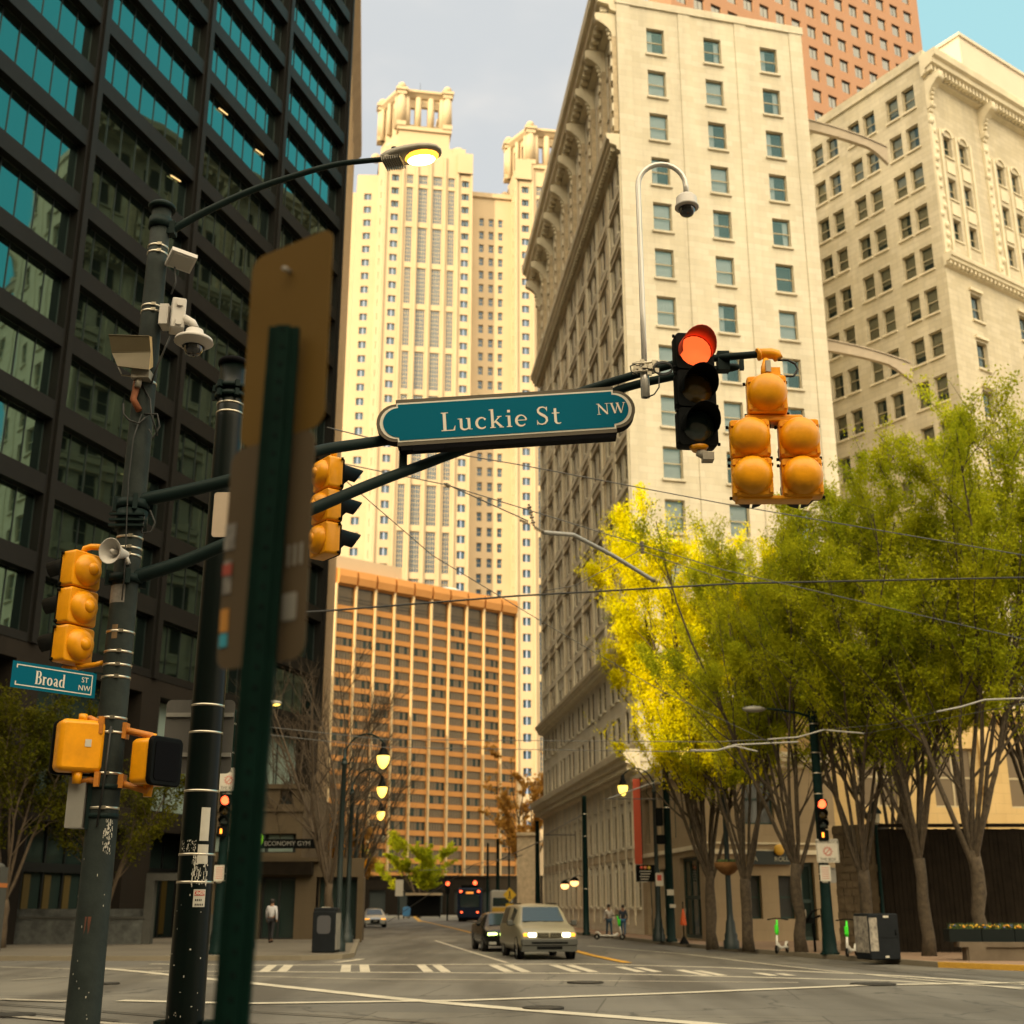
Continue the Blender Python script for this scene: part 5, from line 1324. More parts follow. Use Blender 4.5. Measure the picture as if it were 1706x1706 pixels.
text_mesh('ROLL', .3, M['globe_off'], r, (.55, -.055, -.12)); text_mesh('A', .3, M['globe_off'], r, (-.75, -.055, -.12))
b = MB(); b.ball((.42, -.12, .3), .26, 0, 14, 8, (1, .3, 1)); b.build('disc', mat('gold_disc', (.62, .36, .03), .5), r)
r = thing('small_street_sign', 'small white and red parking sign on a thin post right of the black shop sign', 'sign', (at_ground(1102, 57.4), 57.4, .14)); b = MB(); b.cyl((0, 0, 0), (0, 0, 3.1), .03, seg=6); b.build('post', M['gpole'], r)
o = sign_plate(r, (0, -.04, 2.65), .34, .56); b = MB(); b.box(-.1, .1, -.003, -.001, -.05, .2); b.build('emblem', M['redink'], o)
r = thing('wall_sign_left', 'dark shop sign with a bright green oval beside the bare trees', 'sign', (at_ground(468, 61.0), 61.0, 4.6)); r.name = 'shop_sign'
b = MB(); b.box(-1.5, 1.4, 0, .08, -.32, .12); b.build('board', M['blackpl'], r)
text_mesh('ECONOMY GYM', .30, M['alu'], r, (.05, -.01, -.1)); b = MB(); b.ball((-1.25, -.05, .1), .2, 0, 12, 8, (.7, .3, 1.3)); b.build('emblem', mat('lime_sign', (.2, .5, .01), .5, emit=(.3, .8, .02), estr=.5), r)
# yellow pedestrian diamond, far signals
r = thing('pedestrian_warning_sign', 'yellow diamond pedestrian sign behind the van and the dark car', 'sign', (at_ground(849, 118), 118, 0)); b = MB(); b.cyl((0, 0, 0), (0, 0, 2.6), .04, seg=6); b.build('post', M['alu'], r)
b = MB(); b.prism([(0, -.62), (.62, 0), (0, .62), (-.62, 0)], -.03, 0, 0, Matrix.Translation((0, -.05, 2.6))); b.rbox(-.35, .35, 1.5, 1.85, -.08, -.05, .03); b.build('sign_plate', mat('sign_yellow', (.75, .48, .02), .5), r)
b = MB(); b.box(-.06, .06, -.09, -.081, 2.45, 2.75); b.ball((0, -.085, 2.85), .08, 0, 8, 6, (1, .2, 1)); b.box(-.12, -.03, -.09, -.081, 2.25, 2.44); b.box(.03, .12, -.09, -.081, 2.25, 2.44); b.build('emblem', M['ink'], r)
for px, Y, py, lb in ((745, 150, 1472, 'distant red traffic light left of the tram'), (791, 150, 1471, 'distant red traffic light directly above the tram')):
    zc = ZY(py, Y); r = thing('far_signal', lb, 'traffic signal', (at_ground(px, Y), Y, 0), 0, 'far red traffic lights at the street end'); b = MB(); b.cyl((0, .1, 0), (0, .1, zc + .5), .09, seg=8); b.build('post', M['gpole'], r)
    b = MB(); b.rbox(-.25, .25, zc - 1.2, zc + .35, -.2, .05, .06); b.build('housing', M['blackpl'], r); b = MB(); b.ball((0, -.22, zc), .24, 0, 12, 8, (1, .4, 1)); b.build('lens', M['redlens'], r)
r = thing('far_signal', 'small orange signal head on a thin post by the silver car', 'traffic signal', (at_ground(604, 100), 100, .1)); b = MB(); b.cyl((0, 0, 0), (0, 0, 4.2), .05, seg=6); b.build('post', M['alu'], r); b = MB(); b.rbox(-.17, .17, 4.2, 5.1, -.1, .1, .05); b.build('housing', M['sigyel'], r)
# litter bin
def bin_at(px, Y): return (at_ground(px, Y), Y, .14)
r = thing('litter_bin', 'dark grey litter bin standing at the left pavement corner', 'bin', bin_at(542, 45.2)); r.rotation_euler = (0, 0, R(-6))
M['bin'] = mat('dark_bin_metal', (.013, .016, .019), .55, .0, noise=(2, .7), spec=.1)
b = MB(); b.rbox(-.40, .40, 0, 1.36, -.38, .38, .05, 0, bev=.03); b.build('body', M['bin'], r); b = MB(); b.rbox(-.38, .38, 1.30, 1.48, -.36, .36, .07, 0, bev=.04); b.build('lid', M['bin'], r)
b = MB(); b.rbox(-.24, .24, .62, 1.22, -.386, -.383, .12, 0); b.build('panel', mat('bin_panel_grey', (.06, .062, .07), .6), r); b = MB(); b.box(-.12, .14, -.3, -.1, 1.482, 1.5); b.build('sticker', M['white_pl'], r)
b = MB(); b.box(.405, .43, -.3, .3, .1, 1.3); b.build('side_poster', M['alu'], r)
# utility cabinet
r = thing('utility_cabinet', 'dark grey utility cabinet covered with torn posters beside the green scooter', 'cabinet', (at_ground(1464, 39.6), 39.6, .14)); r.rotation_euler = (0, 0, R(14))
b = MB(); b.rbox(-.50, .50, 0, 1.32, -.45, .45, .05, 0, bev=.03); b.build('body', M['bin'], r)
M['poster'] = mat('torn_posters', (.42, .38, .31), .8, noise=(7, .12, (.10, .09, .08)))
b = MB(); b.box(-.515, -.505, -.40, .40, .2, 1.24); b.box(-.49, -.22, -.462, -.456, .25, 1.2); b.build('poster', M['poster'], r)
b = MB(); b.box(.0, .18, -.462, -.456, 1.2, 1.26); b.box(-.02, .1, -.462, -.456, .06, .12); b.build('sticker', M['white_pl'], r)
b = MB(); b.box(-.40, .50, -.456, -.452, .62, .63, 0); b.cyl((.38, -.47, .7), (.38, -.47, .85), .015, seg=6); b.build('door_handle', M['blackpl'], r)
# bike rack / newspaper frame near the signal pole
r = thing('bike_rack', 'dark metal rack on the pavement left of the right corner pole', 'rack', (at_ground(1362, 45.5), 45.5, .14)); b = MB(); b.tube([(-.3, 0, 1.0), (-.1, 0, 1.35), (.25, 0, 1.45), (.25, 0, 0)], .05, 8); b.tube([(-.05, .1, 0), (-.05, .1, 1.1), (.2, .1, 1.2)], .045, 8); b.build('frame', M['blackpl'], r); b = MB(); b.box(-.34, .0, -.03, .03, .95, 1.15); b.build('panel', M['blackpl'], r)
# e-scooters
M['lime'] = mat('lime_green_plastic', (.06, .75, .03), .35); M['scw'] = mat('scooter_white', (.60, .58, .52), .45)
def scooter(loc, rz, label, lie=False):
    r = thing('kick_scooter', label, 'scooter', loc, rz, 'parked green and white kick scooters')
    b = MB(); b.rbox(-.10, .10, .16, .22, -.05, .75, .02, 0); b.tube([(0, -.12, .30), (0, -.02, .20), (0, .12, .18)], [.06, .075, .07], 8); b.tube([(0, .72, .2), (0, .86, .34), (0, .98, .34)], .045, 6); b.build('deck', M['scw'], r)
    b = MB(); b.tube([(0, -.30, .16), (0, -.24, .42), (0, -.20, .62)], [.035, .045, .035], 8); b.build('fork', M['scw'], r)
    b = MB(); b.tube([(0, -.20, .60), (0, -.12, .95), (0, -.10, 1.08)], [.055, .04, .03], 8); b.rbox(-.055, .055, .66, .92, -.25, -.12, .03, bev=.015); b.build('stem', M['lime'], r)
    b = MB(); b.tube([(-.25, -.06, 1.10), (-.1, -.10, 1.13), (.1, -.10, 1.13), (.25, -.06, 1.10)], .018, 6); b.tube([(-.25, -.06, 1.1), (-.36, .02, 1.09)], .024, 6); b.tube([(.25, -.06, 1.1), (.36, .02, 1.09)], .024, 6); b.build('handlebar', M['blackpl'], r)
    for y in (-.32, .92):
        b = MB(); T_ = Matrix.Translation((0, y, .135)) @ Matrix.Rotation(math.pi / 2, 4, 'Y'); b.lathe([(.06, -.03), (.125, -.03), (.135, -.015), (.135, .015), (.125, .03), (.06, .03)], T_, 18, 0); b.lathe([(.001, -.02), (.06, -.02), (.06, .02), (.001, .02)], T_, 12, 1, False); b.build('wheel', [M['blackpl'], M['alu']], r)
    b = MB(); b.cyl((-.03, .2, .17), (-.16, .26, 0), .012, seg=6); b.build('kickstand', M['alu'], r)
    return r
scooter((at_ground(1299, 44.4), 44.4, .14), R(-28), 'upright green and white scooter between the slim and the forked tree trunks')
scooter((at_ground(1416, 41.6), 41.6, .14), R(-28), 'green and white scooter parked against the dark utility cabinet')
scooter((at_ground(1026, 61.5), 61.5, .14), R(70), 'green and white scooter in front of the two walking people')
# folded orange umbrella on a stand, cones, far left mailbox
r = thing('orange_parasol', 'small folded orange parasol on a dark stand near the green shop door', 'parasol', (at_ground(1140, 55), 55, .14)); b = MB(); b.cyl((0, 0, 0), (0, 0, 1.7), .025, seg=6); b.lathe([(.22, 0), (.2, .05), (.05, .3), (.03, .35)], None, 10); b.build('stand', M['blackpl'], r)
b = MB(); b.lathe([(.13, .75), (.14, .85), (.08, 1.15), (.03, 1.4), (.001, 1.45)], None, 8); b.build('cloth', mat('orange_cloth', (.62, .10, .02), .7), r)
r = thing('mailbox', 'blue mailbox on the pavement at the street end below the round tree', 'mailbox', (at_ground(677, 175), 175, 0)); b = MB(); b.rbox(-.5, .5, .25, 1.5, -.4, .4, .3, bev=.05); b.build('body', mat('mailbox_blue', (.04, .16, .34), .5), r); b = MB(); [b.box(x - .08, x + .08, -.1, .1, 0, .3) for x in (-.35, .35)]; b.build('leg', M['blackpl'], r)
r = thing('street_sign_board', 'pale sign board on a post before the round green tree', 'sign', (at_ground(664, 165), 165, 0)); b = MB(); b.cyl((0, 0, 0), (0, 0, 4.5), .08, seg=6); b.build('post', M['gpole'], r); sign_plate(r, (0, -.1, 3.8), 1.0, 2.0)
r = thing('bus_shelter', 'low dark bus shelter with light roof at the street end', 'shelter', (at_ground(705, 178), 178, 0)); b = MB(); b.box(-2.5, 2.5, 0, 2.2, 3.0, 3.3); b.build('roof', M['beige'], r); b = MB(); b.box(-2.3, 2.3, 1.8, 1.9, .2, 3.0); b.build('back_panel', M['blackpl'], r)
for sx in (-2.3, 2.2): b = MB(); b.box(sx, sx + .12, .1, .25, 0, 3.0); b.build('post', M['blackpl'], r)
# hotel wall lanterns, lit
for i, (px, py) in enumerate(((941, 1476), (957, 1471))):
    p = PY(px, py, 93 - i * 3); r = thing('wall_lantern', 'warm lit wall lantern on the hotel front, the %s of a pair behind the van' % ('farther' if i == 0 else 'nearer'), 'lantern', p, 0, 'lit wall lanterns on the hotel'); b = MB(); b.ball((0, 0, 0), .30, 0, 12, 8, (1, 1, .8)); b.build('globe', mat('lantern_glow%d' % i, (1, .6, .3), .4, emit=(1, .48, .16), estr=2.2), r)
    b = MB(); b.lathe([(.34, .12), (.25, .3), (.05, .42)], None, 10); b.tube([(0, 0, .4), (.3, 0, .5), (.9, .1, .3)], .03, 6); b.build('bracket', M['blackpl'], r)
# cobra head lamp lit on the left and its hidden pole
r = thing('cobra_street_light', 'lit cobra head street light before the dark tower, above the bare trees', 'street lamp', (at_ground(415, 50), 50, .14)); b = MB(); hz = ZY(1171, 50) - .14
b.lathe([(.2, 0), (.12, .3), (.09, hz - .5), (.08, hz - .3)], None, 10); b.build('pole', M['gpole'], r); dx = PY(455, 1171, 50).x - r.location.x
b = MB(); b.tube([(0, 0, hz - .4), (dx * .5, 0, hz - .05), (dx - .3, 0, hz)], .035, 6); b.build('arm', M['gpole'], r)
b = MB(); b.ball((dx, 0, hz), .36, 0, 12, 8, (1, .4, .3)); b.build('lamp_head', M['alu'], r); b = MB(); b.ball((dx + .1, 0, hz - .06), .2, 0, 10, 6, (1, .6, .35)); b.build('lamp_glass', M['globe'], r)
# grey column at far left edge
r = thing('stone_pillar', 'grey stone pillar with an orange band at the left edge of the view', 'pillar', (at_ground(-38, 46), 46, .0)); b = MB(); b.box(-.35, .65, -.4, .4, 0, 3.0, taper=.08); b.build('shaft', M['greystone'], r); b = MB(); b.box(-.36, .63, -.41, .41, 2.3, 2.45); b.build('band', mat('orange_band', (.42, .14, .03), .7), r); b = MB(); b.ball((.13, 0, 3.0), .5, 0, 14, 6, (1, .8, .4)); b.build('cap', M['greystone'], r)
# ------------------------------------------------------------ overhead wires and fittings
def wire(pts, rad, label, m='wire', name='overhead_wire', grp='overhead wires across the intersection', cat='wire', sag=0.0):
    """pts: (px, py, Y)"""
    P = [PY(*p) for p in pts]; out = [P[0]]
    for i in range(len(P) - 1):
        for k in range(1, 9):
            t = k / 8; q = P[i].lerp(P[i + 1], t); q.z -= sag * 4 * t * (1 - t); out.append(q)
    b = MB(); b.tube(out, rad, 6); return tag(b.build(name, M[m]), label, cat, grp)
wire([(545, 712, 17), (650, 738, 18), (870, 775, 19), (1200, 838, 20), (1706, 925, 22)], .009, 'uppermost thin wire, sloping from the blue street sign down to the right edge')
wire([(560, 770, 21), (745, 808, 22), (1060, 905, 25), (1200, 948, 26), (1706, 1065, 29)], .010, 'second thin wire, running across the yellow tree top down to the right edge')
wire([(420, 1025, 24), (540, 1018, 25), (858, 993, 26), (1230, 972, 27), (1760, 961, 28)], .022, 'thick black cable crossing nearly level over the trees', 'wireb')
wire([(575, 800, 18), (720, 925, 22), (910, 1040, 26), (1100, 1150, 30), (1290, 1240, 34)], .008, 'thin diagonal wire falling across the cream tower and orange hotel')
wire([(740, 805, 22), (880, 868, 24)], .012, 'short wire ending at the insulator chain')
wire([(905, 985, 27), (960, 975, 27), (1070, 915, 27)], .009, 'short curved wire rising to the small insulator before the yellow tree')
wire([(1070, 918, 27), (1130, 940, 28), (1225, 970, 27)], .009, 'short span wire from the small insulator to the black cable')
wire([(435, 1210, 36), (640, 1232, 38), (1190, 1236, 40), (1280, 1232, 40)], .012, 'long level tram wire, upper of the pair above the street lamps')
wire([(435, 1223, 34), (640, 1245, 37), (1100, 1252, 40), (1190, 1252, 40)], .012, 'long level tram wire, lower of the pair above the street lamps')
wire([(1005, 1331, 55), (1097, 1331, 58), (1170, 1336, 58)], .02, 'short tram wire stay beside the globe lamp at right')
wire([(905, 1391, 80), (958, 1391, 85)], .03, 'far tram wire stay near the hotel corner')
wire([(908, 1391, 80), (975, 1355, 71)], .03, 'slanting bracket tube to the slim tram pole', 'alu')
wire([(1012, 1331, 55), (1092, 1303, 58), (1113, 1309, 58)], .03, 'slanting bracket tube to the tall tram pole at right', 'alu')
for pts, lb in (([(1150, 1250, 39), (1195, 1250, 39), (1225, 1241, 39), (1290, 1238, 39), (1330, 1236, 39)], 'tram wire hanger in front of the left tree crowns'),
                ([(1195, 1250, 39), (1225, 1243, 39), (1262, 1252, 39)], 'short forked tram wire hanger below the left trees'),
                ([(1278, 1232, 40), (1330, 1228, 40), (1372, 1216, 40), (1440, 1222, 40)], 'tram wire hanger passing the right corner pole'),
                ([(1560, 1186, 33), (1600, 1178, 33), (1640, 1166, 33), (1720, 1163, 33)], 'tram wire hanger at the right edge before the green tree')):
    wire(pts, .028, lb, 'alu', 'wire_hanger', 'grey tram wire hangers', 'wire hanger')
wire([(1372, 1216, 40), (1480, 1206, 37), (1560, 1186, 33)], .010, 'tram wire joining the two right hand hangers'); wire([(1440, 1222, 40), (1560, 1200, 36), (1706, 1172, 32)], .010, 'lowest tram wire at the right between the hangers')
wire([(640, 1540, 140), (790, 1440, 120), (870, 1425, 100)], .03, 'far tram wire over the tram'); wire([(700, 1450, 150), (800, 1447, 130), (905, 1400, 80)], .03, 'far tram wire rising to the hotel corner')
r = tag(wire([(905, 887, 24), (955, 891, 24.5), (1020, 925, 25.5), (1090, 968, 26.5)], .045, 'bent grey pull off tube before the hotel and yellow tree', 'alu', 'pull_off_tube', 'wire_fitting', 'wire fitting'), group=''); del r['group']
def insul(pts, label, rad=.07):
    P = [PY(*p) for p in pts]; r = thing('insulator_chain', label, 'insulator', P[0], 0, 'insulator chains on the wires'); b = MB(); n = 9
    Ls = [Vector((0, 0, 0))] + [p - P[0] for p in P[1:]]
    for i in range(len(Ls) - 1):
        for k in range(n):
            a = Ls[i].lerp(Ls[i + 1], k / n); c = Ls[i].lerp(Ls[i + 1], (k + .55) / n); b.cyl(a, c, rad * (1 if k % 2 else .6), rad * (.8 if k % 2 else .5), 8)
    b.build('discs', mat('porcelain_grey', (.30, .26, .20), .5, noise=(9, .5)), r); return r
insul([(881, 840, 24), (890, 878, 24), (907, 887, 24)], 'bent insulator chain left of the grey pull off tube', .05); insul([(1069, 902, 27), (1071, 924, 27)], 'short insulator against the bright yellow tree', .06)
insul([(866, 866, 24), (880, 872, 24)], 'dark clamp joining the diagonal wire to the insulator chain', .045); insul([(1086, 965, 26.5), (1097, 970, 26.5)], 'knuckle clamp at the lower end of the grey tube', .09); insul([(742, 806, 22), (750, 811, 22)], 'small clamp on the second thin wire before the cream tower', .045)
# ================================================================ vehicles
M['tyre'] = mat('tyre_rubber', (.012, .012, .012), .8); M['rim'] = mat('wheel_rim', (.30, .30, .29), .35, .7)
M['hl'] = mat('lit_headlight', (1, .95, .7), .2, emit=(1, .93, .60), estr=5.0); M['ind'] = mat('amber_indicator', (1, .40, .03), .3, emit=(1, .40, .03), estr=1.3)
M['vgl'] = mat('car_glass', (.012, .030, .034), .05, spec=.9); M['plast'] = mat('grey_bumper_plastic', (.05, .052, .045), .6)
def car(label, loc, rz, paint, st, wheels, glass, name='parked_car', cat='car', low=None):
    """st: stations (y, half width low, z low, half width mid, z mid, half width belt, z belt, half width roof, z roof); front at small y"""
    r = thing(name, label, cat, loc, rz); b = MB(); vs = []; n = 11
    def half(s):
        y, wl, zl, wm, zm, wb, zb, wr, zr = s
        return [(wl * .6, zl), (wl, zl + .05), (wm, zm), (wb, zb), (wb * .985, zb + .03), (wr + (wb - wr) * .12, zr - (zr - zb) * .12), (wr * .9, zr - .005), (wr * .55, zr + .02), (0, zr + .03)]
    rings = []
    for s in st:
        h = half(s); ring = [(-x, s[0], z) for x, z in h] + [(x, s[0], z) for x, z in reversed(h[:-1])]; rings.append(ring)
    k = len(rings[0])
    for rg in rings: vs += rg
    fs = []
    for j in range(len(rings) - 1):
        for i in range(k): fs.append((j * k + i, j * k + (i + 1) % k, (j + 1) * k + (i + 1) % k, (j + 1) * k + i))
    b.idx(vs, fs, 0, True); b.face(rings[0][::-1] if False else rings[0], 0, True); b.face(rings[-1][::-1], 0, True)
    body_ = b.build('body', [paint], r)
    body_.data.polygons[-1].use_smooth = False
    def P(j, i, off=.0): return Vector(rings[j][i])
    def pane(nm, c, off, m):
        q = [Vector(x) for x in c]; nrm = (q[1] - q[0]).cross(q[3] - q[0]).normalized() * off; g = MB(); cen = sum(q, Vector()) / 4
        q = [p + (cen - p) * .06 + nrm for p in q]
        if len(q) == 4:
            N_ = 6; rows = []
            for a in range(N_ + 1):
                e0 = q[0].lerp(q[3], a / N_); e1 = q[1].lerp(q[2], a / N_); rows.append([e0.lerp(e1, t / N_) for t in range(N_ + 1)])
            for a in range(N_):
                for t in range(N_): g.face([rows[a][t], rows[a][t + 1], rows[a + 1][t + 1], rows[a + 1][t]], 0)
        return g.build(nm, m, r)
    for nm, c, off in glass(P): pane(nm, c, off, M['vgl'])
    for x, y, rad, w in wheels:
        g = MB(); T_ = Matrix.Translation((x, y, rad)) @ Matrix.Rotation(math.pi / 2 if x > 0 else -math.pi / 2, 4, 'Y')
        g.lathe([(rad * .62, w / 2), (rad * .93, w / 2), (rad, w / 2 - .03), (rad, -w / 2 + .03), (rad * .93, -w / 2), (rad * .6, -w / 2)], T_, 22, 0)
        wh = g.build('wheel', M['tyre'], r); g = MB(); g.lathe([(rad * .62, w / 2 - .01), (rad * .5, w / 2 - .04), (rad * .2, w / 2 - .01), (.001, w / 2)], T_, 14, 0, False); g.build('rim', M['rim'], wh)
    return r, rings
M['vanp'] = mat('champagne_van_paint', (.25, .23, .16), .35, .2, coat=.3); M['blackp'] = mat('black_car_paint', (.006, .007, .007), .2, .0, spec=.4); M['silverp'] = mat('silver_car_paint', (.38, .40, .40), .3, .5, coat=.5)
vst = [(0.00, .80, .30, .86, .42, .86, .72, .80, .80), (.06, .86, .26, .93, .42, .92, .80, .84, .88), (.45, .90, .24, .96, .50, .94, .93, .84, 1.0), (1.0, .92, .24, .97, .52, .95, 1.02, .84, 1.10), (1.12, .92, .24, .97, .52, .95, 1.03, .84, 1.14),
       (1.72, .92, .24, .97, .52, .95, 1.05, .72, 1.62), (2.0, .92, .24, .97, .52, .95, 1.05, .72, 1.70), (3.2, .92, .24, .97, .52, .95, 1.05, .73, 1.73), (4.35, .92, .24, .97, .52, .94, 1.05, .74, 1.70), (4.66, .90, .3, .95, .52, .93, 1.03, .74, 1.60), (4.74, .86, .4, .92, .55, .90, 1.0, .72, 1.5)]
def vgl(P):
    k = 17
    out = [('windscreen', [P(4, 6), P(4, 10), P(5, 10), P(5, 6)], .05)]
    for s_, i0, i1 in ((-1, 4, 5), (1, 12, 11)):
        for a, c in ((5, 6), (6, 7), (7, 8)):
            q = [P(a, i0), P(c, i0), P(c, i1), P(a, i1)]; q = q if s_ > 0 else [q[1], q[0], q[3], q[2]]
            if a == 5: q = [P(5, i0), P(7, i0).lerp(P(6, i0), .6), P(7, i1).lerp(P(6, i1), .6), P(5, i1)]; q = q if s_ > 0 else [q[1], q[0], q[3], q[2]]
            if a == 6: continue
            out.append(('side_window', q, .012))
    return out
VL = (1.22, 42.6, 0)
r, rg = car('champagne minivan with lit headlights stopped at the crosswalk', VL, R(9), M['vanp'], vst, [(x, y, .33, .22) for x in (-.84, .84) for y in (.85, 3.85)], vgl, 'minivan', 'van')
b = MB(); b.box(-.91, .91, -.05, .25, .26, .46); b.rbox(-.93, .93, .44, .66, -.08, .2, .06, bev=.03); b.build('bumper', M['plast'], r)
b = MB(); b.box(-.42, .42, -.058, -.04, .33, .42); b.box(-.6, .6, -.086, -.081, .50, .56); b.build('air_intake', M['blackpl'], r)
b = MB(); b.rbox(-.40, .40, .70, .84, -.035, .05, .05, 1)
for z in (.735, .775, .815): b.box(-.37, .37, -.045, -.036, z - .006, z + .006, 0)
b.box(-.025, .025, -.055, -.0365, .70, .84, 0); b.build('grille', [M['vanp'], M['blackpl']], r)
for s in (-1, 1):
    b = MB(); b.rbox(min(s * .43, s * .70), max(s * .43, s * .70), .71, .84, -.03, .06, .04, 0, bev=.02); b.build('headlight', M['hl'], r)
    b = MB(); b.rbox(min(s * .71, s * .86), max(s * .71, s * .86), .72, .83, -.005, .12, .03, 0, bev=.015); b.build('indicator', M['ind'], r)
    b = MB(); b.rbox(min(s * 1.0, s * 1.2), max(s * 1.0, s * 1.2), 1.04, 1.22, 1.25, 1.4, .05, 0, bev=.03); b.cyl((s * .93, 1.3, 1.08), (s * 1.02, 1.32, 1.1), .03, seg=6); b.build('mirror', M['plast'], r)
    b = MB(); b.lathe([(.40, -.01), (.36, .02), (.36, -.05)], Matrix.Translation((s * .955, .85, .34)) @ Matrix.Rotation(s * math.pi / 2, 4, 'Y'), 16, 0, False, 0, 360); b.build('wheel_arch', M['blackpl'], r)
for x0, x1 in ((-.65, .02), (.0, .6)): b = MB(); b.tube([(x0, 1.10, 1.16), ((x0 + x1) / 2, 1.17, 1.20), (x1, 1.19, 1.22)], .012, 5); b.build('wiper', M['blackpl'], r)
b = MB(); b.tube([(-.62, 2.0, 1.75), (-.64, 4.1, 1.76)], .02, 6); b.tube([(.62, 2.0, 1.75), (.64, 4.1, 1.76)], .02, 6); b.build('roof_rail', M['blackpl'], r)
sst = [(0.0, .70, .32, .80, .42, .80, .58, .72, .62), (.08, .82, .22, .90, .40, .88, .62, .78, .70), (.7, .88, .2, .92, .45, .90, .78, .78, .84), (1.25, .88, .2, .93, .48, .90, .88, .74, .92), (1.95, .88, .2, .93, .48, .90, .92, .60, 1.36), (2.5, .88, .2, .93, .48, .90, .93, .60, 1.43), (3.3, .88, .2, .93, .48, .90, .93, .58, 1.40), (4.05, .86, .22, .92, .5, .88, .95, .66, 1.02), (4.6, .84, .26, .9, .5, .86, .92, .7, .98), (4.72, .78, .34, .84, .5, .8, .8, .66, .84)]
def sgl(P):
    out = [('windscreen', [P(3, 6), P(3, 10), P(4, 10), P(4, 6)], .05)]
    for s_, i0, i1 in ((-1, 4, 5), (1, 12, 11)):
        q = [P(4, i0), P(6, i0), P(6, i1), P(4, i1)]; out.append(('side_window', q if s_ > 0 else [q[1], q[0], q[3], q[2]], .014))
    return out
def sedan(label, loc, rz, paint, hl, grp=None):
    r, rg = car(label, loc, rz, paint, sst, [(x, y, .33, .22) for x in (-.82, .82) for y in (.9, 3.7)], sgl)
    for s in (-1, 1):
        b = MB(); b.rbox(min(s * .46, s * .82), max(s * .46, s * .82), .58, .70, .0, .2, .04, 0, bev=.02); b.build('headlight', hl, r)
        b = MB(); b.rbox(min(s * .92, s * 1.06), max(s * .92, s * 1.06), .92, 1.04, 1.5, 1.6, .04, 0, bev=.02); b.build('mirror', paint, r)
        b = MB(); b.rbox(min(s * .5, s * .78), max(s * .5, s * .78), .27, .37, -.02, .05, .03, 0, bev=.01); b.build('fog_lamp', M['alu'], r)
    b = MB(); b.rbox(-.36, .36, .32, .62, -.03, .02, .06, bev=.02); b.build('grille', M['blackpl'], r)
    b = MB(); b.box(-.15, .15, -.045, -.035, .46, .54); b.build('badge', M['alu'], r); return r
M['greenhl'] = mat('greenish_led_headlight', (.8, 1, .3), .2, emit=(.72, 1, .22), estr=4.5)
q = sedan('black sedan with greenish headlight half hidden behind the minivan', (-.10, 49.6, 0), R(9), M['blackp'], M['greenhl']); q.name = 'black_sedan'
q = sedan('silver sedan with amber lights at the left kerb far down the street', ((625 - 853) / FPX * 105 / 1.075, 103, 0), R(9), M['silverp'], M['ind']); q.name = 'silver_sedan'
# tram seen from behind
M['tramblue'] = mat('dark_blue_tram_paint', (.006, .014, .038), .45, .0, spec=.2)
r = thing('tram', 'dark blue tram with red tail lights driving away down the street', 'tram', ((780 - 853) / FPX * 138 / 1.085, 138, .0), R(2.5)); b = MB()
b.rbox(-1.32, 1.32, .35, 3.45, 0, 20, .28, bev=.15); b.build('body', M['tramblue'], r); b = MB(); b.rbox(-1.02, 1.02, 1.5, 2.75, -.03, .02, .15); b.build('rear_window', M['vgl'], r)
b = MB(); b.box(-.95, .95, .2, 19, 3.45, 3.75); b.build('roof_box', M['blackpl'], r); b = MB(); b.box(-1.15, 1.15, .3, 19.5, .05, .35); b.build('underframe', M['blackpl'], r)
for x, z in ((-.95, 3.1), (.95, 3.1), (-.85, .98), (.85, .98)): b = MB(); b.ball((x, -.04, z), .12 if z > 2 else .09, 0, 10, 6, (1.3, .4, 1)); b.build('tail_light', M['redlens'], r)
b = MB(); b.box(-.4, .4, -.05, -.035, 2.86, 3.06); b.build('destination_display', mat('amber_display', (.5, .12, .02), .5, emit=(1, .35, .05), estr=.8), r)
r = thing('shuttle_truck', 'pale truck with yellow front facing us right of the tram', 'truck', ((835 - 853) / FPX * 124 / 1.08, 128, 0), R(2)); b = MB(); b.rbox(-1.05, 1.05, .5, 3.1, 0, 6, .15, bev=.06); b.build('body', mat('pale_truck_paint', (.42, .42, .38), .5), r)
b = MB(); b.rbox(-.95, .95, .5, 1.5, -.12, .0, .1, bev=.04); b.build('bonnet', mat('truck_yellow', (.5, .32, .03), .5), r); b = MB(); b.rbox(-.9, .9, 1.6, 2.4, -.03, .02, .1); b.build('windscreen', M['vgl'], r)
for x in (-.9, .9): b = MB(); b.lathe([(.001, .12), (.42, .12), (.42, -.12), (.001, -.12)], Matrix.Translation((x, .9, .42)) @ Matrix.Rotation(math.pi / 2, 4, 'Y'), 14, 0, False); b.build('wheel', M['tyre'], r)
# ================================================================ people
M['skin'] = mat('skin', (.28, .15, .09), .6); M['hair'] = mat('dark_hair', (.02, .015, .012), .7)
def skin_mesh(name, V, E, rad, m, parent, root=0, sub=1):
    me = bpy.data.meshes.new(name); me.from_pydata(V, E, []); o = bpy.data.objects.new(name, me); COL.objects.link(o)
    sm = o.modifiers.new('s', 'SKIN'); 
    if not me.skin_vertices: me.attributes
    for i, rr in enumerate(rad): me.skin_vertices[0].data[i].radius = (rr, rr) if not isinstance(rr, tuple) else rr
    me.skin_vertices[0].data[root].use_root = True; sb = o.modifiers.new('u', 'SUBSURF'); sb.levels = sub; sb.render_levels = sub
    ev = bpy.data.meshes.new_from_object(o.evaluated_get(bpy.context.evaluated_depsgraph_get())); bpy.data.objects.remove(o)
    ev.materials.clear(); ev.materials.append(m); ev.polygons.foreach_set('use_smooth', [True] * len(ev.polygons)); q = bpy.data.objects.new(name, ev); COL.objects.link(q); q.parent = parent; return q
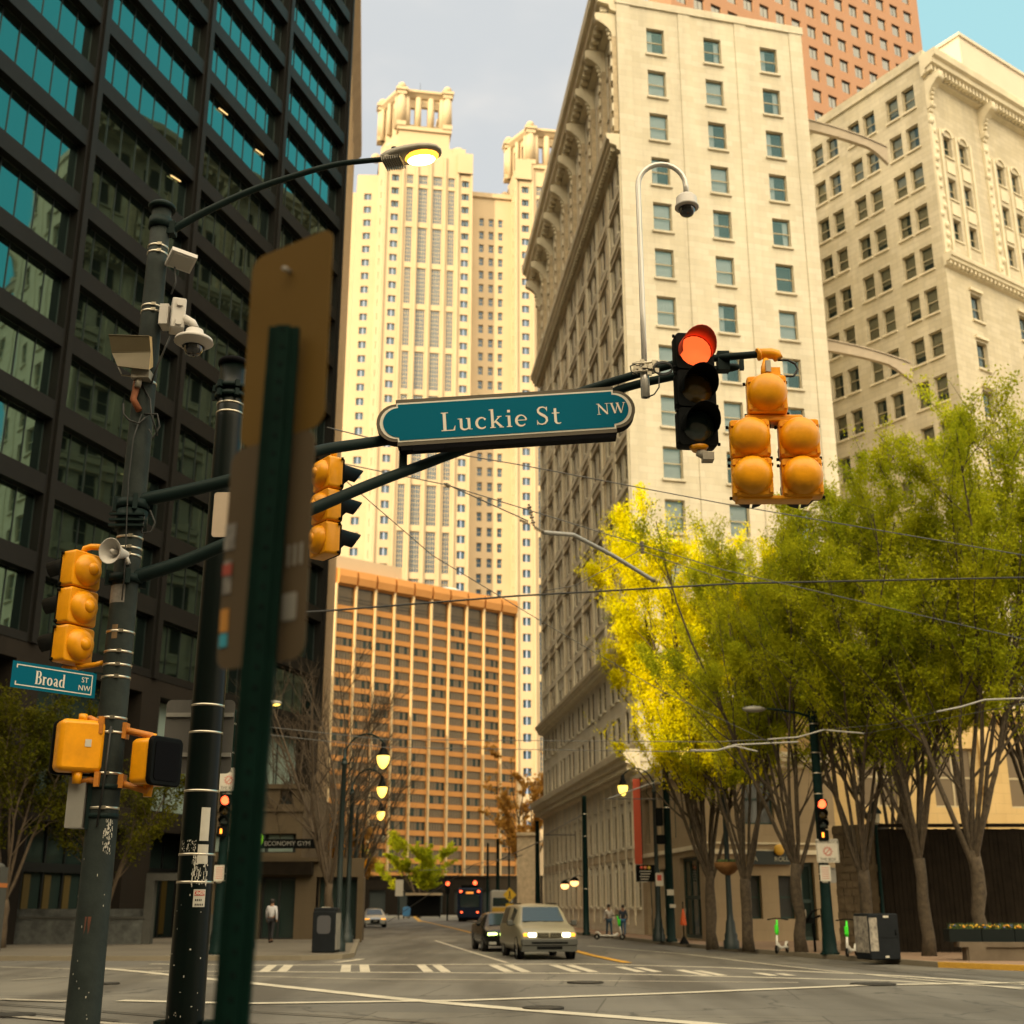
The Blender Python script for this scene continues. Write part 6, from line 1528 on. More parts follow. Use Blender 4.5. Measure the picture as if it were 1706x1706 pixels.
def person(label, loc, rz, shirt, pants, stride=.22, h=1.7, arms=(.1, -.1), hair=True, shoes=None):
    """facing local -y"""
    r = thing('person', label, 'person', loc, rz); k = h / 1.75; s = stride
    J = dict(pel=(0, 0, .95), ab=(0, 0, 1.12), ch=(0, -.01, 1.32), nk=(0, -.01, 1.47), hd=(0, -.03, 1.58), ht=(0, -.02, 1.68))
    V = []; ix = {}
    def add(n, p): ix[n] = len(V); V.append(tuple(c * k for c in p))
    for n, p in J.items(): add(n, p)
    for sg, n in ((-1, 'l'), (1, 'r')):
        add('sh' + n, (sg * .17, -.0, 1.40)); ay = arms[0] if sg < 0 else arms[1]
        add('el' + n, (sg * .23, ay * .5 + .02, 1.14)); add('wr' + n, (sg * .24, ay - .06, .90)); add('hn' + n, (sg * .23, ay - .09, .81))
        st = -s * sg; add('hp' + n, (sg * .09, 0, .90)); add('kn' + n, (sg * .10, st * .55 - .03, .50)); add('an' + n, (sg * .10, st, .09 + (.05 if st > 0 else 0))); add('to' + n, (sg * .11, st - .17, .035 + (.02 if st > 0 else 0)))
    E_ = [('pel', 'ab'), ('ab', 'ch'), ('ch', 'nk'), ('nk', 'hd'), ('hd', 'ht')] + [e for n in 'lr' for e in (('ch', 'sh' + n), ('sh' + n, 'el' + n), ('el' + n, 'wr' + n), ('wr' + n, 'hn' + n), ('pel', 'hp' + n), ('hp' + n, 'kn' + n), ('kn' + n, 'an' + n), ('an' + n, 'to' + n))]
    rd = dict(pel=.12, ab=.115, ch=.13, nk=.055, hd=.095, ht=.075, sh=.062, el=.042, wr=.030, hn=.038, hp=.085, kn=.058, an=.042, to=.036)
    rl = [rd[n] if n in rd else rd[n[:-1]] for n in ix]
    skin_mesh('body', V, [(ix[a], ix[c]) for a, c in E_], [x * k * .92 for x in rl], M['skin'], r)
    def sub(names, edges, m, nm, f, root):
        loc_ = {n: i for i, n in enumerate(names)}; skin_mesh(nm, [V[ix[n]] for n in names], [(loc_[a], loc_[c]) for a, c in edges], [(rd[n] if n in rd else rd[n[:-1]]) * k * f for n in names], m, r, loc_[root])
    sub(['pel', 'ab', 'ch', 'shl', 'ell', 'wrl', 'shr', 'elr', 'wrr'], [('pel', 'ab'), ('ab', 'ch'), ('ch', 'shl'), ('shl', 'ell'), ('ell', 'wrl'), ('ch', 'shr'), ('shr', 'elr'), ('elr', 'wrr')], shirt, 'shirt', 1.22, 'ch')
    sub(['pel', 'hpl', 'knl', 'anl', 'hpr', 'knr', 'anr'], [('pel', 'hpl'), ('hpl', 'knl'), ('knl', 'anl'), ('pel', 'hpr'), ('hpr', 'knr'), ('knr', 'anr')], pants, 'trousers', 1.12, 'pel')
    b = MB()
    for n in 'lr': t = Vector(V[ix['to' + n]]); a = Vector(V[ix['an' + n]]); b.ball(a.lerp(t, .55) - Vector((0, 0, .02)), .06, 0, 10, 6, (.8, 2.1, .7))
    b.build('shoes', shoes or M['blackpl'], r)
    if hair: b = MB(); b.ball(Vector(V[ix['hd']]) + Vector((0, .02, .06)) * k, .112 * k, 0, 12, 8, (.9, 1, .95)); b.build('hair', M['hair'], r)
    return r
cl = lambda n, c: mat(n, c, .85, noise=(9, .8))
person('person in a white shirt and black trousers walking away on the left pavement', (at_ground(450, 56.5), 56.5, .14), R(172), cl('white_cloth', (.55, .55, .58)), cl('black_cloth', (.012, .012, .015)), .18, 1.84, hair=True)
person('person in a white T shirt and jeans walking left beside the hotel wall', (at_ground(1015, 66), 66, .14), R(20), cl('pale_cloth', (.5, .46, .42)), cl('jeans', (.03, .07, .11)), .12, 1.62, (.15, -.1))
person('person in a dark shirt and blue shorts behind the fallen green scooter', (at_ground(1039, 66.5), 66.5, .14), R(-15), cl('navy_cloth', (.02, .03, .05)), cl('blue_cloth', (.05, .13, .25)), .1, 1.6)
# ================================================================ foreground: signal mast, catenary pole, signs
M['mast'] = mat('worn_grey_green_mast', (.034, .044, .041), .55, .0, noise=(2.6, .45), bump=(40, .15), spec=.1)
M['mast_d'] = mat('dark_mast_arm_paint', (.009, .020, .019), .5, .0, noise=(3, .7), spec=.1)
M['postg'] = mat('glossy_black_green_pole', (.002, .006, .005), .3, .0, noise=(2, .6), spec=.18)
M['rust'] = mat('rusty_orange_conduit', (.30, .09, .025), .7, noise=(9, .5))
M['offwhite'] = mat('off_white_enclosure', (.56, .53, .49), .45, noise=(4, .9))
M['tan'] = mat('shaded_tan_panel', (.11, .085, .04), .6, noise=(3, .8)); M['tan_l'] = mat('lit_tan_side', (.55, .38, .17), .6)  # tan panel: shaded faces painted darker, sunny side painted lighter
M['smoked'] = mat('smoked_dome', (.015, .016, .018), .04, coat=1.0)
M['blue'] = mat('street_sign_blue', (.0, .105, .17), .55, spec=.06); M['letw'] = mat('sign_lettering_cream', (.66, .62, .52), .5)
M['frameg'] = mat('sign_frame_grey_brown', (.11, .095, .07), .5, spec=.2); M['black'] = mat('matte_black', (.004, .004, .005), .6, spec=.04)
YM = 10.3; XM = -3.327
def stickers(parent, items, m, name='sticker', seg=6):
    """curved labels on a pole: items (angle0, angle1, z0, z1, r)"""
    b = MB()
    for a0, a1, z0, z1, r in items:
        for i in range(seg):
            t0, t1 = R(a0 + (a1 - a0) * i / seg), R(a0 + (a1 - a0) * (i + 1) / seg)
            b.face([(r * math.sin(t0), -r * math.cos(t0), z0), (r * math.sin(t1), -r * math.cos(t1), z0), (r * math.sin(t1), -r * math.cos(t1), z1), (r * math.sin(t0), -r * math.cos(t0), z1)], 0, True)
    return b.build(name, m, parent)
root = thing('signal_mast', 'worn grey green signal mast at left carrying two long arms and a street lamp arm', 'signal mast', (XM, YM, 0))
zt = PY(270, 350, YM).z
def zm(y): return PY(200, y, YM).z
b = MB(); rad = lambda z: .138 - .048 * z / zt
pts = [(0, 0, z) for z in np.linspace(0, zt, 14)]; b.tube(pts, [rad(p[2]) for p in pts], 24); b.lathe([(.24, 0), (.24, .06), (.2, .1), (.16, .35), (.14, .4)], None, 24)
b.build('pole', M['mast'], root)
b = MB(); b.lathe([(.0951, zt - .0), (.125, zt + .0), (.13, zt + .03), (.10, zt + .06), (.001, zt + .08)], None, 20); b.build('cap', M['mast_d'], root)
for y in (414, 425, 514, 523, 640, 898, 916, 928, 1055, 1088, 1110, 1130, 1198, 1222, 1290, 1347):
    b = MB(); z = zm(y); b.cyl((0, 0, z - .010), (0, 0, z + .010), rad(z) + .004, seg=24, m=0); b.box(.02, .06, -rad(z) - .012, -rad(z) - .001, z - .014, z + .014); b.build('strap', M['strap'], root)
for y in (1312, 1360): b = MB(); z = zm(y); b.cyl((0, 0, z - .02), (0, 0, z + .02), rad(z) + .006, seg=24); b.build('clamp', M['mast_d'], root)
for y0, y1 in ((836, 850), (960, 972)):
    b = MB(); b.cyl((0, 0, zm(y1)), (0, 0, zm(y0)), rad(4) + .03, seg=20)
    for a in range(4): an = a * math.pi / 2 + .4; b.box(.10, .17, -.02, .02, zm(y1) - .03, zm(y0) + .03, 0, Matrix.Rotation(an, 4, 'Z'))
    b.build('clamp', M['mast_d'], root)
b = MB(); b.cyl((0, 0, zm(885)), (0, 0, zm(852)), rad(4) + .022, seg=20); [b.box(-.15, .15, -.15, -.10, zm(884) + i * .05, zm(884) + i * .05 + .018) for i in range(3)]; b.build('junction_collar', M['mast_d'], root); b = MB()
b.cyl((0, 0, zm(382)), (0, 0, zm(366)), rad(8) + .02, seg=18); b.box(.02, .15, -.05, .05, zm(392), zm(372))
b.build('clamp', M['mast_d'], root)
stickers(root, [(-70, 20, zm(1008), zm(978), rad(4.4) + .003)], mat('peeling_grey_sticker', (.25, .23, .20), .7, noise=(12, .5)))
stickers(root, [(-20, 5, zm(1068), zm(1045), rad(4.1) + .003)], mat('rust_brown_sticker', (.22, .13, .05), .7, noise=(14, .4)))
rr = random.Random(12); its = []
for i in range(70): z = zm(rr.uniform(1370, 1425)); a = rr.uniform(25, 60); w = rr.uniform(.8, 4); its.append((a, a + w, z, z + rr.uniform(.006, .03), rad(z) + .003 + i * 2e-5))
for i in range(16): z = zm(rr.uniform(1430, 1700)); a = rr.uniform(-70, 60); w = rr.uniform(.6, 3); its.append((a, a + w, z, z + rr.uniform(.004, .02), rad(z) + .003 + i * 2e-5))
stickers(root, its, M['white_pl'], 'paint_chip', 2)
stickers(root, [(-8, 14, zm(1560), zm(1527), rad(2) + .002)], mat('rust_patch', (.12, .04, .02), .8, noise=(12, .4)), 'rust_patch')
b = MB(); b.tube([PY(236, 690, YM - .12) - Vector((XM, YM, 0)), PY(222, 730, YM - .14) - Vector((XM, YM, 0)), PY(214, 800, YM - .15) - Vector((XM, YM, 0)), PY(207, 960, YM - .16) - Vector((XM, YM, 0)), PY(203, 1000, YM - .15) - Vector((XM, YM, 0))], .006, 6)
b.tube([PY(185, 1210, YM - .14) - Vector((XM, YM, 0)), PY(175, 1290, YM - .14) - Vector((XM, YM, 0)), PY(161, 1378, YM - .14) - Vector((XM, YM, 0))], .009, 6)
lp = lambda x, y, d=0: PY(x, y, YM + d) - Vector((XM, YM, 0))
for pts in ([lp(240, 690, -.12), lp(262, 690, -.12), lp(266, 710, -.1), lp(255, 730, -.1), lp(248, 715, -.1)], [lp(236, 640, -.1), lp(250, 665, -.1), lp(252, 690, -.12), lp(262, 725, -.1)], [lp(206, 672, -.1), lp(206, 690, -.12), lp(215, 700, -.12), lp(232, 706, -.13), lp(247, 690, -.1)],
            [lp(284, 560, -.1), lp(275, 580, -.1), lp(262, 610, -.1), lp(252, 640, -.1)], [lp(250, 850, -.05), lp(258, 870, -.05), lp(252, 886, -.05), lp(236, 888, -.1), lp(240, 860, -.12)], [lp(291, 445, -.05), lp(293, 470, -.05), lp(285, 490, -.05)]):
    b.tube(pts, .009, 6)
b.build('cable', M['wireb'], root)
b = MB()
for pts in ([lp(229, 630, -.12), lp(226, 650, -.12), lp(222, 665, -.14), lp(232, 684, -.13)],): b.tube(pts, .03, 10)
b.build('conduit', M['rust'], root)
# lower cabinet box and small fittings
b = MB(); q = lp(128, 1380, -.02); b.box(q.x - .07, q.x + .07, q.y - .1, q.y + .1, q.z, q.z + .40); b.build('terminal_box', M['alu'], root)
b = MB(); q = lp(158, 1340, -.05); b.box(q.x - .05, q.x + .05, q.y - .05, q.y + .1, q.z - .2, q.z + .3); b.build('bracket', M['mast_d'], root)
# lamp arm and lit head
def arm_tube(pts, rads, name, m, parent, Y=lambda i: YM):
    P = [lp(x, y, d) for x, y, d in pts]; out = []; rr_ = []
    for i in range(len(P) - 1):
        p0, p1, p2, p3 = P[max(i - 1, 0)], P[i], P[i + 1], P[min(i + 2, len(P) - 1)]
        for k in range(6):
            t = k / 6; out.append(.5 * ((2 * p1) + (p2 - p0) * t + (2 * p0 - 5 * p1 + 4 * p2 - p3) * t * t + (3 * p1 - p0 - 3 * p2 + p3) * t ** 3)); rr_.append(rads[i] * (1 - t) + rads[i + 1] * t)
    out.append(P[-1]); rr_.append(rads[-1]); b = MB(); b.tube(out, rr_, 14); return b.build(name, m, parent)
arm_tube([(282, 386, 0), (340, 354, 0), (420, 317, 0), (500, 290, 0), (560, 274, 0), (610, 268, 0), (645, 265, 0)], [.040, .036, .032, .029, .027, .026, .025], 'lamp_arm', M['mast_d'], root)
hd = thing('lit_street_light', 'large lit street light head glowing on its long arm before the cream tower', 'street lamp', PY(637, 266, YM)); 
hd['_L'] = tuple(hd.location); T_ = Matrix.Rotation(R(-2), 4, 'Y') @ Matrix.Rotation(R(-12), 4, 'Z')
pr = [(0.0, .065, .065), (.05, .085, .10), (.12, .11, .11), (.25, .135, .12), (.40, .14, .11), (.50, .12, .09), (.56, .085, .06), (.585, .03, .03)]
b = MB(); vs = []; k = 14
for x, wy, hz_ in pr:
    for i in range(k): a = 2 * math.pi * i / k; z = math.sin(a); vs.append(T_ @ Vector((x, wy * math.cos(a), hz_ * (z if z > 0 else z * .6) * .72)))
b.idx(vs, [(j * k + i, j * k + (i + 1) % k, (j + 1) * k + (i + 1) % k, (j + 1) * k + i) for j in range(len(pr) - 1) for i in range(k)], 0, True); b.face(vs[:k]); b.face(vs[-k:][::-1])
M['lumi'] = mat('weathered_luminaire', (.36, .33, .27), .5, .2, noise=(6, .7)); b.build('housing', M['lumi'], hd)
b = MB(); b.rbox(0, .22, -.09, .09, -.0, .03, .03, 0, T_ @ Matrix.Translation((.03, 0, -.035)) @ Matrix.Rotation(math.pi / 2, 4, 'X') @ Matrix.Translation((0, -.0, 0)) )
for i in range(9): b.box(.02 + i * .022, .028 + i * .022, -.10, .10, -.07, -.03, 0, T_)
b.build('heat_fins', M['lumi'], hd)
M['ledglass'] = mat('glowing_lamp_glass', (1, .8, .4), .2, emit=(1, .74, .30), estr=16); M['ledrim'] = mat('amber_lit_refractor', (.9, .42, .05), .3, emit=(1, .42, .04), estr=1.8)
b = MB(); b.ball((0, 0, 0), 1, 0, 18, 10, (.17, .112, .052), T_ @ Matrix.Translation((.39, 0, -.035))); b.build('refractor', M['ledrim'], hd)
b = MB(); b.ball((0, 0, 0), 1, 0, 18, 10, (.135, .085, .022), T_ @ Matrix.Translation((.39, 0, -.072))); b.build('lamp_glass', M['ledglass'], hd)
b = MB(); b.cyl(T_ @ Vector((.12, 0, .07)), T_ @ Vector((.12, 0, .11)), .035, .03, 10); b.build('photocell', M['blackpl'], hd)
# small floodlight, dome camera, tan double panel, horn speaker
r = thing('small_floodlight', 'small flat pale floodlight on the mast below the lamp arm', 'floodlight', PY(302, 434, YM - .05)); T_ = Matrix.Rotation(R(-22), 4, 'X') @ Matrix.Rotation(R(-8), 4, 'Y') @ Matrix.Rotation(R(32), 4, 'Z')
b = MB(); b.box(-.12, .12, -.10, .10, -.02, .03, 0, T_); b.build('housing', M['offwhite'], r); b = MB(); b.box(-.10, .10, -.08, .08, -.028, -.021, 0, T_); b.build('lens', mat('frosted_grey', (.4, .38, .34), .5), r); b = MB(); b.tube([(-.08, .05, 0), (-.2, .05, -.02)], .02, 8); b.build('bracket', M['offwhite'], r)
r = thing('dome_camera', 'white dome camera with box mount strapped to the left signal mast', 'camera', PY(297, 530, YM - .05))
v = lambda x, y, d=0: PY(x, y, YM - .05 + d) - Vector(r['_L'])
b = MB(); q = v(297, 530); b.rbox(-.07, .055, -.15, .15, -.12, .06, .015, 0, Matrix.Rotation(R(20), 4, 'Z'), bev=.01)
for z in (.09, -.1): b.box(-.03, .02, -.145, -.12, z - .025, z + .025, 0, Matrix.Rotation(R(20), 4, 'Z'))
q = v(277, 527); b.box(q.x - .05, q.x + .03, -.06, .1, q.z - .1, q.z + .1); b.build('mount_box', M['offwhite'], r)
b = MB(); b.tube([v(305, 530, -.05), v(320, 538, -.1), v(326, 548, -.12)], [.045, .04, .035], 10); b.lathe([(.03, .06), (.075, .04), (.085, -.0), (.165, -.05), (.175, -.08), (.16, -.085), (.12, -.12), (.10, -.125)], Matrix.Translation(v(324, 557, -.12)), 24); b.build('housing', M['offwhite'], r)
b = MB(); b.lathe([(.157, -.0855), (.15, -.088), (.12, -.118)], Matrix.Translation(v(324, 557, -.12)), 24); b.build('shroud', M['black'], r)
b = MB(); b.lathe([(.085, -.12), (.082, -.16), (.065, -.195), (.035, -.215), (.001, -.22)], Matrix.Translation(v(324, 557, -.12)), 20); b.build('dome', M['smoked'], r)
r = thing('tan_panel_antenna', 'tan folded panel box on a bracket at the mast below the dome camera', 'panel', PY(222, 600, YM - .15)); b = MB()
v = lambda x, y, d=0: PY(x, y, YM - .15 + d) - Vector(r['_L'])
A, B_, C_, D_ = v(181, 558, -.1), v(249, 560, -.1), v(251, 586, -.05), v(186, 587, -.05); E1, F1 = v(248, 616, -.1), v(196, 610, -.1); G1_ = v(256, 562, .18); H1 = v(257, 610, .15)
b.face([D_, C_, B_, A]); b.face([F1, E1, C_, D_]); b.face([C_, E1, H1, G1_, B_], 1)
for p, q in ((A, B_), (D_, C_), (F1, E1)): b.tube([p, q], .006, 4)
I_ = v(190, 575, .2); b.face([A, B_, G1_, I_]); b.face([F1, I_, H1, E1]); b.face([D_, A, I_]); b.face([F1, D_, I_]); b.build('housing', [M['tan'], M['tan_l']], r)
b = MB(); b.box(*(lambda a, c: (a.x, c.x, a.y - .05, a.y + .1, c.z, a.z))(v(222, 618), v(250, 632))); b.tube([v(197, 610), v(203, 625), v(240, 630)], .008, 5); b.tube([v(232, 630), v(229, 645)], .03, 8); b.build('bracket', M['lumi'], r)
r = thing('horn_speaker', 'white round horn speaker on the mast above the left yellow signal', 'speaker', PY(184, 918, YM - .32)); T_ = aim((0, 0, 0), Vector((-.35, -1, -.12))); b = MB()
b.lathe([(.03, -.22), (.05, -.12), (.085, -.03), (.105, .0), (.112, .01), (.105, .008), (.06, -.04), (.03, -.09), (.001, -.09)], T_, 24); b.build('horn', M['offwhite'], r); b = MB(); b.lathe([(.018, -.085), (.024, -.02), (.015, -.01), (.001, -.008)], T_, 12); b.build('driver', M['offwhite'], r)
b = MB(); b.tube([T_ @ Vector((0, 0, -.2)), Vector((.1, .2, -.06))], .02, 8); b.build('bracket', M['offwhite'], r)
# the two long arms, built below the mast
arm_tube([(212, 838, -.02), (300, 820, 0), (395, 797, 0), (470, 772, .05), (535, 750, .25), (645, 733, .6), (760, 712, .8), (900, 675, .8), (1000, 642, .75), (1122, 607, .55), (1190, 597, .4), (1266, 590, .12)], [.062, .060, .058, .056, .054, .052, .050, .046, .042, .040, .036, .034], 'upper_arm', M['mast_d'], root)
arm_tube([(208, 967, -.02), (300, 938, 0), (385, 903, 0), (460, 873, .05), (530, 844, .2), (620, 806, .45), (700, 776, .65), (770, 750, .75), (840, 726, .8), (930, 694, .85), (1030, 650, .75), (1122, 627, .55), (1180, 618, .45), (1222, 612, .4), (1231, 611, .4)], [.062, .060, .058, .056, .054, .052, .050, .048, .046, .044, .042, .040, .040, .038, .02], 'lower_arm', M['mast_d'], root)
b = MB(); b.box(*(lambda p: (p.x - .035, p.x + .035, p.y - .03, p.y + .03, lp(672, 787, .6).z, lp(672, 735, .6).z))(lp(672, 760, .6)))
b.build('strut', M['mast_d'], root); b = MB(); p = lp(1205, 603, .4); b.box(p.x - .06, p.x + .05, p.y - .06, p.y + .05, p.z - .10, p.z + .09); b.build('arm_bracket', M['mast_d'], root); b = MB(); p = lp(1235, 600, .4); b.box(p.x - .02, p.x + .02, p.y - .02, p.y + .02, p.z - .1, p.z); b.build('arm_bracket', M['mast_d'], root)
# ------------------------------------------------------------ serif lettering drawn from strokes
def arcp(cx, cy, rx, ry, a0, a1, n=12): return [(cx + rx * math.cos(R(a0 + (a1 - a0) * i / n)), cy + ry * math.sin(R(a0 + (a1 - a0) * i / n))) for i in range(n + 1)]
T, Hh, S_ = .155, .055, .045   # thick, thin, serif
G = {
 'L': (.66, [([(.17, 0), (.17, 1)], T), ([(.02, .978), (.34, .978)], S_), ([(.02, .022), (.60, .022)], S_), ([(.575, .02), (.63, .26)], [.10, .02])]),
 'u': (.68, [([(.15, .62), (.15, .16)], .135), (arcp(.31, .17, .16, .16, 180, 330, 8), [.135, .12, .11, .10, .09, .08, .07, .06, .05]), ([(.50, .62), (.50, .02)], .135), ([(.01, .60), (.15, .60)], S_), ([(.37, .60), (.5, .60)], S_), ([(.5, .022), (.64, .022)], S_)]),
 'c': (.54, [(arcp(.30, .31, .23, .29, 50, 315, 14), [.05, .055, .07, .09, .11, .125, .135, .135, .13, .12, .105, .09, .08, .07, .055]), ([(.40, .545), (.47, .48)], [.05, .12])]),
 'k': (.64, [([(.15, 0), (.15, 1.02)], .135), ([(.01, .99), (.15, .99)], S_), ([(.03, .022), (.28, .022)], S_), ([(.20, .27), (.47, .60)], .06), ([(.26, .38), (.54, .03)], .12), ([(.36, .60), (.56, .60)], S_), ([(.44, .022), (.64, .022)], S_)]),
 'i': (.31, [([(.16, 0), (.16, .62)], .135), ([(.02, .60), (.16, .60)], S_), ([(.04, .022), (.28, .022)], S_), ([(.16, .79), (.16, .93)], .14)]),
 'e': (.56, [(arcp(.30, .31, .22, .29, 5, 318, 16), [.09, .08, .06, .055, .06, .08, .10, .12, .13, .135, .13, .12, .10, .09, .08, .065, .05]), ([(.12, .33), (.52, .33)], .045)]),
 'S': (.62, [([(.50, .80), (.44, .92), (.33, .97), (.20, .94), (.12, .83), (.13, .70), (.23, .59), (.37, .49), (.47, .38), (.49, .22), (.40, .08), (.26, .03), (.13, .07), (.06, .22)], [.03, .06, .065, .09, .11, .12, .14, .145, .13, .11, .09, .065, .06, .03]), ([(.505, .97), (.505, .72)], [.05, .02]), ([(.065, .03), (.065, .28)], [.05, .02])]),
 't': (.42, [([(.17, .86), (.17, .14)], .13), (arcp(.30, .16, .13, .13, 180, 320, 7), [.12, .11, .10, .09, .075, .06, .05, .04]), ([(.02, .60), (.36, .60)], .055)]),
 'N': (.86, [([(.14, .0), (.14, 1)], .06), ([(.12, .96), (.72, .03)], .155), ([(.72, 1), (.72, 0)], .06), ([(0, .978), (.2, .978)], S_), ([(.02, .022), (.26, .022)], S_), ([(.58, .978), (.86, .978)], S_)]),
 'W': (1.10, [([(.12, .98), (.34, .04)], .15), ([(.34, .04), (.56, .94)], .055), ([(.52, .98), (.76, .04)], .15), ([(.76, .04), (1.0, .98)], .055), ([(.0, .978), (.26, .978)], S_), ([(.42, .978), (.64, .978)], S_), ([(.88, .978), (1.1, .978)], S_)]),
 'B': (.66, [([(.16, 0), (.16, 1)], .15), ([(.01, .978), (.38, .978)], .045), ([(.01, .022), (.40, .022)], .045), (arcp(.34, .76, .18, .22, 90, -90, 8), [.05, .08, .11, .13, .14, .13, .11, .08, .05]), (arcp(.36, .28, .21, .26, 90, -90, 8), [.05, .09, .12, .14, .15, .14, .12, .09, .05]), ([(.2, .535), (.38, .535)], .045)]),
 'r': (.46, [([(.16, 0), (.16, .62)], .135), ([(.02, .60), (.16, .60)], S_), ([(.03, .022), (.31, .022)], S_), ([(.2, .42), (.28, .56), (.42, .56)], [.05, .09, .13])]),
 'o': (.60, [(arcp(.29, .31, .205, .275, 0, 360, 20), [.14, .135, .12, .10, .07, .055, .07, .10, .12, .135, .14, .135, .12, .10, .07, .055, .07, .10, .12, .135, .14])]),
 'a': (.56, [([(.12, .50), (.20, .59), (.32, .58), (.38, .47), (.38, .10), (.46, .02), (.54, .05)], [.09, .06, .08, .12, .13, .10, .04]), ([(.38, .37), (.22, .31), (.12, .19), (.18, .06), (.28, .05), (.38, .15)], [.04, .08, .12, .11, .07, .05])]),
 'd': (.66, [(arcp(.27, .30, .19, .27, 60, 300, 12), [.05, .07, .10, .12, .13, .135, .135, .13, .12, .10, .08, .07, .05]), ([(.48, 1.02), (.48, 0)], .135), ([(.34, .99), (.48, .99)], S_), ([(.48, .022), (.62, .022)], S_)]),
}
def ribbon(b, pts, w, y, M4, sc_, x0):
    P = [Vector((p[0], 0, p[1])) for p in pts]; w = w if isinstance(w, list) else [w] * len(P); L_ = []
    for i, p in enumerate(P):
        t = (P[min(i + 1, len(P) - 1)] - P[max(i - 1, 0)]).normalized(); n = Vector((-t.z, 0, t.x)) * (w[i] / 2); L_.append((p - n, p + n))
    for i in range(len(L_) - 1):
        q = [L_[i][0], L_[i][1], L_[i + 1][1], L_[i + 1][0]]
        b.face([M4 @ Vector((x0 + v.x * sc_, y, v.z * sc_)) for v in q])
def serif_text(b, txt, h, x, z, M4=Matrix.Identity(4), gap=.06, y0=-.010, sx=1.0):
    cx = x; kk = 0
    for ch in txt:
        if ch == ' ': cx += .30 * h * sx; continue
        adv, st = G[ch]
        for pts, w in st:
            ribbon(b, [(p[0] * sx, p[1]) for p in pts], w, y0 - .0004 * (kk % 9), M4 @ Matrix.Translation((0, 0, z)), h, cx); kk += 1
        cx += (adv + gap) * h * sx
    return cx
def text_w(txt, h, gap=.06, sx=1.0): return sum((.30 if c == ' ' else G[c][0] + gap) for c in txt) * h * sx
# ------------------------------------------------------------ the big blue street sign
SY = 10.75; cL, cR = PY(627, 707, SY), PY(1058, 680, SY); cen = (cL + cR) / 2; ex = (cR - cL).normalized(); HL = (cR - cL).length / 2
ez = Vector((0, 0, 1)) ; ez = (ez - ex * ez.dot(ex)).normalized(); ey = ez.cross(ex)
SM = dirM(Vector((0, 0, 0)), ex, ey, ez)
r = thing('street_name_sign', 'large blue street name sign reading Luckie St NW hanging on the mast arm', 'sign', cen)
def ticket(hl, hh, rr_, cx, n=14):
    pts = []; 
    for s in (1, -1):
        a0 = -90 if s > 0 else 90
        pts += [(s * cx, -s * hh), (s * cx, -s * rr_)] if True else []
        pts += [(s * cx + rr_ * math.cos(R(a0 + 180 * i / n)) * 1.0, rr_ * math.sin(R(a0 + 180 * i / n))) for i in range(1, n)]
        pts += [(s * cx, s * rr_), (s * cx, s * hh)]
    return pts
hh = .232; cx = HL - .19
b = MB(); b.prism(ticket(HL, hh, .19, cx), -.004, .13, 0, SM, 1); b.build('housing', [M['frameg'], M['black']], r)
b = MB(); b.prism(ticket(HL, hh - .036, .163, cx - .005), -.0075, -.0045, 0, SM); b.build('border', M['letw'], r)
b = MB(); b.prism(ticket(HL, hh - .052, .147, cx - .02), -.0115, -.008, 0, SM); b.build('face', M['blue'], r)
b = MB(); hL = .185; w_ = text_w('Luckie St', hL, .085); xs = (736 - 843) / 174.5; sxx = ((936 - 736) / 174.5) / w_
serif_text(b, 'Luckie St', hL, xs, -.115, SM, .085, -.0125, sxx); hN = .110; serif_text(b, 'NW', hN, (992 - 843) / 174.5, -.048, SM, .05, -.0125, ((1041 - 992) / 174.5) / text_w('NW', hN, .05)); b.build('lettering', M['letw'], r)
b = MB(); b.box(-HL + .22, HL - .20, .0, .12, -hh - .045, -hh - .003, 0, SM); b.box(-HL + .33, -HL + .62, -.01, .02, -hh - .06, -hh - .004, 0, SM); b.build('hanger_rail', M['black'], r)
# ------------------------------------------------------------ signals on the arm
r = thing('red_traffic_signal', 'black three lens traffic signal showing red at the arm end', 'traffic signal', PY(1155, 557, 10.45))
M['redlens_b'] = mat('big_lit_red_lens', (1, .16, .04), .3, emit=(1, .13, .028), estr=1.05, noise=None)
o = signal_head(r, (0, 0, 0), R(7), .358, 3, lit=0, lensr=.150, name='signal_head'); 
for ch in o.children:
    if ch.name.startswith('lens') and ch.data.materials[0] == M['redlens']: ch.data.materials[0] = M['redlens_b']
b = MB(); b.cyl((0, 0, -1.12), (0, 0, -1.16), .09, .06, 12); b.build('bottom_fitting', M['sigyel'], r)
b = MB(); b.tube([(.0, 0, -1.17), (.08, -.05, -1.24)], [.045, .045], 10); b.box(.02, .12, -.09, .02, -1.27, -1.2, 0); b.build('detector', M['lumi'], r)
b = MB(); b.box(-.05, .05, .13, .32, -.55, -.3); b.build('mount', M['mast_d'], r)
r = thing('five_lens_signal', 'yellow five lens signal cluster seen from behind with domed backs', 'traffic signal', PY(1278, 632, 10.35))
v = lambda x, y, d=0: PY(x, y, 10.35 + d) - Vector(r['_L'])
RZ = R(180 - 6)
for (x, y, n) in ((1274, 634, 1), (1246, 706, 2), (1327, 706, 2)): signal_head(r, v(x, y), RZ, .352, n, 'sigyel', 'blackpl', lit=-1, dome=.15, lensr=.148)
b = MB(); p, q = v(1238, 702), v(1335, 699); b.rbox(p.x, q.x, p.z - .035, p.z + .035, -.09, .10, .03, bev=.015); b.build('bracket', M['sigyel'], r); b = MB(); p, q = v(1226, 834), v(1350, 831); b.rbox(p.x, q.x, p.z - .018, p.z + .018, -.10, .06, .015, bev=.008); b.build('bracket', M['sigyel'], r); b = MB()
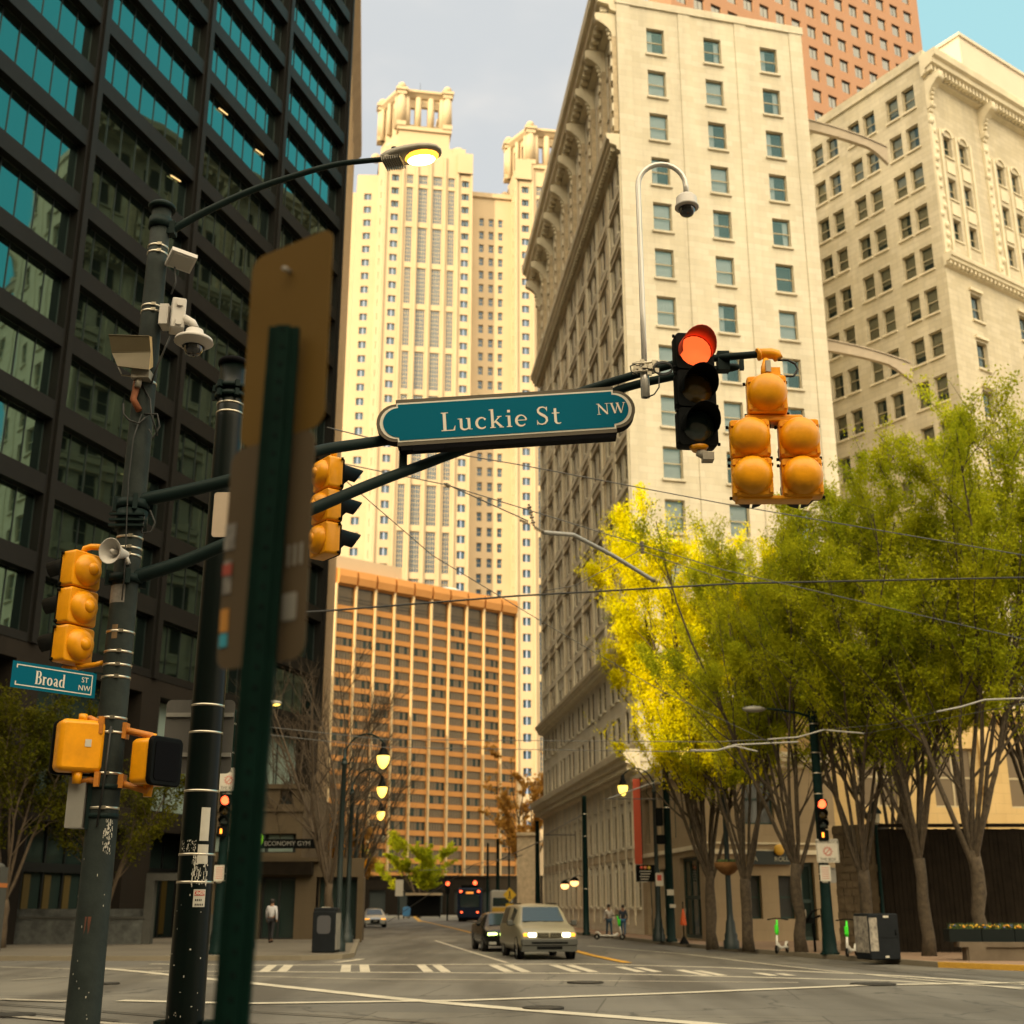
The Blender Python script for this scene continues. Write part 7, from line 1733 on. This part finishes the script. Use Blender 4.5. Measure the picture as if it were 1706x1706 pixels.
b.lathe([(.10, .0), (.10, .02), (.05, .05)], Matrix.Translation(v(1274, 634)), 14); b.build('bracket', M['sigyel'], r)
b = MB(); b.tube([v(1262, 590, .05), v(1284, 589, .05), v(1293, 591, .05), v(1297, 598, .05)], [.05, .052, .052, .045], 12); b.cyl(v(1262, 591, .05), v(1266, 590, .05), .06, seg=12); b.tube([v(1276, 598, .02), v(1274, 612, .02), v(1276, 634, 0)], [.025, .035, .05], 10); b.box(*(lambda c: (c.x - .04, c.x + .09, -.04, .04, c.z - .09, c.z + .02))(v(1282, 618))); b.build('hanger', M['sigyel'], r)
b = MB(); c_ = v(1278, 608, -.02); b.box(c_.x - .02, c_.x + .025, -.06, -.03, c_.z - .08, c_.z + .03); b.build('clevis', M['alu'], r)
b = MB(); b.tube([v(1296, 600, .03), v(1312, 600, .03), v(1325, 606, .03), v(1329, 616, .03), v(1322, 627, .03), v(1306, 627, .03), v(1288, 622, .03)], .011, 8); b.build('cable', M['wireb'], r)
def yellow_three(px, py, Y, rz, label, pipe=True):
    r = thing('yellow_traffic_signal', label, 'traffic signal', PY(px, py, Y)); signal_head(r, (0, 0, 0), rz, .312, 3, 'sigyel', 'blackpl', lit=-1, small_dome=True, lensr=.135); return r
r = yellow_three(131, 923, YM, R(-119), 'yellow three section signal seen from behind left of the mast')
v = lambda x, y, d=0: PY(x, y, YM + d) - Vector(r['_L']); b = MB(); b.tube([v(137, 925), v(142, 914), v(152, 911), v(172, 912)], .028, 10); b.tube([v(128, 1103), v(130, 1112), v(160, 1107), v(172, 1104)], .022, 10); b.tube([v(104, 1112), v(130, 1114)], .018, 8); b.build('bracket', M['sigyel'], r)
r = yellow_three(556, 768, 11.15, R(128), 'yellow three section signal with black visors behind the blurred sign')
v = lambda x, y, d=0: PY(x, y, 11.15 + d) - Vector(r['_L']); b = MB(); b.cyl((0, 0, -.02), (0, 0, .16), .035, seg=10); b.build('bracket', M['sigyel'], r)
# pedestrian heads
def ped(px, py, Y, rz, label, w=.36, h=.42, d=.24):
    r = thing('pedestrian_signal', label, 'pedestrian signal', PY(px, py, Y), rz); b = MB(); b.rbox(-w / 2, w / 2, -h / 2, h / 2, -d / 2 + .04, d / 2, .05, 0, bev=.035); b.build('housing', M['sigyel'], r)
    b = MB(); b.rbox(-w / 2 - .012, w / 2 + .012, -h / 2 - .012, h / 2 + .012, -d / 2 - .01, -d / 2 + .038, .05, 0, bev=.012); b.build('front_frame', M['blackpl'], r)
    b = MB(); b.rbox(-w / 2 + .03, w / 2 - .03, -h / 2 + .03, h / 2 - .03, -d / 2 - .016, -d / 2 - .011, .03, 0); b.build('display', M['black'], r)
    b = MB(); b.cyl((0, .05, -h / 2 - .09), (0, .05, -h / 2 + .01), .034, .045, 12); b.build('mount', M['sigyel'], r); b = MB(); b.cyl((0, .05, h / 2 - .01), (0, .05, h / 2 + .05), .034, seg=10)
    b.build('mount', M['sigyel'], r); return r
r = ped(131, 1244, YM - .12, R(-148), 'yellow pedestrian signal seen from behind, left of the mast'); b = MB(); b.box(-.07, -.02, .118, .124, -.01, .05); b.build('sticker', M['white_pl'], r)
r = ped(258, 1270, YM - .05, R(62), 'pedestrian signal right of the mast with black face turned right', .34, .37, .24)
r = thing('pedestrian_signal_bracket', 'orange pipe brackets holding both pedestrian signals to the mast', 'bracket', (XM, YM, zm(1250))); v = lambda x, y, d=0: PY(x, y, YM + d) - Vector(r['_L']); b = MB()
b.tube([v(138, 1208, -.1), v(140, 1198, -.1), v(150, 1197, -.1), v(172, 1208, -.1)], .028, 10); b.box(*(lambda c: (c.x - .02, c.x + .02, c.y - .06, c.y + .06, c.z - .07, c.z + .07))(v(171, 1209, -.1))); PM = mat('rusty_signal_orange', (.62, .22, .02), .5, noise=(8, .6)); b.build('pipe', PM, r); b = MB()
b.tube([v(131, 1292, -.1), v(131, 1303, -.1), v(150, 1299, -.1), v(166, 1304, -.1)], .028, 10); b.box(*(lambda c: (c.x - .02, c.x + .02, c.y - .06, c.y + .06, c.z - .06, c.z + .06))(v(164, 1299, -.1))); b.build('pipe', PM, r); b = MB()
b.tube([v(205, 1216, 0), v(220, 1219, -.02), v(252, 1226, -.05), v(257, 1234, -.05)], .030, 10); b.box(*(lambda c: (c.x - .04, c.x + .03, c.y - .05, c.y + .05, c.z - .07, c.z + .06))(v(207, 1217, 0))); b.build('pipe', PM, r); b = MB()
b.tube([v(198, 1303, 0), v(215, 1309, -.02), v(246, 1318, -.05), v(248, 1308, -.05)], .028, 10); b.box(*(lambda c: (c.x - .04, c.x + .03, c.y - .05, c.y + .05, c.z - .05, c.z + .06))(v(202, 1303, 0))); b.build('pipe', PM, r)
# small Broad street plate
pL, pR = PY(19, 1122, 9.62), PY(159, 1143, 10.2); ex = (pR - pL).normalized(); ey = Vector((0, 0, 1)).cross(ex); BM = dirM(Vector((0, 0, 0)), ex, ey, Vector((0, 0, 1))); hl = (pR - pL).length / 2
r = thing('broad_street_sign', 'small blue street sign reading Broad ST NW on the left mast', 'sign', (pL + pR) / 2); b = MB(); b.prism([(-hl, -.105), (hl, -.105), (hl, .105), (-hl, .105)], -.004, .0, 0, BM); b.build('plate', M['blue'], r)
b = MB(); e = hl - .035; f_ = .083
for x0, x1, z0, z1 in ((-e, e, f_ - .008, f_), (-e, e, -f_, -f_ + .008), (e - .008, e, -f_ + .0085, f_ - .0085), (-e, -e + .008, f_ - .03, f_ - .0085), (-e, -e + .008, -f_ + .0085, -f_ + .03)): b.box(x0, x1, -.006, -.0045, z0, z1, 0, BM)
sB = (.36 * 2 * hl) / text_w('Broad', .105, .05); serif_text(b, 'Broad', .105, -hl + .27 * 2 * hl, -.055, BM, .05, -.0065, sB); b.build('lettering', M['letw'], r)
rotE = BM.to_euler(); Rm = BM.to_3x3() @ Matrix.Rotation(math.pi / 2, 3, 'X'); 
for tx, zz in (('ST', .032), ('NW', -.035)): text_mesh(tx, .062, M['letw'], r, BM @ Vector((hl - .105, -.006, zz)), rot=Rm.to_euler(), ext=.0005)
b = MB(); b.box(hl - .02, hl + .12, -.01, .02, -.12, -.105, 0, BM); b.box(hl - .02, hl + .1, -.01, .02, .105, .115, 0, BM); b.build('bracket', M['mast_d'], r)
# ------------------------------------------------------------ goose-neck dome camera on the arm
GY = 10.55; r = thing('gooseneck_camera', 'dome camera hanging from a tall white gooseneck pipe above the arm', 'camera', PY(1074, 650, GY)); v = lambda x, y, d=0: PY(x, y, GY + d) - Vector(r['_L'])
c0 = v(1063, 310); c1 = v(1142, 300); rad_ = (c1.x - c0.x) / 2; mid = Vector((c0.x + rad_, 0, c0.z)); X0 = c0.x
pts = [Vector((X0, 0, v(1074, 662).z)), Vector((X0, 0, v(1070, 520).z)), Vector((X0, 0, v(1066, 400).z))] + [mid + Vector((-rad_ * math.cos(R(a)), 0, rad_ * math.sin(R(a)) * 1.05)) for a in range(0, 181, 15)] + [Vector((X0 + 2 * rad_, 0, v(1144, 326).z))]
b = MB(); b.tube(pts, .026, 12); b.tube([Vector((X0, 0, v(1074, 662).z)), Vector((X0, 0, v(1074, 606).z))], .042, 12); b.build('pipe', mat('white_pipe', (.62, .60, .56), .3, .3), r)
D = Vector((X0 + 2 * rad_, 0, v(1146, 326).z)); b = MB(); b.lathe([(.03, .02), (.075, -.0), (.10, -.03), (.105, -.10), (.115, -.115), (.118, -.135), (.11, -.14), (.085, -.145)], Matrix.Translation(D), 24); b.build('housing', M['offwhite'], r)
b = MB(); b.lathe([(.112, -.138), (.10, -.142), (.083, -.142)], Matrix.Translation(D), 24); b.build('shroud', M['black'], r); b = MB(); b.lathe([(.078, -.142), (.076, -.18), (.06, -.21), (.03, -.228), (.001, -.232)], Matrix.Translation(D), 20); b.build('dome', M['smoked'], r)
b = MB(); cz = v(1072, 615); rr = random.Random(3)
for i in range(16): p = Vector((X0 + rr.uniform(-.1, .13), rr.uniform(-.09, -.02), cz.z + rr.uniform(-.07, .05))); b.box(p.x - .02, p.x + .02, p.y - .015, p.y + .015, p.z - .02, p.z + .02, 0, None); 
b.tube([Vector((X0 - .12, -.05, cz.z + .03)), Vector((X0 + .12, -.06, cz.z + .05))], .012, 6); b.tube([Vector((X0 - .1, -.05, cz.z - .05)), Vector((X0 + .12, -.06, cz.z - .03))], .012, 6); b.build('clamp', M['strap'], r)
b = MB()
for k in range(3): b.tube([Vector((X0 + .16 + .085 * math.cos(R(a)), -.08 - .01 * k, cz.z - .02 - k * .012 + .06 * math.sin(R(a)))) for a in range(0, 361, 24)], .007, 6)
b.tube([v(1098, 628, -.1), v(1098, 645, -.1), v(1090, 657, -.1), v(1076, 663, -.05)], .007, 6); b.tube([v(1063, 624, -.1), v(1052, 620, -.1), v(1050, 610, -.1), v(1058, 607, -.1)], .007, 6); b.build('cable', M['wireb'], r)
# ------------------------------------------------------------ glossy dark pole in the middle left
YP = 12.0; XP = -2.955; r = thing('banded_dark_pole', 'glossy dark green pole with steel bands, stickers and a danger label', 'pole', (XP, YP, 0)); root = r; zp = lambda y: PY(340, y, YP).z; zt = zp(606); rp = lambda z: .175 - .038 * z / zt
b = MB(); pts = [(0, 0, z) for z in np.linspace(0, zt, 12)]; b.tube(pts, [rp(p[2]) for p in pts], 28); b.lathe([(.3, 0), (.3, .08), (.19, .16)], None, 24); b.build('pole', M['postg'], r)
b = MB(); b.lathe([(rp(zt) + .001, zt - .03), (rp(zt) + .022, zt - .028), (rp(zt) + .022, zt + .015), (rp(zt) + .01, zt + .03), (.001, zt + .04)], None, 28); b.build('cap', M['black'], r)
for y in (676, 691, 1177, 1222, 1319, 1424, 1470): b = MB(); z = zp(y); b.cyl((0, 0, z - .011), (0, 0, z + .011), rp(z) + .005, seg=28); b.build('strap', M['strap'], r)
for y in (648, 662): 
    b = MB(); z = zp(y); b.cyl((0, 0, z - .022), (0, 0, z + .022), rp(z) + .03, seg=24)
    for a in range(6): an = a * 1.05; b.box(rp(z), rp(z) + .06, -.02, .02, z - .035, z + .035, 0, Matrix.Rotation(an, 4, 'Z'))
    b.build('clamp', M['mast_d'], r)
stickers(r, [(18, 48, zp(1402), zp(1347), rp(2.4) + .004), (15, 50, zp(1440), zp(1408), rp(2.3) + .005)], M['white_pl'])
rr = random.Random(9); its = []
for i in range(90): z = zp(rr.uniform(1430, 1480)); a = rr.uniform(0, 50); its.append((a, a + rr.uniform(.6, 3.4), z, z + rr.uniform(.008, .05), rp(z) + .004 + i * 2e-5))
for i in range(20): z = zp(rr.uniform(1480, 1700)); a = rr.uniform(-60, 55); its.append((a, a + rr.uniform(1, 5), z, z + rr.uniform(.004, .02), rp(z) + .004 + i * 2e-5))
for i in range(60): z = zp(rr.uniform(1402, 1420)); a = rr.choice((-46, -24, -8)) + rr.uniform(0, 16); its.append((a, a + rr.uniform(.8, 2.4), z, z + rr.uniform(.006, .014), rp(z) + .004 + i * 2e-5))
stickers(r, its, M['white_pl'], 'paint_chip', 2)
z0, z1 = zp(1511), zp(1482); rz_ = rp(1.9) + .006; stickers(r, [(12, 50, z0, z1, rz_)], M['white_pl'], 'danger_label'); stickers(r, [(15, 47, z1 - .055, z1 - .012, rz_ + .002)], M['redink'], 'danger_label')
its = [];
for j, (n, zz) in enumerate(((4, .085), (5, .125))):
    for i in range(n): its.append((18 + i * 5.6, 21.5 + i * 5.6, z1 - zz - .018, z1 - zz, rz_ + .002))
stickers(r, its, M['ink'], 'danger_label')
for i, ch in enumerate('DANGER'):
    an = R(18 + i * 5.2); text_mesh(ch, .042, M['letw'], r, ((rz_ + .005) * math.sin(an), -(rz_ + .005) * math.cos(an), z1 - .034), rotz=an, ext=.0005)
b = MB(); q0 = PY(378, 857, YP - .2) - Vector((XP, YP, 0)); b.rbox(q0.x - .14, q0.x + .12, q0.z - .235, q0.z + .235, q0.y, q0.y + .01, .03); b.build('sign_plate', mat('pale_pink_plate', (.50, .40, .30), .5, noise=(5, .9)), r)
sg = thing('blank_sign_back', 'grey back of a road sign fixed behind the banded dark pole', 'sign', PY(331, 1227, YP + .25)); b = MB(); b.rbox(-.34, .34, -.36, .36, -.004, .0, .05); b.build('plate', mat('grey_sign_back', (.17, .165, .155), .45, .6, noise=(2, .8)), sg); b = MB(); b.box(-.33, .33, -.03, -.005, .19, .23); b.build('brace', M['alu'], sg); b = MB(); b.box(-.33, .33, -.03, -.005, -.2, -.16); b.build('brace', M['alu'], sg)
b = MB(); q0 = PY(266, 1700, YP) - Vector((XP, YP, 0)); b.box(q0.x - .03, q0.x + .03, -.1, .1, 0, q0.z); q0 = PY(352, 1700, YP) - Vector((XP, YP, 0)); b.box(q0.x - .06, q0.x + .05, -.1, .1, 0, q0.z); b.build('base_box', M['mast_d'], r)
# ------------------------------------------------------------ out of focus post and signs right in front
NY = 2.98; XN = -.627; r = thing('near_sign_post', 'blurred dark green sign post in front with two sign backs', 'sign post', (XN - .022, NY, 0))
ztn = PY(470, 547, NY).z; M['postn'] = mat('near_post_green', (.0015, .016, .011), .7, noise=(6, .6), spec=.08); b = MB(); lean = Matrix.Rotation(R(.8), 4, 'Y')
b.box(-.018, .018, -.022, .0, 0, ztn, 0, lean); b.box(-.040, -.0185, -.012, .012, 0, ztn, 0, lean); b.box(.0185, .040, -.012, .012, 0, ztn, 0, lean); b.build('post', M['postn'], r)
for z in np.arange(.9, ztn, .05):
    b = MB(); b.cyl(lean @ Vector((0, -.024, z)), lean @ Vector((0, -.0225, z)), .005, seg=8); b.build('bolt_hole', M['black'], r)
pL = Vector((-.736, 3.13, 0)); pR = Vector((-.483, 2.95, 0)); ex = (pR - pL).normalized(); w = (pR - pL).length; ey = Vector((0, 0, 1)).cross(ex); mm = (pL + pR) / 2
M['signbrown'] = mat('brown_sign_back', (.14, .082, .018), .7, spec=.1, noise=(2, .85)); M['signtaupe'] = mat('taupe_sign_back', (.095, .070, .042), .7, spec=.1, noise=(2, .9))
for z0, z1, m, lb, shift in ((2.875, 3.451, 'signbrown', 'upper brown sign back on the blurred near post', 0), (2.27, 2.868, 'signtaupe', 'lower taupe sign back with stickers on the blurred near post', -.02)):
    s_ = thing('sign_back', lb, 'sign', (mm.x + shift, mm.y, (z0 + z1) / 2), 0, 'signs on the blurred near post'); BMn = dirM(Vector((0, 0, 0)), ex, ey, Vector((0, 0, 1)))
    b = MB(); b.rbox(-w / 2, w / 2, -(z1 - z0) / 2, (z1 - z0) / 2, -.002, .001, .04, 0, BMn); b.build('plate', M[m], s_)
    b = MB(); b.cyl(BMn @ Vector((0, -.03, .2)), BMn @ Vector((0, -.001, .2)), .006, seg=8); b.cyl(BMn @ Vector((0, -.03, -.2)), BMn @ Vector((0, -.001, -.2)), .006, seg=8); b.build('bolt', M['alu'], s_)
    if m == 'signtaupe':
        b = MB(); b.rbox(.075, .122, -.20, -.13, -.005, -.003, .006, 0, BMn); b.build('sticker', M['alu'], s_)
        b = MB(); b.box(-.155, -.115, -.005, -.003, .02, .09, 0, BMn); b.box(-.15, -.12, -.005, -.003, -.10, -.01, 0, BMn); b.build('sticker', mat('torn_white_sticker', (.3, .28, .25), .6, noise=(20, .3)), s_)
        b = MB(); b.box(-.152, -.118, -.0075, -.0055, -.05, -.02, 0, BMn); b.build('sticker', mat('red_sticker', (.3, .05, .03), .6), s_); b = MB(); b.box(-.15, -.12, -.005, -.003, -.20, -.14, 0, BMn); b.build('sticker', mat('orange_sticker', (.45, .2, .03), .6), s_); b = MB(); b.box(-.148, -.12, -.005, -.003, -.24, -.205, 0, BMn); b.build('sticker', mat('cyan_sticker', (.03, .28, .38), .6), s_)
        b = MB(); [b.box(.06 + i * .022, .068 + i * .022, -.005, -.003, -.06, -.005, 0, BMn) for i in range(4)]; b.build('lettering', M['alu'], s_)
# ================================================================ camera, sun, sky
cam = bpy.data.cameras.new('camera'); co = bpy.data.objects.new('camera', cam); COL.objects.link(co); sc.camera = co
cam.sensor_width = 36; cam.lens = 36 * FPX / 1706; cam.clip_end = 4000; cam.clip_start = .05
co.location = (0, 0, EYE); co.rotation_euler = (math.pi / 2 + TILT, 0, 0)
cam.dof.use_dof = True; cam.dof.focus_distance = 11.2; cam.dof.aperture_fstop = 2.1
SUN_AZ = -70.0; SUN_EL = 17.0      # azimuth measured from +Y towards +X; the sun stands low on the left, a little behind the camera's side
SUN_AZ = -135.0
sd_ = Vector((math.sin(R(SUN_AZ)) * math.cos(R(SUN_EL)), math.cos(R(SUN_AZ)) * math.cos(R(SUN_EL)), math.sin(R(SUN_EL))))
sun = bpy.data.lights.new('sun', 'SUN'); so = bpy.data.objects.new('sun', sun); COL.objects.link(so)
sun.energy = 4.2; sun.angle = R(.5); sun.color = (1.0, .78, .44)
so.rotation_euler = sd_.to_track_quat('Z', 'Y').to_euler(); so.location = (-60, -40, 120)
w = bpy.data.worlds.new('World'); sc.world = w; w.use_nodes = True; nt = w.node_tree; N = nt.nodes; L = nt.links
bg = N['Background']; bg.inputs[1].default_value = .10
sky = N.new('ShaderNodeTexSky'); sky.sky_type = 'NISHITA'; sky.sun_disc = False; sky.sun_elevation = R(SUN_EL); sky.sun_rotation = R(SUN_AZ); sky.air_density = 1.2; sky.dust_density = 2.0
tc = N.new('ShaderNodeTexCoord'); 
def vm(op, a, bval=None):
    n = N.new('ShaderNodeVectorMath'); n.operation = op; L.new(a, n.inputs[0])
    if bval is not None: n.inputs[1].default_value = bval
    return n
def mr(o, a, b_, c=0., d=1.):
    r = N.new('ShaderNodeMapRange'); r.inputs[1].default_value = a; r.inputs[2].default_value = b_; r.inputs[3].default_value = c; r.inputs[4].default_value = d; r.interpolation_type = 'SMOOTHSTEP'; L.new(o, r.inputs[0]); return r.outputs[0]
def mt(op, a, b_):
    n = N.new('ShaderNodeMath'); n.operation = op; n.use_clamp = False
    for i, q in enumerate((a, b_)):
        if isinstance(q, (int, float)): n.inputs[i].default_value = q
        else: L.new(q, n.inputs[i])
    return n.outputs[0]
n1 = N.new('ShaderNodeTexNoise'); n1.inputs['Scale'].default_value = 2.2; n1.inputs['Detail'].default_value = 7; n1.inputs['Roughness'].default_value = .55; n1.inputs['Distortion'].default_value = .4
mp = vm('MULTIPLY', tc.outputs['Generated'], (1, 1, 2.2)); L.new(mp.outputs[0], n1.inputs['Vector'])
# openings in the cloud: to the upper right of the street, and behind the viewer
d1 = vm('DOT_PRODUCT', tc.outputs['Generated'], Vector(ray(1640, -40)).normalized()).outputs['Value']
dB = vm('DOT_PRODUCT', tc.outputs['Generated'], Vector((.66, .50, .56)).normalized()).outputs['Value']
o1 = mt('MAXIMUM', mr(d1, .955, .999), mr(dB, .90, .975))
cl = mt('ADD', mt('MULTIPLY', n1.outputs['Fac'], .9), mt('MULTIPLY', o1, -.55))
fac = mr(cl, .02, .26)                                    # 0 = clear teal sky, 1 = cloud
teal = N.new('ShaderNodeMix'); teal.data_type = 'RGBA'; teal.inputs[0].default_value = .75; L.new(sky.outputs[0], teal.inputs[6]); teal.inputs[7].default_value = (3.8, 6.8, 7.0, 1)
tl2 = N.new('ShaderNodeMix'); tl2.data_type = 'RGBA'; L.new(mr(dB, .945, .975), tl2.inputs[0]); tl2.inputs[7].default_value = (1.2, 6.6, 7.0, 1)
L.new(teal.outputs[2], tl2.inputs[6])
n2 = N.new('ShaderNodeTexNoise'); n2.inputs['Scale'].default_value = 3.0; n2.inputs['Detail'].default_value = 5; L.new(mp.outputs[0], n2.inputs['Vector'])
cc = N.new('ShaderNodeMix'); cc.data_type = 'RGBA'; L.new(mr(n2.outputs['Fac'], .35, .68), cc.inputs[0]); cc.inputs[6].default_value = (4.9, 5.1, 5.2, 1); cc.inputs[7].default_value = (8.2, 7.4, 6.5, 1)
# the cloud deck is brighter behind the viewer, towards the low sun's side of the sky
sep = N.new('ShaderNodeSeparateXYZ'); L.new(tc.outputs['Generated'], sep.inputs[0])
bright = mr(sep.outputs[1], .35, -.55, 1.0, 5.5)
bright = mt('ADD', 1.0, mt('MULTIPLY', mt('SUBTRACT', bright, 1.0), mr(sep.outputs[2], .12, .5)))
cb = N.new('ShaderNodeMix'); cb.data_type = 'RGBA'; cb.blend_type = 'MULTIPLY'; cb.inputs[0].default_value = 1; L.new(cc.outputs[2], cb.inputs[6]); L.new(bright, cb.inputs[7])
wc = N.new('ShaderNodeMix'); wc.data_type = 'RGBA'; wc.blend_type = 'MULTIPLY'; L.new(mr(sep.outputs[1], .3, -.3, 0, 1), wc.inputs[0]); L.new(cb.outputs[2], wc.inputs[6]); wc.inputs[7].default_value = (1, .87, .62, 1)
fin = N.new('ShaderNodeMix'); fin.data_type = 'RGBA'; L.new(fac, fin.inputs[0]); L.new(tl2.outputs[2], fin.inputs[6]); L.new(wc.outputs[2], fin.inputs[7])
L.new(fin.outputs[2], bg.inputs[0])
sc.view_settings.view_transform = 'Standard'; sc.view_settings.look = 'None'; sc.view_settings.exposure = .45; sc.view_settings.gamma = 1
try:
    sc.cycles.max_bounces = 6; sc.cycles.diffuse_bounces = 3; sc.cycles.glossy_bounces = 3; sc.cycles.transparent_max_bounces = 8; sc.cycles.transmission_bounces = 4
    sc.cycles.use_denoising = True; sc.cycles.sample_clamp_indirect = 6; sc.cycles.caustics_reflective = False; sc.cycles.caustics_refractive = False
except Exception: pass
